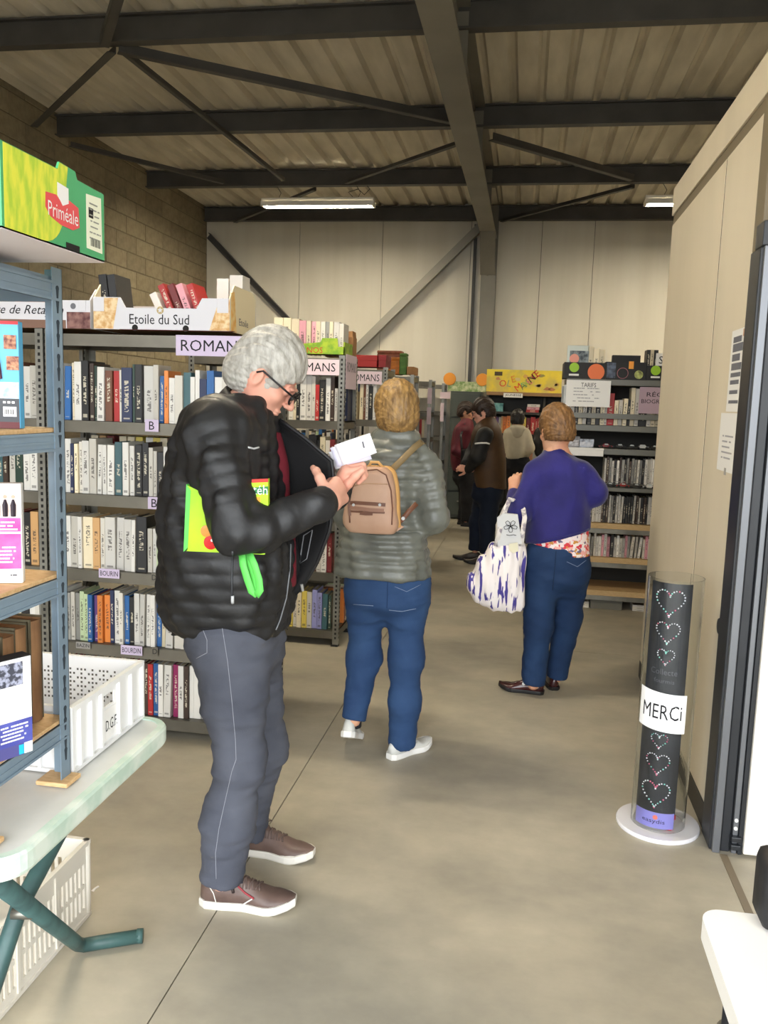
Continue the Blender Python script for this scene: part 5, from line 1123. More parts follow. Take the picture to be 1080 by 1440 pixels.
# ------------------------------------------------------------------ white table corner at lower right with a black case on it
m_wt = mat('smooth_white_top', (236, 234, 230), .35)
wt = thing('white_table', (.9, 1.0, 0), 'smooth white table top corner beside the door with a dark metal leg', 'table')
MB().prism(rounded(.325, 1.6, .55, 1.36, .035), (0, 0, .705), (1, 0, 0), (0, 1, 0), (0, 0, 1), .035).build('table_top', m_wt, wt)
MB().bbox(.40, 1.5, .62, 1.30, .68, .705, .004).build('under_frame', m_black, wt)
for (x, y) in ((at(1022, 1425, 1.20)[0]+.01, 1.20), (1.45, 1.25), (.43, .65), (1.45, .65)):
    l_ = MB().tube([(x, y, .70), (x, y, .012)], .016, 12).build('leg', m_black, wt, smooth=True); MB().lathe((x, y, 0), [(.02, 0), (.02, .014)], 14).build('leg_foot', m_hole, l_); MB().lathe((x, y, .60), [(.022, 0), (.022, .05)], 14).build('collar', m_galvd, l_)
bkc = thing('black_pouch', (.47, 1.23, .741), 'black padded pouch standing on the white table by the door', 'bag')
a = gnd(1068, 1305, .742)
MB().bbox(a[0]-.002, a[0]+.17, a[1]-.02, a[1]+.06, .7415, .86, .018).build('pouch_body', mat('black_padding', (26, 26, 28), .6, col2=(36, 36, 38), scale=30), bkc, smooth=True)
MB().bbox(a[0]+.03, a[0]+.15, a[1]-.024, a[1]-.018, .76, .79, .002).build('pocket', mat('black_padding2', (20, 20, 22), .5), bkc); MB().tube([(a[0]+.05, a[1]+.02, .858), (a[0]+.08, a[1]+.02, .90), (a[0]+.11, a[1]+.02, .858)], .006, 8).build('handle', m_black, bkc)
# ------------------------------------------------------------------ organic shapes: signed distance fields -> surface nets
class Field:
    def __init__(s, lo, hi, h):
        s.lo = np.array(lo, float); s.h = h; s.n = np.ceil((np.array(hi, float)-s.lo)/h).astype(int)+1
        s.ax = [s.lo[i]+h*np.arange(s.n[i]) for i in range(3)]; s.D = np.full(tuple(s.n), 0.5, dtype=np.float32)
    def sub(s, lo, hi):
        i0 = np.maximum(np.floor((np.array(lo)-s.lo)/s.h).astype(int), 0); i1 = np.minimum(np.ceil((np.array(hi)-s.lo)/s.h).astype(int)+1, s.n)
        if np.any(i1 <= i0): return None
        sl = tuple(slice(a, b) for a, b in zip(i0, i1))
        X, Y, Z = np.meshgrid(*(s.ax[i][sl[i]].astype(np.float32) for i in range(3)), indexing='ij', sparse=True)
        return sl, X, Y, Z
    def merge(s, sl, d, k, mode):
        A = s.D[sl]
        if mode == 'add':
            if k > 0:
                hh = np.clip(0.5+0.5*(d-A)/k, 0, 1); s.D[sl] = d*(1-hh)+A*hh-k*hh*(1-hh)
            else: s.D[sl] = np.minimum(A, d)
        elif mode == 'cut':
            d = -d
            if k > 0:
                hh = np.clip(0.5-0.5*(d-A)/k, 0, 1); s.D[sl] = d*(1-hh)+A*hh+k*hh*(1-hh)
            else: s.D[sl] = np.maximum(A, d)
    def cone(s, a, b, ra, rb, k=0.02, mode='add', ridge=None, flat=None):
        a, b = np.array(a, float), np.array(b, float); m = max(ra, rb)+0.06
        r = s.sub(np.minimum(a, b)-m, np.maximum(a, b)+m)
        if r is None: return s
        sl, X, Y, Z = r; ab = b-a; L2 = float(ab@ab)+1e-12; px, py, pz = X-a[0], Y-a[1], Z-a[2]
        t = np.clip((px*ab[0]+py*ab[1]+pz*ab[2])/L2, 0, 1)
        qx, qy, qz = px-t*ab[0], py-t*ab[1], pz-t*ab[2]
        if flat is not None:      # (axis, factor): thinner along axis by factor
            n, f = np.array(flat[0], float), flat[1]; n = n/np.linalg.norm(n); w = (qx*n[0]+qy*n[1]+qz*n[2])*(1/f-1)
            d = np.sqrt((qx+w*n[0])**2+(qy+w*n[1])**2+(qz+w*n[2])**2)-(ra+(rb-ra)*t)
            d = d*(0.5+0.5*f)
        else: d = np.sqrt(qx*qx+qy*qy+qz*qz)-(ra+(rb-ra)*t)
        if ridge: d = d-ridge[0]*np.abs(np.sin(np.pi*(t*math.sqrt(L2)+ridge[2])/ridge[1]))**0.5
        s.merge(sl, d, k, mode); return s
    def chain(s, pts, rs, k=0.02, **kw):
        off = 0.0; rg = kw.pop('ridge', None)
        for i in range(len(pts)-1):
            s.cone(pts[i], pts[i+1], rs[i], rs[i+1], k, ridge=(rg[0], rg[1], off) if rg else None, **kw)
            off += float(np.linalg.norm(np.array(pts[i+1])-np.array(pts[i])))
        return s
    def ell(s, c, r, ax=None, k=0.02, mode='add'):
        c = np.array(c, float); r = np.array(r, float); A = np.eye(3) if ax is None else np.array(ax, float); m = max(r)+0.05
        q = s.sub(c-m, c+m)
        if q is None: return s
        sl, X, Y, Z = q; px, py, pz = X-c[0], Y-c[1], Z-c[2]
        l = [(px*A[i][0]+py*A[i][1]+pz*A[i][2]) for i in range(3)]
        k0 = np.sqrt(sum((l[i]/r[i])**2 for i in range(3)))+1e-9; k1 = np.sqrt(sum((l[i]/r[i]**2)**2 for i in range(3)))+1e-9
        s.merge(sl, k0*(k0-1)/k1, k, mode); return s
    def loft(s, lv, k=0.02, ridge=None, p=2.3, mode='add'):
        """lv: (z, cx, cy, a, b, ang) horizontal superellipse slices from low to high z"""
        lv = np.array(sorted(lv), float); R = max(lv[:, 3].max(), lv[:, 4].max())+0.07
        q = s.sub((lv[:, 1].min()-R, lv[:, 2].min()-R, lv[0, 0]-0.05), (lv[:, 1].max()+R, lv[:, 2].max()+R, lv[-1, 0]+0.05))
        sl, X, Y, Z = q; z = Z.ravel()
        def sm(col):   # smooth (monotone-ish) interpolation
            zz = np.clip(z, lv[0, 0], lv[-1, 0]); i = np.clip(np.searchsorted(lv[:, 0], zz)-1, 0, len(lv)-2)
            z0, z1 = lv[i, 0], lv[i+1, 0]; t = (zz-z0)/(z1-z0); v = lv[:, col]; g = np.gradient(v, lv[:, 0])
            h = z1-z0; t2, t3 = t*t, t*t*t
            return ((2*t3-3*t2+1)*v[i]+(t3-2*t2+t)*h*g[i]+(-2*t3+3*t2)*v[i+1]+(t3-t2)*h*g[i+1]).reshape(1, 1, -1)
        cx, cy, a, b, an = (sm(i) for i in range(1, 6)); c_, s_ = np.cos(an), np.sin(an)
        if ridge:
            w = ridge[0]*np.abs(np.sin(np.pi*(z-lv[0, 0])/ridge[1])).reshape(1, 1, -1)**0.5; a = a+w; b = b+w
        dx, dy = X-cx, Y-cy; u = np.abs(dx*c_+dy*s_)/a; v = np.abs(-dx*s_+dy*c_)/b
        k0 = (u**p+v**p+1e-9)**(1/p); d = (k0-1)*np.minimum(a, b)*0.9
        zz = Z.reshape(1, 1, -1); d = np.maximum(d, np.maximum(lv[0, 0]-zz, zz-lv[-1, 0])); s.merge(sl, d.astype(np.float32), k, mode); return s
    def half(s, p, n, mode='cut', k=0.0):
        """remove the side n points to"""
        p, n = np.array(p, float), np.array(n, float); n = n/np.linalg.norm(n)
        X, Y, Z = np.meshgrid(*(a.astype(np.float32) for a in s.ax), indexing='ij', sparse=True)
        d = -((X-p[0])*n[0]+(Y-p[1])*n[1]+(Z-p[2])*n[2]); s.merge((slice(None),)*3, d, k, mode); return s
    def warp(s, fn):
        X, Y, Z = np.meshgrid(*(a.astype(np.float32) for a in s.ax), indexing='ij', sparse=True); s.D += fn(X, Y, Z).astype(np.float32); return s
    def mesh(s):
        D = s.D; D[0] = D[-1] = 0.5; D[:, 0] = D[:, -1] = 0.5; D[:, :, 0] = D[:, :, -1] = 0.5
        ins = D < 0; nx, ny, nz = D.shape
        acc = np.zeros((nx-1, ny-1, nz-1, 3), np.float32); cnt = np.zeros((nx-1, ny-1, nz-1), np.float32)
        quads = []
        for axis in range(3):
            sa = [slice(None)]*3; sb = [slice(None)]*3; sa[axis] = slice(0, -1); sb[axis] = slice(1, None)
            A, B = D[tuple(sa)], D[tuple(sb)]; cr_ = (A < 0) != (B < 0); idx = np.argwhere(cr_)
            if len(idx) == 0: continue
            va, vb = A[cr_], B[cr_]; t = va/(va-vb); pos = idx.astype(np.float32); pos[:, axis] += t
            o1, o2 = [(1, 2), (2, 0), (0, 1)][axis]
            for d1 in (0, -1):
                for d2 in (0, -1):
                    c = idx.copy(); c[:, o1] += d1; c[:, o2] += d2; ok = np.all(c >= 0, axis=1) & (c[:, 0] < nx-1) & (c[:, 1] < ny-1) & (c[:, 2] < nz-1)
                    np.add.at(acc, tuple(c[ok].T), pos[ok]); np.add.at(cnt, tuple(c[ok].T), 1)
            q = []
            for d1, d2 in ((0, 0), (-1, 0), (-1, -1), (0, -1)):
                c = idx.copy(); c[:, o1] += d1; c[:, o2] += d2; q.append(c)
            quads.append((q, va < 0))
        act = cnt > 0; ids = np.full(cnt.shape, -1, int); ids[act] = np.arange(act.sum())
        V = s.lo+s.h*(acc[act]/cnt[act][:, None]); F = []
        for q, flip in quads:
            f = np.stack([ids[tuple(c.T)] for c in q], axis=1); f[~flip] = f[~flip][:, ::-1]; F.append(f[np.all(f >= 0, axis=1)])
        return V.astype(float), np.concatenate(F)
def wob(seed, freq, amp, st=(1, 1, 1)):
    r = np.random.RandomState(seed); ks = r.normal(size=(5, 3)); ks = ks/np.linalg.norm(ks, axis=1, keepdims=True)*freq*np.array(st)*r.uniform(.6, 1.5, (5, 1)); ph = r.uniform(0, 6.28, 5)
    def f(X, Y, Z):
        o = 0
        for k, p in zip(ks, ph): o = o+np.sin(k[0]*X+k[1]*Y+k[2]*Z+p)
        return o*(amp/2.5)
    return f
def skin_obj(name, F, material, parent, smooth=True, relax=1):
    V, Q = F.mesh()
    for _ in range(relax):
        S = np.zeros_like(V); C = np.zeros(len(V))
        for a, b in ((0, 1), (1, 2), (2, 3), (3, 0)):
            np.add.at(S, Q[:, a], V[Q[:, b]]); np.add.at(S, Q[:, b], V[Q[:, a]]); np.add.at(C, Q[:, a], 1); np.add.at(C, Q[:, b], 1)
        V = V*.5+.5*S/np.maximum(C, 1)[:, None]
    o = fast_mesh(name, V, Q, material, parent, smooth); o['_bvh'] = 0
    return o
def fast_mesh(name, V, Q, material, parent, smooth=True):
    b = BASE[parent] if parent is not None else np.array([(V[:, 0].min()+V[:, 0].max())/2, (V[:, 1].min()+V[:, 1].max())/2, V[:, 2].min()])
    me = bpy.data.meshes.new(name); V2 = (V-b).astype(np.float32)
    me.vertices.add(len(V2)); me.vertices.foreach_set('co', V2.ravel()); me.loops.add(Q.size); me.loops.foreach_set('vertex_index', Q.astype(np.int32).ravel())
    me.polygons.add(len(Q)); me.polygons.foreach_set('loop_start', (np.arange(len(Q))*4).astype(np.int32)); me.update(calc_edges=True)
    if smooth: me.polygons.foreach_set('use_smooth', np.ones(len(Q), bool))
    me.materials.append(material); o = bpy.data.objects.new(name, me); COL.objects.link(o); BASE[o] = b
    if parent is not None: o.parent = parent
    else: o.location = tuple(b)
    return o
def join_into(o, V, Q):
    """append more surface to an object (kept one mesh)"""
    me = o.data; n0 = len(me.vertices); co = np.empty(n0*3, np.float32); me.vertices.foreach_get('co', co); q0 = np.empty(len(me.loops), np.int32); me.loops.foreach_get('vertex_index', q0)
    V2 = np.concatenate([co.reshape(-1, 3), (V-BASE[o]).astype(np.float32)]); Q2 = np.concatenate([q0.reshape(-1, 4), Q+n0])
    mm = me.materials[0]; nm = me.name; new = bpy.data.meshes.new(nm)
    new.vertices.add(len(V2)); new.vertices.foreach_set('co', V2.ravel()); new.loops.add(Q2.size); new.loops.foreach_set('vertex_index', Q2.astype(np.int32).ravel())
    new.polygons.add(len(Q2)); new.polygons.foreach_set('loop_start', (np.arange(len(Q2))*4).astype(np.int32)); new.update(calc_edges=True); new.polygons.foreach_set('use_smooth', np.ones(len(Q2), bool)); new.materials.append(mm)
    o.data = new; bpy.data.meshes.remove(me)
def unit(v): v = np.array(v, float); return v/np.linalg.norm(v)
def frame(f, up=(0, 0, 1)):
    f = unit(f); r = unit(np.cross(f, up)); u = np.cross(r, f); return r, f, u      # right, forward, up
def bvh(o):
    me = o.data; b = Vector(tuple(BASE[o])); vs = [v.co+b for v in me.vertices]; return BVHTree.FromPolygons(vs, [tuple(p.vertices) for p in me.polygons])
def cast(tree, x, y, lift=0.001):
    d = ray(x, y); h = tree.ray_cast(Vector(tuple(CAM)), Vector(tuple(d)))
    if h[0] is None: return None
    return np.array(h[0])-unit(d)*lift
def seam(tree, pxs, r, name, material, parent, step=6, lift=0.0008):
    """a thin cord lying on the cloth, traced through photo points"""
    P = []
    for (x0, y0), (x1, y1) in zip(pxs[:-1], pxs[1:]):
        n = max(2, int(math.hypot(x1-x0, y1-y0)/step))
        for i in range(n): 
            c = cast(tree, x0+(x1-x0)*i/n, y0+(y1-y0)*i/n, lift)
            if c is not None: P.append(c)
    c = cast(tree, *pxs[-1], lift)
    if c is not None: P.append(c)
    P = [p for i, p in enumerate(P) if i == 0 or np.linalg.norm(p-P[i-1]) < .12]
    return MB().tube(P, r, 6).build(name, material, parent, smooth=True) if len(P) > 1 else None

# ---- head: c = centre of skull, f = facing direction, s = scale (1 = 23 cm tall head)
def head_field(F, c, f, up=(0, 0, 1), s=1.0, face=True, k=0.018):
    r, f, u = frame(f, up); A = (r, f, u); c = np.array(c, float); P = lambda x, y, z: c+s*(r*x+f*y+u*z)
    F.ell(P(0, -.012, .022), s*np.array([.074, .093, .088]), A, k*s)              # cranium
    F.ell(P(0, .022, -.045), s*np.array([.062, .068, .075]), A, .03*s)            # face
    F.ell(P(0, .050, -.098), s*np.array([.030, .026, .022]), A, .03*s)            # chin
    for q in (-1, 1):
        F.cone(P(q*.058, -.005, -.055), P(q*.022, .055, -.100), .016*s, .016*s, .03*s)     # jaw
        F.ell(P(q*.042, .062, -.035), s*np.array([.020, .018, .018]), A, .02*s)            # cheekbone
        F.ell(P(q*.076, -.008, -.022), s*np.array([.011, .020, .031]), A, .008*s); F.ell(P(q*.085, -.002, -.022), s*np.array([.006, .010, .018]), A, .004*s, 'cut')   # ear
        F.ell(P(q*.031, .088, -.006), s*np.array([.017, .012, .010]), A, .012*s, 'cut')    # eye socket
        F.ell(P(q*.031, .077, -.008), s*np.array([.0125, .0115, .0115]), A, .003*s)        # eyeball
        F.ell(P(q*.030, .086, .008), s*np.array([.019, .009, .006]), A, .010*s)            # brow
    F.cone(P(0, .086, .0), P(0, .106, -.034), .008*s, .0115*s, .012*s); F.ell(P(0, .110, -.038), s*np.array([.012, .011, .010]), A, .006*s)
    for q in (-1, 1): F.ell(P(q*.012, .100, -.041), s*np.array([.008, .009, .007]), A, .005*s)
    F.ell(P(0, .088, -.067), s*np.array([.023, .010, .0055]), A, .005*s); F.ell(P(0, .087, -.077), s*np.array([.020, .010, .006]), A, .005*s); F.ell(P(0, .099, -.0715), s*np.array([.022, .006, .0014]), A, .002*s, 'cut')
    return P
def hair_field(h, c, f, up=(0, 0, 1), s=1.0, thick=.016, front=.055, low=-.075, side=.02, crown=.0, seed=1, strand=.004, freq=90, quiff=0.0, fz=-.055):
    """hair cap: shell around the skull, open at the face"""
    r, f, u = frame(f, up); A = (r, f, u); c = np.array(c, float); P = lambda x, y, z: c+s*(r*x+f*y+u*z); R = .17*s
    F = Field(c-R, c+R, h); t = thick
    F.ell(P(0, -.012, .024+crown*.3), s*np.array([.074+t, .093+t, .088+t+crown]), A, 0); F.ell(P(0, -.035, -.03), s*np.array([.070+t, .072+t, .080]), A, .02*s)
    if quiff: F.ell(P(0, .062, .070), s*np.array([.062, .045, .034+quiff]), A, .03*s)
    F.half(P(0, 0, low), -u+.15*f, k=.01*s)                                   # nape line
    F.ell(P(0, .125, fz), s*np.array([.10, .085, .082]), A, .012*s, 'cut')  # face opening
    for q in (-1, 1): F.ell(P(q*.098, .012, -.03), s*np.array([.032, .030, .036+side]), A, .008*s, 'cut')   # ear opening
    rr = np.random.RandomState(seed); ph = rr.uniform(0, 6.28, 8)
    def st(X, Y, Z):
        x = ((X-c[0])*r[0]+(Y-c[1])*r[1]+(Z-c[2])*r[2])/s; y = ((X-c[0])*f[0]+(Y-c[1])*f[1]+(Z-c[2])*f[2])/s; z = ((X-c[0])*u[0]+(Y-c[1])*u[1]+(Z-c[2])*u[2])/s
        a = np.arctan2(x, z+.06); b = np.arctan2(y+.03, z+.1)
        return s*strand*(.5*np.sin(freq*.35*a+6*b+ph[0])+.35*np.sin(freq*.62*a-4*b+ph[1])+.3*np.sin(freq*a+9*b+ph[2])+.35*np.sin(freq*.16*a+11*b+ph[3]))
    F.warp(st); return F, P
# ---- hand: fingers as capsule chains.  w wrist, d pointing direction, n palm normal (side the fingers curl to), thumb side +1/-1
def hand_field(w, d, n, side=1, curl=(.5, .6, .7, .8), thumb=.4, s=1.0, h=.0028, spread=.08, thumb_dir=None):
    d = unit(d); n = np.array(n, float); n = unit(n-d*(n@d)); x = np.cross(d, n)*side          # x points to the thumb side
    w = np.array(w, float); P = lambda a, b, c: w+s*(x*a+d*b+n*c)
    F = Field(w-s*.05+np.minimum(0, d*.17*s)-.075*s, w+s*.05+np.maximum(0, d*.17*s)+.075*s, h)
    F.cone(P(0, -.035, 0), P(0, .01, 0), .027*s, .026*s, .015*s, flat=(n, .78))
    F.cone(P(.016, .015, 0), P(.026, .085, 0), .019*s, .014*s, .02*s); F.cone(P(-.012, .015, 0), P(-.024, .078, .002), .019*s, .013*s, .02*s); F.cone(P(.003, .01, 0), P(.003, .085, .0), .021*s, .014*s, .02*s)
    base = [(.028, .086), (.0095, .090), (-.009, .087), (-.026, .079)]; lens = [(.040, .026, .020), (.044, .029, .021), (.041, .027, .020), (.031, .021, .018)]; rad = [(.0088, .0078, .0068), (.009, .008, .007), (.0086, .0076, .0066), (.0076, .0066, .006)]
    tips = []
    for i in range(4):
        p = P(base[i][0], base[i][1], 0); a = 0.0; c = curl[i]; fan = (1.5-i)*spread
        dd = unit(d*math.cos(fan)+x*math.sin(fan)); pts = [p]
        for j in range(3):
            a += c*(.75, 1.15, .8)[j]; p = p+s*lens[i][j]*(dd*math.cos(a)+n*math.sin(a)); pts.append(p)
        F.chain(pts, [rad[i][0]*s*1.08, rad[i][0]*s, rad[i][1]*s, rad[i][2]*s], .0035*s); tips.append(pts[-1])
    q0 = P(.022, .022, .006); td = unit(x*.75+d*.65+n*.25) if thumb_dir is None else unit(thumb_dir); q1 = q0+td*.042*s; t2 = unit(td*(1-thumb*.3)+d*.35+n*thumb*.6-x*thumb*.5); q2 = q1+t2*.032*s; t3 = unit(t2+n*thumb*.4-x*thumb*.4); q3 = q2+t3*.024*s
    F.chain([q0, q1, q2, q3], [.016*s, .0125*s, .0105*s, .0085*s], .006*s); tips.append(q3)
    return F, tips
# ---- shoe: heel point on floor, direction, length
def shoe(parent, heel, d, L, mu, ms, lace=None, pitch=0.0, height=.10, sole_t=.026, wide=.047, roll=0.0, name='shoe', low=False, trim=None):
    d = np.array(d, float); d[2] = 0; d = unit(d); x = np.cross(d, (0, 0, 1.)); cp, sp = math.cos(pitch), math.sin(pitch); f = d*cp-np.array((0, 0, 1.))*sp; u = np.array((0, 0, 1.))*cp+d*sp; heel = np.array(heel, float)
    P = lambda a, b, c: heel+x*a+f*b+u*c
    S = np.linspace(0, 1, 17); W = np.interp(S, [0, .06, .2, .45, .68, .82, .93, 1], [.35, .66, .74, .72, 1.0, .94, .66, .25])*wide
    Hh = np.interp(S, [0, .05, .22, .36, .5, .68, .85, .95, 1], [.72, .98, 1.0, .95, .78, .55, .42, .32, .2])*height if not low else np.interp(S, [0, .05, .22, .3, .5, .68, .85, .95, 1], [.66, .8, .74, .60, .58, .52, .40, .30, .2])*height
    toe = np.interp(S, [0, .75, 1], [0, 0, .016]); cx = np.interp(S, [0, .5, 1], [0, .0, .006])
    n = 14; vs = []; fs = []
    for i, s_ in enumerate(S):
        for k in range(n):
            a = math.pi*k/(n-1); ex = abs(math.cos(a))**.72*(1 if math.cos(a) > 0 else -1); ez = math.sin(a)**.62
            top = .42 if s_ < .3 else .30
            vs.append(P(cx[i]+W[i]*ex*(1-(1-top)*.55*ez*(1 if s_ < .6 else .55)), s_*L, sole_t*.7+toe[i]+max(.012, Hh[i]-sole_t*.7)*ez))
    for i in range(len(S)-1):
        for k in range(n-1): fs.append((i*n+k, i*n+k+1, (i+1)*n+k+1, (i+1)*n+k))
        fs.append((i*n+n-1, i*n, (i+1)*n, (i+1)*n+n-1))
    fs += [tuple(range(n-1, -1, -1)), tuple((len(S)-1)*n+k for k in range(n))]
    up = MB().add(vs, fs).build(name, mu, parent, smooth=True)
    sv = []; sf = []; m_ = len(S)
    out = [(cx[i]-W[i]*1.07-.001, S[i]*L*1.02-.004, toe[i]) for i in range(m_)]+[(cx[i]+W[i]*1.07+.001, S[i]*L*1.02-.004, toe[i]) for i in range(m_-1, -1, -1)]; q = len(out)
    for e, (dz, g) in enumerate(((0.0, .93), (.006, 1.0), (sole_t-.003, 1.0), (sole_t, .97))):
        for (a, b, c) in out: sv.append(P(a*g, (b-L*.5)*(.99 if g < 1 else 1)+L*.5, c+dz))
    for e in range(3):
        for k in range(q): sf.append((e*q+k, e*q+(k+1)%q, (e+1)*q+(k+1)%q, (e+1)*q+k))
    sf += [tuple(range(q-1, -1, -1)), tuple(3*q+k for k in range(q))]
    MB().add(sv, sf).build('sole', ms, up)
    if lace:
        tree = bvh(up)
        for j, s_ in enumerate((.40, .47, .54, .61)):
            for q_ in (-1, 1):
                pts = []
                for t in np.linspace(-1, 1, 7):
                    o = P(t*.026, (s_+q_*t*.022)*L, .3); hh = tree.ray_cast(Vector(tuple(o)), Vector(tuple(-u)))
                    if hh[0] is not None: pts.append(np.array(hh[0])+u*.0025)
                if len(pts) > 1: MB().tube(pts, .0028, 6).build('lace', lace, up, smooth=True)
        o = P(0, .36*L, .3); hh = tree.ray_cast(Vector(tuple(o)), Vector(tuple(-u)))
        if hh[0] is not None:
            b0 = np.array(hh[0])
            for q_ in (-1, 1): MB().tube([b0+u*.003, b0+x*q_*.018+u*.014+f*.008, b0+x*q_*.032+u*.002+f*.02, b0+x*q_*.012+u*.004], .0028, 6).build('lace', lace, up, smooth=True)
    return up, P
def glasses(parent, P, mt, ml, s=1.0):
    g = MB()
    for q in (-1, 1):
        ring = [P(q*.034+.024*math.cos(a), .106-.004*abs(math.cos(a)), -.010+.018*math.sin(a)) for a in np.linspace(0, 2*math.pi, 17)]
        g.tube(ring, .0032*s, 6, caps=False); g.tube([P(q*.057, .104, -.004), P(q*.076, .085, -.002), P(q*.085, .0, .002), P(q*.085, -.012, -.012)], .0028*s, 6)
    g.tube([P(-.011, .108, -.006), P(0, .113, -.003), P(.011, .108, -.006)], .002*s, 6)
    o = g.build('glasses', mt, parent, smooth=True)
    for q in (-1, 1):
        lm = MB(); lm.lathe(P(q*.034, .1045, -.010), [(.022*s, 0), (.022*s, .0012)], 16, ax=P(0, 1, 0)-P(0, 0, 0)); lm.build('lens', ml, o)
    return o
m_skin = mat('skin_fair', (224, 168, 146), .5, col2=(212, 148, 128), scale=9, mix=(.35, .7), spec=.35)
m_skin2 = mat('skin_warm', (222, 172, 140), .5, col2=(206, 146, 118), scale=9, mix=(.35, .7), spec=.35)
m_skin3 = mat('skin_tan', (206, 154, 122), .5, col2=(190, 134, 104), scale=9, spec=.35)
def hairmat(name, c1, c2, c3=None):
    return mat(name, c1, .42, col2=c2, scale=42, stretch=(1.6, 1.6, .5), mix=(.3, .75), bump=.3, bscale=150, spec=.4)
def denim(name, c1, c2): return mat(name, c1, .8, col2=c2, scale=5, mix=(.3, .72), bump=.12, bscale=260, spec=.2)
m_lens = mat('dark_lens', (40, 36, 36), .1, coat=.5); m_frame = mat('glasses_frame', (24, 20, 22), .3)
def zof(px, Y): return at(px[0], px[1], Y)
def base_body(name, label, base, headc, headf, hs, torso, arms, legs, skin, hh=.004, bh=.014, neck=None, up=(0, 0, 1)):
    """one continuous skin figure under the clothes: trunk, limbs, neck and head.  Returns (thing, body, P)"""
    t = thing('person', base, label, 'person')
    pts = [np.array(l[1:3]) for l in torso]; allp = np.array([[l[1], l[2], l[0]] for l in torso]+[p for a in arms for p in a]+[p for l in legs for p in l]+[headc])
    F = Field(allp.min(0)-.2, allp.max(0)+.2, bh)
    F.loft([(z, x, y, a*.86, b*.84, an) for z, x, y, a, b, an in torso], .03)
    for a in arms: F.chain(a, [.05, .042, .03], .03)
    for l in legs: F.chain(l, [.075, .05, .035], .03)
    nb, nt = neck; F.cone(nb, nt, .058*hs, .055*hs, .03)
    body = skin_obj('body', F, skin, t)
    H = Field(np.array(headc)-.19*hs, np.array(headc)+.19*hs, hh); P = head_field(H, headc, headf, up, hs)
    H.cone(nb, nt, .056*hs, .056*hs, .03*hs)
    V, Q = H.mesh(); join_into(body, V, Q)
    return t, body, P
def add_hand(body, *a, **k):
    F, tips = hand_field(*a, **k); V, Q = F.mesh(); join_into(body, V, Q); return tips
def bounds(pts, m): p = np.array(pts, float); return p.min(0)-m, p.max(0)+m
def trousers(t, pelvis, legs, rads, mt, h=.008, seed=3, wr=.004, top=None, name='trousers', cuff=None, k=.05):
    """pelvis: loft levels; legs: joint lists (hip, knee, ankle)"""
    pts = [p for l in legs for p in l]+[(l[1], l[2], l[0]) for l in pelvis]; lo, hi = bounds(pts, .22); F = Field(lo, hi, h)
    F.loft([(pelvis[0][0]-.07, pelvis[0][1], pelvis[0][2], pelvis[0][3]*.70, pelvis[0][4]*.45, 0)]+list(pelvis), .02)
    for l, r in zip(legs, rads): F.chain(l, r, k)
    w1 = wob(seed, 20, wr*.45, (.6, .6, 1.2)); w2 = wob(seed+1, 60, wr*.38, (.8, .8, 1.3)); w3 = wob(seed+2, 130, wr*.3, (.5, .5, 1.6)); F.warp(lambda X, Y, Z: w1(X, Y, Z)+w2(X, Y, Z)+w3(X, Y, Z))
    for l in legs:
        a = np.array(l[-1]); d = unit(a-np.array(l[-2]))
        r = F.sub(a-.13, a+.13); sl, X, Y, Z = r; F.merge(sl, -((X-a[0])*d[0]+(Y-a[1])*d[1]+(Z-a[2])*d[2])+.0, 0, 'cut')
    return skin_obj(name, F, mt, t)

# ================================================================== the grey-haired man
YM = 2.44
mj = mat('black_nylon', (27, 27, 30), .5, col2=(21, 21, 23), scale=12, bump=.12, bscale=45, spec=.5)
mjm = mat('black_lining', (15, 15, 17), .85, col2=(19, 19, 21), scale=9, bump=.1, bscale=60)
def X_(px, py, Y=YM): return at(px, py, Y)[0]
def L_(py, xl, xr, b, Y=YM, cy=None, an=0.0):
    a0, a1 = at(xl, py, Y), at(xr, py, Y); return ((a0[2]+a1[2])/2, (a0[0]+a1[0])/2, Y if cy is None else cy, (a1[0]-a0[0])/2, b, an)
tor = [L_(884, 258, 396, .165), L_(862, 243, 404, .19), L_(820, 237, 411, .212), L_(760, 238, 410, .218), L_(700, 242, 402, .215), L_(650, 248, 396, .215), L_(605, 266, 388, .20), L_(580, 290, 384, .155), L_(556, 312, 380, .085)]
rs, re, rw = at(300, 604, 2.27), at(334, 753, 2.165), at(450, 711, 2.30)
ls, le, lw = at(322, 600, 2.61), at(392, 738, 2.66), at(468, 690, 2.505)
rh, rk, ra = at(322, 900, 2.34), at(338, 1068, 2.31), at(312, 1238, 2.285)
lh, lk, la = at(352, 900, 2.54), at(370, 1050, 2.57), at(350, 1172, 2.60)
hc = at(377, 524, 2.44); hf = unit((.78, .10, -.60)); hs = 1.05
man, mbody, MP = base_body('person', 'grey-haired person in a black puffer jacket and grey jeans checking inside the jacket', (hc[0]-.08, 2.44, 0), hc, hf, hs, tor, [[rs, re, rw], [ls, le, lw]], [[rh, rk, ra], [lh, lk, la]], m_skin, hh=.0034, neck=(at(338, 585, 2.44), at(362, 548, 2.44)))
# hands
rtips = add_hand(mbody, rw+np.array([.018, .03, .010]), (.16, .93, .25), (-.85, .10, -.50), 1, curl=(1.0, 1.05, 1.1, 1.1), thumb=.45, s=1.12, thumb_dir=(-.45, .30, .75))
ltips = add_hand(mbody, at(470, 698, 2.50), (.38, -.12, .90), (.80, .30, -.35), -1, curl=(1.3, 1.32, 1.35, 1.35), thumb=.30, s=1.12, thumb_dir=(.62, -.45, .62), spread=.03)
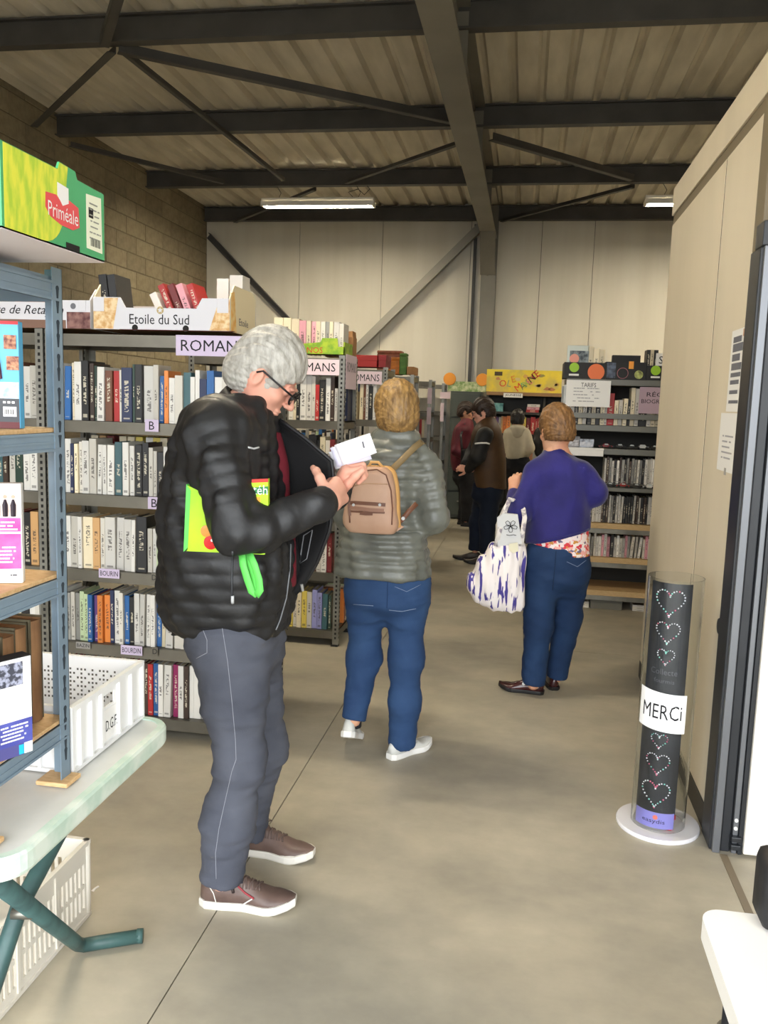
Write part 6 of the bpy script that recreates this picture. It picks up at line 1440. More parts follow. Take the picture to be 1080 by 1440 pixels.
# jacket
pts = [(l[1], l[2], l[0]) for l in tor]+[rs, re, rw, ls, le, lw]; lo, hi = bounds(pts, .26); F = Field(lo, hi, .0065)
F.loft(tor, .0, ridge=(.0078, .043), p=2.4)
F.ell(rs+np.array([.01, .02, .0]), (.10, .085, .085), k=.05)
e0, e1 = rs+(re-rs)*.78, re+(rw-re)*.25+np.array([0, 0, -.008]); F.chain([rs, e0], [.084, .066], .035, ridge=(.0055, .040)); F.chain([e0, re+np.array([-.006, 0, .006]), e1], [.062, .060, .058], .03); F.chain([e1, rw], [.058, .050], .03, ridge=(.003, .05))
F.chain([ls, le, lw], [.084, .070, .050], .035, ridge=(.006, .045))
w1 = wob(5, 26, .005, (1, 1, .7)); w2 = wob(6, 70, .0055, (1.4, 1.4, .7)); F.warp(lambda X, Y, Z: w1(X, Y, Z)+w2(X, Y, Z))
jk = skin_obj('jacket', F, mj, man)
jt = bvh(jk)
# collar
cb, cf = at(318, 545, 2.44), at(384, 592, 2.44); cc = (cb+cf)/2; ax = unit(cf-cb); up_ = unit(np.cross((0, -1, 0), ax)*-1); up_ = up_ if up_[2] > 0 else -up_
g = []
for i in range(25):
    a = 2*math.pi*i/24; ring = []
    for (hgt, rr_) in ((-.075, 1.12), (-.04, 1.06), (-.01, 1.0), (.006, .96)): ring.append(cc+ax*math.cos(a)*.083*rr_+np.array((0, 1., 0))*math.sin(a)*.078*rr_+up_*hgt+np.array((0, 0, -.02 if False else 0)))
    g.append(ring)
MB().grid(g, .016).build('collar', mj, man, smooth=True)
# shirt seen in the jacket opening
sh = [(l[0], l[1]+(.017 if 1.30 < l[0] < 1.42 else .009), 2.45, l[3], .075, 0) for l in tor if .93 < l[0] < 1.50]
F = Field(*bounds([(l[1], l[2], l[0]) for l in sh], .26), .009); F.loft(sh, 0); skin_obj('shirt', F, mat('maroon_shirt', (112, 24, 40), .8, col2=(98, 20, 34), scale=10), man)
# held-open left front of the jacket
lft = [(384, 590, 2.47), (392, 640, 2.50), (402, 700, 2.53), (408, 760, 2.54), (404, 815, 2.53), (392, 858, 2.52)]
rgt = [(394, 591, 2.48), (430, 617, 2.47), (466, 648, 2.46), (470, 690, 2.435), (463, 745, 2.45), (446, 790, 2.48), (424, 826, 2.50)]
def along(P, t): 
    t = t*(len(P)-1); i = min(int(t), len(P)-2); q = t-i; return tuple(P[i][j]*(1-q)+P[i+1][j]*q for j in range(3))
g = []
for i in range(22):
    v = i/21; a, b = along(lft, v), along(rgt, v); row = []
    for j in range(15):
        u = j/14; px_ = a[0]*(1-u)+b[0]*u; py_ = a[1]*(1-u)+b[1]*u; Y = a[2]*(1-u)+b[2]*u+.018*math.sin(math.pi*u)*math.cos(3*v)+.006*math.sin(9*v+4*u); row.append(at(px_, py_, Y))
    g.append(row)
MB().grid(g, .014).build('jacket_front', mjm, man, smooth=True)
fr_ = [g[i][14] for i in range(22)]; MB().tube([p+np.array([.002, -.004, 0]) for p in fr_], .006, 8).build('jacket_edge', mj, man, smooth=True)
pk_ = [g[13][5], g[13][8], g[16][8], g[16][5], g[13][5]]; MB().tube([np.array(p)+np.array([0, -.009, 0]) for p in pk_], .0018, 6).build('pocket_outline', mat('grey_stitch', (120, 122, 126), .6), man)
MB().tube([np.array(g[20][12])+np.array([0, -.01, 0]), np.array(g[21][13])+np.array([.012, -.01, -.002])], .005, 8).build('hem_toggle', mat('silver_bits', (190, 190, 190), .3, metal=.6), man)
# trims on the jacket
m_sil = mat('reflective_silver', (200, 202, 204), .4)
seam(jt, [(349, 629), (357, 631), (364, 629)], .0028, 'reflective_strip', m_sil, man, 3, .002)
seam(jt, [(409, 765), (408, 800), (403, 840), (394, 872), (388, 886)], .0022, 'zip_edge', mat('grey_zip', (120, 122, 126), .4), man, 5, .002)
seam(jt, [(327, 775), (326, 810), (326, 838)], .003, 'pocket_zip', mat('dark_zip', (60, 62, 66), .4), man, 5, .002)
seam(jt, [(327, 838), (327, 848)], .005, 'zip_pull', m_sil, man, 3, .003)
# hair
F, HP = hair_field(.0042, hc, hf, (0, 0, 1), hs, thick=.013, crown=.006, low=-.092, side=.022, seed=4, strand=.003, freq=80, quiff=.0, fz=-.040)
hr = skin_obj('hair', F, hairmat('grey_hair', (196, 192, 184), (134, 130, 122)), man, relax=0)
glasses(man, MP, m_frame, m_lens, hs)
# jeans
mjean = denim('grey_denim', (92, 95, 106), (68, 71, 82))
pel = [(at(330, 925, YM)[2], rh[0]*.5+lh[0]*.5-.005, 2.44, .125, .16, 0), (at(330, 890, YM)[2], at(325, 890, YM)[0], 2.44, .140, .168, 0), (at(330, 850, YM)[2], at(323, 860, YM)[0], 2.44, .14, .165, 0)]
jn = trousers(man, pel, [[rh, rh*.5+rk*.5+np.array([.0, 0, 0]), rk, rk*.5+ra*.5+np.array([-.008, 0, 0]), ra], [lh, lk, la]], [[.102, .094, .074, .070, .066], [.100, .072, .060]], mjean, h=.0075, seed=8, wr=.008)
jt2 = bvh(jn)
m_st = mat('pale_stitch', (150, 152, 162), .8)
seam(jt2, [(312, 880), (320, 930), (326, 985), (331, 1040), (332, 1068), (326, 1085), (318, 1120), (308, 1165), (303, 1200), (304, 1236)], .0009, 'side_seam', m_st, man, 5)
seam(jt2, [(284, 882), (291, 900), (291, 918), (276, 926)], .0009, 'pocket_seam', m_st, man, 4)
# shoes
mls = mat('taupe_leather', (112, 92, 84), .42, col2=(92, 74, 68), scale=14, bump=.08, bscale=60); mws = mat('white_rubber', (226, 222, 214), .6); mlc = mat('taupe_lace', (96, 80, 74), .7)
h1 = gnd(284, 1268); t1 = gnd(412, 1276); h2 = gnd(338, 1192); t2 = gnd(425, 1190)
s1, SP = shoe(man, h1, t1-h1, .292, mls, mws, mlc, height=.108, wide=.052)
s2, SP2 = shoe(man, np.array([la[0]-.055, 2.615, 0]), (1, -.03, 0), .285, mls, mws, mlc, height=.108, wide=.052)
tr_ = bvh(s1); seam(tr_, [(328, 1240), (345, 1256), (357, 1264)], .003, 'red_zip', mat('red_zip', (150, 50, 58), .5), s1, 3, .002)
seam(tr_, [(290, 1240), (300, 1256), (304, 1270)], .0016, 'pale_piping', mws, s1, 3, .002); seam(tr_, [(340, 1273), (355, 1264)], .0022, 'pale_piping', mws, s1, 3, .002)
seam(tr_, [(326, 1242), (328, 1256)], .0045, 'zip_pull', mat('dark_pull', (52, 40, 38), .5), s1, 3, .003)
# papers in the left hand
pp = thing('paper_sheets', at(497, 640, 2.47), 'loose white sheets held up in the hand of the grey-haired person', 'paper')
def sheet(px, Y, nm, mt, dz=0.0):
    c = [at(x, y, Y+dz) for x, y in px]; c[2] = c[2]+np.array([0, .012, 0]); g = [[c[0]*(1-u)*(1-v)+c[1]*u*(1-v)+c[3]*(1-u)*v+c[2]*u*v+np.array([0, -.006*math.sin(math.pi*u), 0]) for v in np.linspace(0, 1, 5)] for u in np.linspace(0, 1, 7)]
    MB().grid(g, .0012).build(nm, mt, pp, smooth=True)
sheet([(470, 626), (520, 609), (529, 637), (482, 655)], 2.470, 'sheet', mat('bright_paper', (246, 246, 252), .6)); sheet([(464, 630), (512, 614), (522, 646), (474, 657)], 2.476, 'sheet', mat('lilac_sheet', (232, 230, 250), .6)); sheet([(462, 636), (506, 620), (516, 648), (472, 660)], 2.482, 'sheet', mat('bright_paper', (246, 246, 252), .6))
MB().tube([at(510, 621, 2.461), at(512, 630, 2.461)], .0022, 6).build('ink_mark', mat('grey_print', (110, 110, 116), .7), pp)
# folded green shopping bag under the arm
gbag = thing('folded_bag', at(315, 778, 2.2), 'folded lime green shopping bag with tomato print clamped under the arm', 'bag')
m_lime = mat('lime_bag', (190, 226, 40), .45, col2=(150, 214, 50), scale=9, mix=(.35, .7)); m_grn = mat('green_strap', (104, 214, 96), .55)
YB = 2.196
def poly_sheet(px, Y, th, nm, mt, par):
    c = [at(x, y, Y) for x, y in px]; n = len(c); MB().add([p for p in c]+[p+np.array([0, th, 0]) for p in c], [tuple(range(n)), tuple(range(2*n-1, n-1, -1))]+[((k+1) % n, k, n+k, n+(k+1) % n) for k in range(n)]).build(nm, mt, par)
poly_sheet([(264, 683), (264, 773), (262, 775), (372, 780), (374, 774), (377, 720), (377, 673), (330, 684), (300, 700)], YB, .014, 'bag_body', m_lime, gbag)
poly_sheet([(262, 681), (268, 690), (264, 770), (258, 776)], YB-.001, .018, 'green_fold', m_grn, gbag)
poly_sheet([(354, 674), (377, 673), (377, 678), (354, 679)], YB-.0012, .001, 'red_band', mat('bag_red', (206, 60, 50), .5), gbag)
lettering('téh', at(366, 689, YB-.0015), (1, 0, .02), (0, 0, 1), .026, m_bw, gbag, width=.042, off=.001)
poly_sheet([(352, 686), (377, 684), (377, 694), (352, 695)], YB-.0006, .0004, 'green_band', mat('bag_dgreen', (40, 130, 70), .5), gbag)
poly_sheet([(357, 699), (366, 699), (366, 709), (357, 709)], YB-.001, .001, 'orange_print', mat('bag_orange', (236, 160, 60), .5), gbag)
for (x, y, r_, c, nm) in ((296, 763, .020, (210, 40, 40), 'tomato_print'), (290, 747, .017, (222, 150, 70), 'pepper_print')):
    MB().lathe(at(x, y, YB-.0005), [(r_, 0), (r_*.97, .0012), (r_*.5, .002)], 20, ax=(0, -1, 0)).build(nm, mat('fr_%d' % c[1], c, .3), gbag, smooth=False)
MB().lathe(at(298, 760, YB-.0030), [(.004, 0), (.003, .0005)], 12, ax=(0, -1, 0)).build('tomato_glint_print', m_bw, gbag)
def strap(pxs, Y, w, nm, mt, par, th=.003):
    P = [at(x, y, Y+dy) for x, y, dy in pxs]; g = []
    for i, p in enumerate(P):
        d = unit(P[min(i+1, len(P)-1)]-P[max(i-1, 0)]); s_ = unit(np.cross(d, (0, 1, 0))); g.append([p-s_*w/2, p, p+s_*w/2])
    return MB().grid(g, th).build(nm, mt, par, smooth=True)
strap([(340, 776, 0), (342, 795, -.004), (348, 815, -.008), (354, 832, -.008), (358, 836, -.004), (361, 830, .0), (358, 812, .002), (352, 792, .004), (350, 776, .004)], YB+.0, .020, 'handle', m_grn, gbag)
strap([(350, 777, .004), (358, 795, .0), (364, 815, -.002), (366, 830, -.002), (360, 838, .0)], YB-.004, .02, 'handle', m_grn, gbag)
# ================================================================== woman with the tan backpack
def lv(py, xl, xr, b, Y, cy=None, an=0.0, p0=0): 
    a0, a1 = at(xl, py, Y), at(xr, py, Y); return ((a0[2]+a1[2])/2, (a0[0]+a1[0])/2, Y if cy is None else cy, (a1[0]-a0[0])/2, b, an)
YW = 3.50
tor = [lv(808, 476, 602, .155, YW), lv(785, 478, 600, .155, YW), lv(750, 485, 596, .145, YW), lv(700, 497, 588, .130, YW), lv(660, 500, 598, .128, YW), lv(632, 510, 598, .112, YW), lv(612, 526, 588, .085, YW), lv(598, 536, 578, .066, YW)]
rs, re, rw = at(597, 650, 3.48), at(611, 728, 3.44), at(588, 742, 3.70)
ls, le, lw = at(514, 650, 3.52), at(487, 722, 3.52), at(494, 735, 3.78)
rh, rk, ra = at(573, 826, 3.50), at(571, 925, 3.50), at(565, 1048, 3.52)
lh, lk, la = at(516, 826, 3.50), at(512, 925, 3.55), at(497, 1012, 3.47)
hc = at(557, 578, 3.50); hf = unit((-.32, .94, -.08))
t, body, P = base_body('person', 'person walking away in a silvery grey quilted jacket and blue jeans with a backpack', (at(545, 1060, 3.5)[0], 3.5, 0), hc, hf, 1.0, tor, [[rs, re, rw], [ls, le, lw]], [[rh, rk, ra], [lh, lk, la]], m_skin2, hh=.0045, neck=(at(556, 615, 3.5), at(556, 592, 3.5)))
add_hand(body, rw, (-.5, .75, .3), (-.5, -.3, -.8), 1, curl=(.5, .55, .6, .65), s=.9, h=.0045); add_hand(body, lw, (.3, .85, .3), (.4, -.3, -.8), -1, curl=(.5, .55, .6, .65), s=.9, h=.0045)
lo, hi = bounds([(l[1], l[2], l[0]) for l in tor]+[rs, re, rw, ls, le, lw], .24); F = Field(lo, hi, .0075)
F.loft(tor, 0, ridge=(.014, .042), p=2.3); F.chain([rs, re], [.060, .052], .03, ridge=(.011, .040)); F.chain([re, rw], [.052, .042], .03, ridge=(.009, .040)); F.chain([ls, le, lw], [.060, .052, .042], .03, ridge=(.011, .040))
w1 = wob(15, 20, .005, (1.3, 1.3, .8)); w2 = wob(16, 70, .004, (1.4, 1.4, .6)); F.warp(lambda X, Y, Z: w1(X, Y, Z)+w2(X, Y, Z))
mq = mat('silver_grey_nylon', (112, 114, 106), .4, col2=(92, 94, 88), scale=7, bump=.15, bscale=40, spec=.5)
skin_obj('quilted_jacket', F, mq, t)
c_ = at(557, 606, 3.5); g = [[c_+np.array([math.cos(a)*r_, math.sin(a)*r_*.95, z]) for z, r_ in ((-.045, .082), (-.015, .074), (.012, .070))] for a in np.linspace(0, 2*math.pi, 25)]
MB().grid(g, .014).build('collar', mq, t, smooth=True)
F, HP = hair_field(.0048, hc, hf, s=1.0, thick=.020, crown=.004, low=-.085, side=-.008, seed=9, strand=.0028, freq=95)
skin_obj('hair', F, hairmat('blond_hair', (172, 136, 82), (92, 66, 40)), t, relax=0)
mdn = denim('blue_denim', (52, 78, 116), (36, 58, 94))
pel = [(at(545, 845, YW)[2], at(545, 845, YW)[0], YW, .172, .135, 0), (at(545, 820, YW)[2], at(545, 820, YW)[0], YW, .175, .138, 0), (at(545, 795, YW)[2], at(543, 795, YW)[0], YW, .165, .13, 0)]
rk2 = rk*.5+ra*.5; jn = trousers(t, pel, [[rh, rk, rk2+np.array([.004, -.004, 0]), ra], [lh, lk, la]], [[.090, .070, .064, .060], [.088, .068, .056]], mdn, h=.008, seed=21, wr=.005)
tr_ = bvh(jn); ms_ = mat('denim_stitch', (120, 134, 160), .7)
seam(tr_, [(545, 812), (545, 835), (544, 855)], .0014, 'seat_seam', denim('denim_dark', (36, 56, 92), (36, 56, 92)), t, 5); seam(tr_, [(555, 825), (572, 832), (592, 822)], .0012, 'pocket_seam', ms_, t, 4); seam(tr_, [(547, 858), (565, 860), (585, 856)], .0016, 'pocket_seam', ms_, t, 4); seam(tr_, [(497, 850), (512, 851), (525, 852)], .0016, 'pocket_seam', ms_, t, 4)
msn = mat('white_leather', (214, 214, 210), .5, col2=(196, 196, 190), scale=9); mso = mat('white_sole', (232, 230, 226), .55)
hl = np.array([ra[0]-.045, ra[1]-.058, 0]); shoe(t, hl, (.60, .80, 0), .25, msn, mso, mat('grey_lace', (180, 180, 176), .7), height=.08, wide=.043)
tip = gnd(488, 1056); pit = .55; d_ = unit((-.05, 1, 0)); hl = tip-d_*.245*math.cos(pit)+np.array([0, .1, .245*math.sin(pit)+.004]); 
hl = np.array([la[0]-.012, la[1]-.066, .107]); shoe(t, hl, (-.05, 1, 0), .25, msn, mso, None, pitch=.42, height=.092, wide=.043)
for (a_, nm) in ((ra, 'sock'), (la, 'sock')): 
    MB().tube([a_+np.array([0, .01, .03]), a_+np.array([0, .012, -.035])], [.034, .034], 12).build(nm, mat('dark_sock', (34, 36, 44), .8), t, smooth=True)
# backpack (hangs from one shoulder)
bp = thing('backpack', at(523, 750, 3.28), 'tan and beige backpack hanging on the silvery grey quilted jacket', 'backpack')
YB2 = 3.285
bl_ = [lv(749, 492, 555, .040, YB2), lv(742, 486, 559, .050, YB2), lv(715, 485, 558, .056, YB2), lv(690, 489, 557, .055, YB2), lv(672, 496, 554, .052, YB2), lv(662, 505, 550, .046, YB2), lv(656, 515, 543, .034, YB2)]
F = Field(*bounds([(l[1], l[2], l[0]) for l in bl_], .16), .005); F.loft(bl_, 0, p=3.2)
mbg = mat('beige_leather', (196, 160, 136), .5, col2=(184, 146, 122), scale=8); mtn = mat('tan_leather', (214, 166, 104), .5); mbr = mat('brown_strap', (112, 74, 56), .5)
bo = skin_obj('pack_body', F, mbg, bp, relax=2); bt = bvh(bo)
F = Field(*bounds([(l[1], l[2], l[0]) for l in bl_], .16), .005); F.loft([(l[0]+.002, l[1]+.006, l[2]+.028, l[3]+.004, l[4]*.74, 0) for l in bl_[1:]], 0, p=3.0); skin_obj('side_gusset', F, mtn, bp, relax=2)
seam(bt, [(492, 735), (491, 712), (494, 690), (502, 672), (514, 662), (530, 660), (543, 668), (550, 690), (552, 715), (551, 738)], .0032, 'piping', mbr, bp, 5, .001); seam(bt, [(498, 683), (515, 680), (545, 681)], .0022, 'top_zip', mat('brass_zip', (176, 140, 110), .4), bp, 4, .001)
def band(tree, pxs, w, nm, mt, par, lift=.003):
    P = [cast(tree, x, y, lift) for x, y in pxs]; P = [p for p in P if p is not None]; g = []
    for i, p in enumerate(P):
        d = unit(P[min(i+1, len(P)-1)]-P[max(i-1, 0)]); s_ = unit(np.cross(d, unit(p-CAM))); g.append([p-s_*w/2, p+s_*w/2])
    return MB().grid(g, .003).build(nm, mt, par) if len(P) > 1 else None
band(bt, [(489, 707), (500, 707), (515, 708), (530, 709), (542, 710)], .014, 'strap_band', mbr, bp); band(bt, [(492, 714), (505, 715), (520, 717), (540, 718)], .014, 'strap_band', mat('strap_band2', (150, 110, 90), .5), bp); band(bt, [(493, 719), (510, 720), (541, 721)], .008, 'strap_band', mbr, bp); band(bt, [(506, 722), (514, 723), (524, 723)], .01, 'logo_tab', mbr, bp, .004); band(bt, [(491, 706), (491, 715), (492, 725)], .01, 'side_tab', mbr, bp, .005)
for x in (534, 497): 
    c = cast(bt, x, 710, .006); MB().lathe(c, [(.006, 0), (.005, .003)], 12, ax=(0, -1, 0)).build('buckle', m_sil, bp)
MB().tube([at(518, 657, 3.28), at(522, 650, 3.28), at(532, 650, 3.28), at(538, 657, 3.28)], .006, 8).build('top_handle', mtn, bp, smooth=True)
def ribbon(P, w, nm, mt, par, nrm=(0, -1, 0), th=.004):
    P = [np.array(p) for p in P]; g = []
    for i, p in enumerate(P):
        d = unit(P[min(i+1, len(P)-1)]-P[max(i-1, 0)]); s_ = unit(np.cross(d, nrm)); g.append([p-s_*w/2, p+s_*w/2])
    return MB().grid(g, th).build(nm, mt, par, smooth=True)
ribbon([at(547, 664, 3.32), at(560, 652, 3.335), at(572, 640, 3.352), at(584, 628, 3.375), at(592, 622, 3.41), at(594, 624, 3.46)], .026, 'shoulder_strap', mat('strap_olive', (128, 108, 74), .6), bp)
ribbon([at(557, 738, 3.315), at(566, 730, 3.32), at(576, 718, 3.335), at(586, 708, 3.35)], .020, 'lower_strap', mbr, bp); MB().lathe(at(567, 729, 3.308), [(.008, 0), (.007, .004)], 12, ax=(0, -1, 0)).build('buckle', m_sil, bp); poly_sheet([(555, 735), (568, 741), (557, 748)], 3.31, .006, 'strap_wing', mbg, bp)

# ================================================================== woman in the blue sweater
YS = 4.52
tor = [lv(772, 744, 828, .135, YS), lv(750, 742, 829, .140, YS), lv(715, 744, 829, .138, YS), lv(685, 746, 828, .130, YS), lv(660, 748, 824, .118, YS), lv(645, 757, 816, .10, YS), lv(634, 766, 803, .075, YS), lv(626, 770, 797, .058, YS)]
rs, re, rw = at(817, 662, 4.50), at(838, 694, 4.52), at(818, 700, 4.74)
ls, le, lw = at(752, 664, 4.52), at(731, 722, 4.44), at(723, 694, 4.58)
rh, rk, ra = at(803, 795, 4.54), at(798, 870, 4.58), at(782, 952, 4.60)
lh, lk, la = at(762, 795, 4.48), at(757, 880, 4.46), at(750, 962, 4.45)
hc = at(782, 603, 4.52); hf = unit((-.42, .88, -.20))
t, body, P = base_body('person', 'person in a royal blue sweater and jeans browsing, with short brown hair', (at(770, 975, 4.5)[0], 4.52, 0), hc, hf, .98, tor, [[rs, re, rw], [ls, le, lw]], [[rh, rk, ra], [lh, lk, la]], m_skin2, hh=.0048, neck=(at(783, 640, 4.52), at(782, 615, 4.52)))
add_hand(body, lw+np.array([0, .01, .01]), (-.05, .45, .85), (.3, .8, -.4), -1, curl=(1.0, 1.05, 1.1, 1.15), thumb=.6, s=.95, h=.004); add_hand(body, rw, (-.6, .7, .2), (-.5, -.4, -.7), 1, curl=(.6, .6, .65, .7), s=.92, h=.0045)
lo, hi = bounds([(l[1], l[2], l[0]) for l in tor]+[rs, re, rw, ls, le, lw], .22); F = Field(lo, hi, .0075)
F.loft(tor, 0, p=2.3); F.chain([rs, re], [.066, .060], .04); F.chain([re, rw], [.060, .045], .03); F.chain([ls, le], [.068, .060], .04); F.chain([le, lw], [.058, .040], .03)
w1 = wob(31, 24, .010, (1.2, 1.2, .8)); w2 = wob(32, 60, .002); F.warp(lambda X, Y, Z: w1(X, Y, Z)+w2(X, Y, Z))
q0, q1 = at(742, 770, 4.38), at(829, 750, 4.38); n_ = unit(np.cross(q1-q0, (0, 1, 0))); n_ = n_ if n_[2] < 0 else -n_; F.half(q0, n_)
mbl = mat('royal_blue_knit', (36, 32, 112), .8, col2=(28, 25, 94), scale=6, bump=.1, bscale=200, sheen=.2)
sw = skin_obj('sweater', F, mbl, t); swt = bvh(sw)
seam(swt, [(742, 764), (765, 759), (800, 752), (828, 744)], .004, 'hem_rib', mbl, t, 5, -.001)
# flowered blouse hem below the sweater
F = Field(*bounds([(l[1], l[2], l[0]) for l in tor[:3]], .2), .007); F.loft([(at(780, 778, YS)[2], tor[0][1]+.015, YS, .150, .133, 0), (at(780, 750, YS)[2], tor[1][1], YS, .158, .133, 0), (at(780, 735, YS)[2], tor[1][1], YS, .155, .13, 0)], 0)
q0, q1 = at(745, 762, 4.38), at(790, 776, 4.38); F.ell(at(745, 800, 4.38), (.11, .3, .11), k=.01, mode='cut')
def flower_mat():
    m = bpy.data.materials.new('flower_print'); m.use_nodes = True; nt = m.node_tree; b = nt.nodes['Principled BSDF']; tc = nt.nodes.new('ShaderNodeTexCoord'); v = nt.nodes.new('ShaderNodeTexVoronoi'); v.inputs['Scale'].default_value = 62
    n = nt.nodes.new('ShaderNodeTexNoise'); n.inputs['Scale'].default_value = 40; ad = nt.nodes.new('ShaderNodeVectorMath'); ad.operation = 'MULTIPLY_ADD'; ad.inputs[1].default_value = (.03, .03, .03)
    nt.links.new(tc.outputs['Object'], n.inputs['Vector']); nt.links.new(n.outputs['Color'], ad.inputs[0]); nt.links.new(tc.outputs['Object'], ad.inputs[2]); nt.links.new(ad.outputs[0], v.inputs['Vector'])
    r = nt.nodes.new('ShaderNodeValToRGB'); r.color_ramp.interpolation = 'CONSTANT'; e = r.color_ramp.elements; e[0].color = lin((240, 224, 222)); e[1].position = .38; e[1].color = lin((214, 56, 66))
    for p_, c in ((.55, (236, 170, 160)), (.68, (244, 232, 224)), (.82, (206, 140, 60)), (.9, (110, 100, 130))): q = e.new(p_); q.color = lin(c)
    sp = nt.nodes.new('ShaderNodeSeparateColor'); nt.links.new(v.outputs['Color'], sp.inputs[0]); nt.links.new(sp.outputs[0], r.inputs[0]); nt.links.new(r.outputs[0], b.inputs['Base Color']); b.inputs['Roughness'].default_value = .8; return m
skin_obj('blouse', F, flower_mat(), t)
F, HP = hair_field(.005, hc, hf, s=.98, thick=.017, crown=.010, low=-.066, side=.01, seed=19, strand=.0035, freq=85)
skin_obj('hair', F, hairmat('brown_hair', (140, 102, 62), (78, 54, 34)), t, relax=0)
mdk = denim('dark_denim', (38, 62, 98), (28, 46, 78))
pel = [(at(785, 815, YS)[2], at(782, 815, YS)[0], YS, .160, .135, 0), (at(785, 795, YS)[2], at(783, 795, YS)[0], YS, .168, .14, 0), (at(785, 765, YS)[2], at(784, 765, YS)[0], YS, .155, .132, 0)]
jn = trousers(t, pel, [[lh, lk, la], [rh, rk, ra]], [[.096, .074, .062], [.094, .072, .058]], mdk, h=.0085, seed=41, wr=.006)
tr_ = bvh(jn); seam(tr_, [(782, 775), (780, 800), (777, 830)], .002, 'seat_seam', denim('denim_darker', (24, 40, 66), (24, 40, 66)), t, 5); seam(tr_, [(797, 790), (812, 797), (824, 788)], .0015, 'pocket_seam', ms_, t, 4); seam(tr_, [(738, 790), (736, 850), (736, 900), (738, 940)], .0018, 'side_seam', denim('denim_darker', (24, 40, 66), (24, 40, 66)), t, 6)
mbs = mat('burgundy_leather', (70, 30, 30), .25, col2=(44, 22, 24), scale=8, coat=.4); mks = mat('black_sole', (26, 24, 24), .5)
h_, tp = gnd(764, 976), gnd(703, 968)
s_1, SPx = shoe(t, h_, tp-h_, .245, mbs, mks, None, height=.082, sole_t=.02, wide=.043); MB().lathe(SPx(-.034, .105, .055), [(.009, 0), (.008, .004)], 14, ax=(0, -1, .35)).build('white_flower', mso, s_1)
shoe(t, np.array([ra[0]-.005, ra[1]-.035, 0]), (-.25, .95, 0), .245, mbs, mks, None, height=.082, sole_t=.02, wide=.043)
pn = thing('pen', at(735, 672, 4.6), 'slim grey pen in the hand of the person in blue', 'pen'); MB().tube([at(722, 681, 4.62), at(742, 668, 4.62)], .0045, 8).build('barrel', mat('pen_grey', (70, 84, 90), .3), pn); MB().tube([at(721, 682, 4.62), at(718, 684, 4.62)], [.0045, .001], 8).build('tip', m_sil, pn)
# tie-dye tote bag on the left forearm
tg = thing('tote_bag', at(700, 858, 4.36), 'white tote bag with indigo streaks hanging from the forearm of the person in blue', 'bag')
def dye_mat():
    m = bpy.data.materials.new('indigo_streaks'); m.use_nodes = True; nt = m.node_tree; b = nt.nodes['Principled BSDF']; tc = nt.nodes.new('ShaderNodeTexCoord'); mp = nt.nodes.new('ShaderNodeMapping'); mp.inputs['Scale'].default_value = (52, 34, 7); mp.inputs['Rotation'].default_value = (0, .30, 0)
    n = nt.nodes.new('ShaderNodeTexNoise'); n.inputs['Scale'].default_value = 1.0; n.inputs['Detail'].default_value = 2.5; nt.links.new(tc.outputs['Object'], mp.inputs[0]); nt.links.new(mp.outputs[0], n.inputs['Vector'])
    r = nt.nodes.new('ShaderNodeValToRGB'); e = r.color_ramp.elements; e[0].position = .56; e[0].color = lin((236, 228, 226)); e[1].position = .585; e[1].color = lin((70, 60, 140)); nt.links.new(n.outputs['Fac'], r.inputs[0]); nt.links.new(r.outputs[0], b.inputs['Base Color']); b.inputs['Roughness'].default_value = .85; return m
m_dye = dye_mat(); YT = 4.37
bl_ = [lv(858, 690, 734, .045, YT), lv(852, 676, 737, .060, YT), lv(840, 662, 738, .075, YT), lv(825, 656, 739, .085, YT), lv(805, 663, 739, .085, YT), lv(785, 675, 739, .075, YT), lv(770, 687, 738, .06, YT), lv(762, 694, 737, .05, YT)]
F = Field(*bounds([(l[1], l[2], l[0]) for l in bl_], .16), .006); F.loft(bl_, 0, p=2.2); fold = lambda X, Y, Z: .003*np.sin(75*X+26*Z)+.0025*np.sin(130*X-8*Z+30*Y); F.warp(fold)
skin_obj('bag_body', F, m_dye, tg)
poly_sheet([(700, 768), (699, 728), (708, 722), (728, 724), (734, 765)], YT-.055, .03, 'inner_pouch', mat('pouch_grey', (206, 206, 206), .8), tg)
def squig(pts, nm='flower_drawing'): MB().tube([at(x, y, YT-.058) for x, y in pts], .0016, 5).build(nm, m_ink, tg)
for k in range(5):
    a = k*1.25+.3; cx_, cy_ = 718, 740; squig([(cx_, cy_)]+[(cx_+9*math.cos(a+q)*s_, cy_+8*math.sin(a+q)*s_) for q, s_ in ((-.45, .7), (-.2, 1.05), (.2, 1.05), (.45, .7))]+[(cx_, cy_)])
squig([(712, 752), (717, 753), (722, 752), (726, 753)])
poly_sheet([(716, 765), (728, 763), (729, 775), (722, 778), (716, 774)], YT-.082, .006, 'paper_tag', mat('cream_tag', (222, 216, 190), .7), tg)
mstr = mat('strap_print', (222, 216, 210), .8, col2=(150, 142, 150), scale=30, mix=(.5, .6))
ribbon([at(697, 768, YT-.05), at(703, 745, YT-.055), at(711, 715, YT-.03), at(717, 702, YT-.01), at(724, 704, YT+.06), at(728, 712, YT+.10)], .024, 'handle', mstr, tg, th=.006)
ribbon([at(733, 768, YT-.045), at(735, 748, YT-.05), at(738, 728, YT-.04), at(736, 716, YT+.0), at(732, 712, YT+.08)], .024, 'handle', mstr, tg, th=.006)
poly_sheet([(697, 752), (697, 738), (706, 716), (712, 706), (714, 712), (706, 742), (701, 756)], YT-.02, .012, 'cloth_flap', mat('pouch_beige', (200, 190, 178), .8), tg)

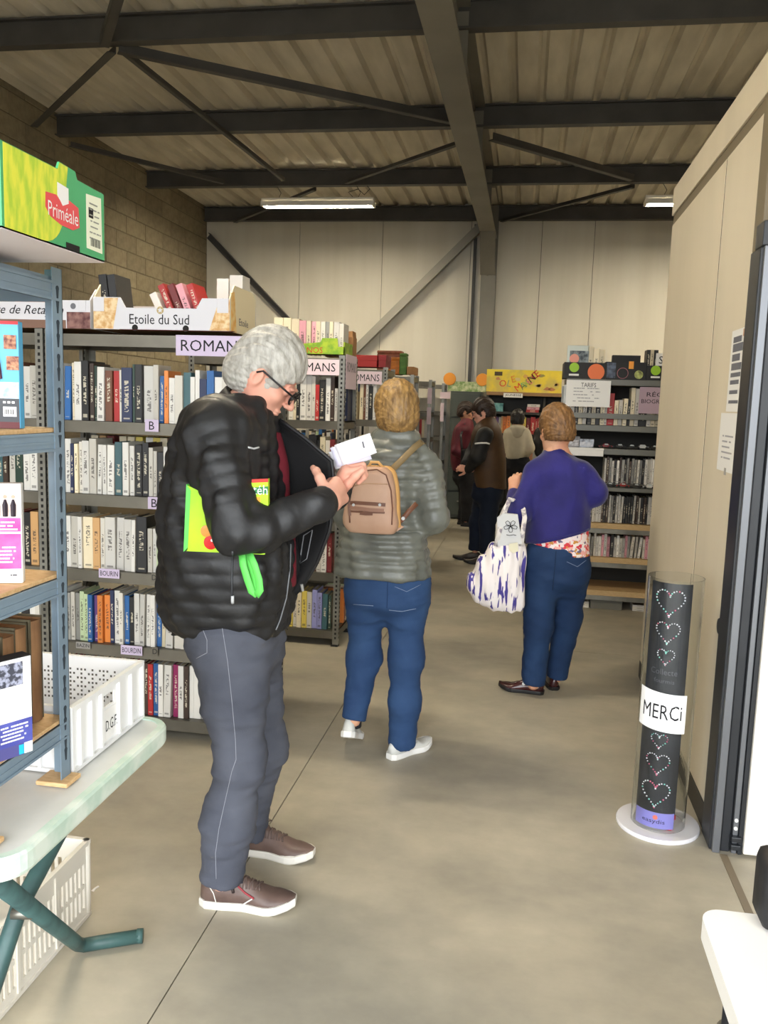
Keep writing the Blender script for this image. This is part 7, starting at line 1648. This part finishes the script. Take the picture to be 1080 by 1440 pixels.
# ================================================================== people further back
def simple_person(label, Y, feet_px, tor, head_px, hf, hs, skin, top_mat, leg_mat, arms, legs, rad_arm=(.06, .052, .04), rad_leg=(.085, .066, .055), hair=None, hairkw={}, h=.012, hands=None, shoe_dir=None, shoe_mat=None, wr=.005, topname='jacket', L=.26):
    base = (gnd(*feet_px)[0], Y, 0); hc = at(head_px[0], head_px[1], Y if len(head_px) < 3 else head_px[2]); zt = tor[-1]
    t, body, P = base_body('person', label, base, hc, hf, hs, tor, arms, legs, skin, hh=.0065, bh=.018, neck=((zt[1], zt[2], zt[0]-.03), hc+np.array([0, 0, -.06*hs])-unit(hf)*.03*hs))
    if hands:
        for (w, d, n, sd) in hands: add_hand(body, w, d, n, sd, curl=(.6, .65, .7, .75), s=.95*hs, h=.006)
    lo, hi = bounds([(l[1], l[2], l[0]) for l in tor]+[p for a in arms for p in a], .22); F = Field(lo, hi, h); F.loft(tor, 0, p=2.3)
    for a in arms: F.chain(a, rad_arm, .035)
    w1 = wob(int(Y*10), 22, wr); F.warp(w1); top = skin_obj(topname, F, top_mat, t)
    pz = min(l[2] for l in legs[0]+legs[1]); hip = (np.array(legs[0][0])+np.array(legs[1][0]))/2
    trousers(t, [(hip[2]-.06, hip[0], hip[1], .15*hs, .12*hs, 0), (hip[2]+.02, hip[0], hip[1], .155*hs, .125*hs, 0), (hip[2]+.1, hip[0], hip[1], .145*hs, .12*hs, 0)], legs, [rad_leg, rad_leg], leg_mat, h=h, seed=int(Y*7), wr=.004)
    if hair:
        F, HP = hair_field(.007, hc, hf, s=hs, **hairkw); skin_obj('hair', F, hair, t, relax=0)
    if shoe_dir is not None:
        for l in legs: a = np.array(l[-1]); d = unit(shoe_dir); shoe(t, (a[0]-d[0]*.06, a[1]-d[1]*.06, 0), d, L, shoe_mat, mks, None, height=.085)
    return t, body, P, top
mdkh = hairmat('black_hair', (30, 24, 22), (18, 15, 15)); mbrh = hairmat('dark_brown_hair', (58, 42, 34), (36, 27, 23))
# brown vest
YV = 8.25
tor = [lv(686, 668, 712, .19, YV), lv(660, 665, 712, .195, YV), lv(635, 663, 710, .20, YV), lv(612, 664, 707, .20, YV), lv(598, 670, 702, .16, YV), lv(590, 676, 698, .09, YV), lv(584, 680, 695, .06, YV)]
ns, ne, nw = at(682, 612, YV-.20), at(671, 642, YV-.26), at(659, 660, YV-.12); fs_, fe, fw = at(676, 612, YV+.20), at(664, 640, YV+.22), at(655, 652, YV+.05)
nh, nk, na = at(690, 692, YV-.09), at(686, 735, YV-.09), at(684, 778, YV-.09); fh, fk, fa = at(682, 692, YV+.09), at(672, 735, YV+.09), at(668, 774, YV+.09)
t, body, P, top = simple_person('person in a brown body warmer over black sleeves with glasses, leaning to greet someone', YV, (672, 790), tor, (679, 578), (-.93, -.10, -.20), 1.0, m_skin, mat('brown_vest', (78, 54, 30), .6, col2=(66, 45, 25), scale=8), denim('navy_denim', (26, 34, 52), (20, 27, 42)), [], [[nh, nk, na], [fh, fk, fa]], rad_leg=(.105, .082, .068), hair=mbrh, hairkw=dict(thick=.018, crown=.008, low=-.07, seed=3, strand=.004), h=.01, hands=[(nw, (-.8, .2, .1), (.1, .9, -.3), 1)], shoe_dir=(-1, -.05, 0), shoe_mat=mat('dark_shoe', (38, 30, 26), .4), topname='body_warmer', L=.28)
glasses(t, P, m_frame, mat('clear_lens', (150, 130, 120), .2))
mbs2 = mat('black_sleeve', (22, 22, 24), .7)
for (a, b, c) in ((ns, ne, nw), (fs_, fe, fw)):
    F = Field(*bounds([a, b, c], .2), .01); F.chain([a, b, c], [.082, .070, .048], .03); F.warp(wob(77, 24, .004)); sl_ = skin_obj('sleeve', F, mbs2, t)
    if a is ns:
        tr_ = bvh(sl_); seam(tr_, [(668, 624), (676, 623), (684, 623), (690, 625)], .008, 'white_stripe', m_bw, sl_, 2, .001)
        seam(tr_, [(666, 622.4), (690, 622.6)], .004, 'red_stripe', mat('stripe_red', (170, 60, 60), .6), sl_, 2, .0) if False else None
# maroon jacket
YR = 10.75
tor = [lv(662, 636, 668, .17, YR), lv(640, 634, 668, .18, YR), lv(615, 636, 668, .18, YR), lv(600, 641, 667, .16, YR), lv(592, 648, 665, .09, YR), lv(587, 651, 662, .055, YR)]
ns, ne, nw = at(648, 606, YR-.17), at(640, 634, YR-.22), at(656, 644, YR-.22); fs_, fe, fw = at(652, 606, YR+.17), at(660, 636, YR+.2), at(668, 650, YR+.05)
nh, nk, na = at(655, 668, YR-.08), at(657, 702, YR-.08), at(655, 733, YR-.08); fh, fk, fa = at(652, 668, YR+.08), at(655, 702, YR+.08), at(650, 730, YR+.08)
t, body, P, top = simple_person('person in a maroon jacket standing behind the brown body warmer', YR, (652, 736), tor, (656, 578), (.92, -.15, -.12), 1.0, m_skin3, mat('maroon_jacket', (96, 24, 40), .6, col2=(80, 20, 34), scale=8), mat('black_trousers', (20, 20, 24), .8), [[ns, ne, nw], [fs_, fe, fw]], [[nh, nk, na], [fh, fk, fa]], hair=mbrh, hairkw=dict(thick=.016, low=-.08, seed=6), hands=[(nw, (.8, -.1, .1), (0, .5, -.8), 1)], shoe_dir=(1, 0, 0), shoe_mat=mat('dark_shoe', (38, 30, 26), .4), rad_leg=(.10, .08, .066))
sb = thing('shoulder_bag', at(662, 660, YR-.2), 'black shoulder bag hanging in front of the maroon jacket', 'bag'); a_, b_ = at(650, 630, YR-.24), at(668, 655, YR-.24); MB().bbox(a_[0], b_[0]+.05, YR-.47, YR-.36, b_[2], a_[2], .03).build('bag_body', mat('black_padding', (26, 26, 28)), sb, smooth=True); MB().tube([at(650, 636, YR-.34), at(648, 612, YR-.26), at(654, 596, YR-.12)], .014, 8).build('strap', m_black, sb, smooth=True)
# child in pale hooded sweater
YC = 9.7
tor = [lv(645, 712, 738, .12, YC), lv(635, 712, 740, .125, YC), lv(618, 711, 741, .12, YC), lv(606, 713, 741, .105, YC), lv(599, 719, 737, .07, YC), lv(596, 723, 733, .05, YC)]
ls, le, lw = at(715, 609, YC), at(713, 628, YC+.03), at(718, 636, YC+.18); rs, re, rw = at(739, 609, YC), at(745, 630, YC-.02), at(738, 642, YC+.1)
feet = gnd(727, 761); nh, nk, na = at(720, 655, YC), at(720, 705, YC), at(719, 752, YC); fh, fk, fa = at(734, 655, YC), at(734, 705, YC), at(735, 752, YC)
t, body, P, top = simple_person('person with black hair in a pale beige hooded sweatshirt facing the children bookcase', YC, (727, 761), tor, (728, 589), (.1, .98, -.1), .92, m_skin3, mat('beige_fleece', (196, 186, 164), .9, col2=(180, 170, 148), scale=8), mat('black_trousers', (20, 20, 24), .8), [[ls, le, lw], [rs, re, rw]], [[nh, nk, na], [fh, fk, fa]], rad_arm=(.055, .055, .042), rad_leg=(.085, .07, .06), hair=mdkh, hairkw=dict(thick=.014, low=-.06, side=.0, seed=8), hands=[(rw, (-.4, .7, .2), (0, -.4, -.9), 1)], shoe_dir=(.05, 1, 0), shoe_mat=mat('dark_shoe', (38, 30, 26), .4), L=.24, topname='sweatshirt')
F = Field(at(728, 600, YC)-.2, at(728, 600, YC)+.2, .008); c_ = at(728, 602, YC-.08); F.ell(c_, (.085, .06, .05)); F.ell(c_+np.array([0, -.03, -.05]), (.06, .045, .06), k=.04); F.ell(c_+np.array([0, .03, .06]), (.07, .06, .05), k=.02, mode='cut'); skin_obj('hood', F, mat('beige_fleece', (196, 186, 164)), t)
# long-haired child
YK = 10.2
tor = [lv(660, 749, 772, .10, YK), lv(645, 749, 772, .105, YK), lv(634, 750, 771, .095, YK), lv(627, 754, 767, .06, YK), lv(624, 757, 764, .04, YK)]
ls, le, lw = at(751, 634, YK), at(748, 655, YK), at(751, 664, YK+.12); rs, re, rw = at(769, 634, YK), at(772, 655, YK), at(768, 664, YK+.12)
nh, nk, na = at(755, 672, YK), at(755, 708, YK), at(755, 744, YK); fh, fk, fa = at(766, 672, YK), at(766, 708, YK), at(766, 744, YK)
t, body, P, top = simple_person('person with long dark hair in a pale grey top beside the hooded sweatshirt', YK, (760, 752), tor, (760, 614), (.15, .97, -.1), .9, m_skin3, mat('pale_grey_top', (196, 192, 184), .8), mat('navy_trousers', (30, 30, 50), .8), [[ls, le, lw], [rs, re, rw]], [[nh, nk, na], [fh, fk, fa]], rad_arm=(.045, .04, .033), rad_leg=(.075, .06, .05), hair=mdkh, hairkw=dict(thick=.016, low=-.10, side=-.03, seed=12), shoe_dir=(0, 1, 0), shoe_mat=mat('dark_shoe', (38, 30, 26), .4), L=.22, topname='top')
F = Field(at(758, 625, YK)-.25, at(758, 625, YK)+.25, .009); F.chain([at(759, 612, YK-.07), at(757, 624, YK-.10), at(756, 637, YK-.115)], [.075, .075, .045], .02, flat=((0, 1, 0), .55)); F.warp(wob(3, 60, .005, (1, 1, .3))); skin_obj('long_hair', F, mdkh, t)
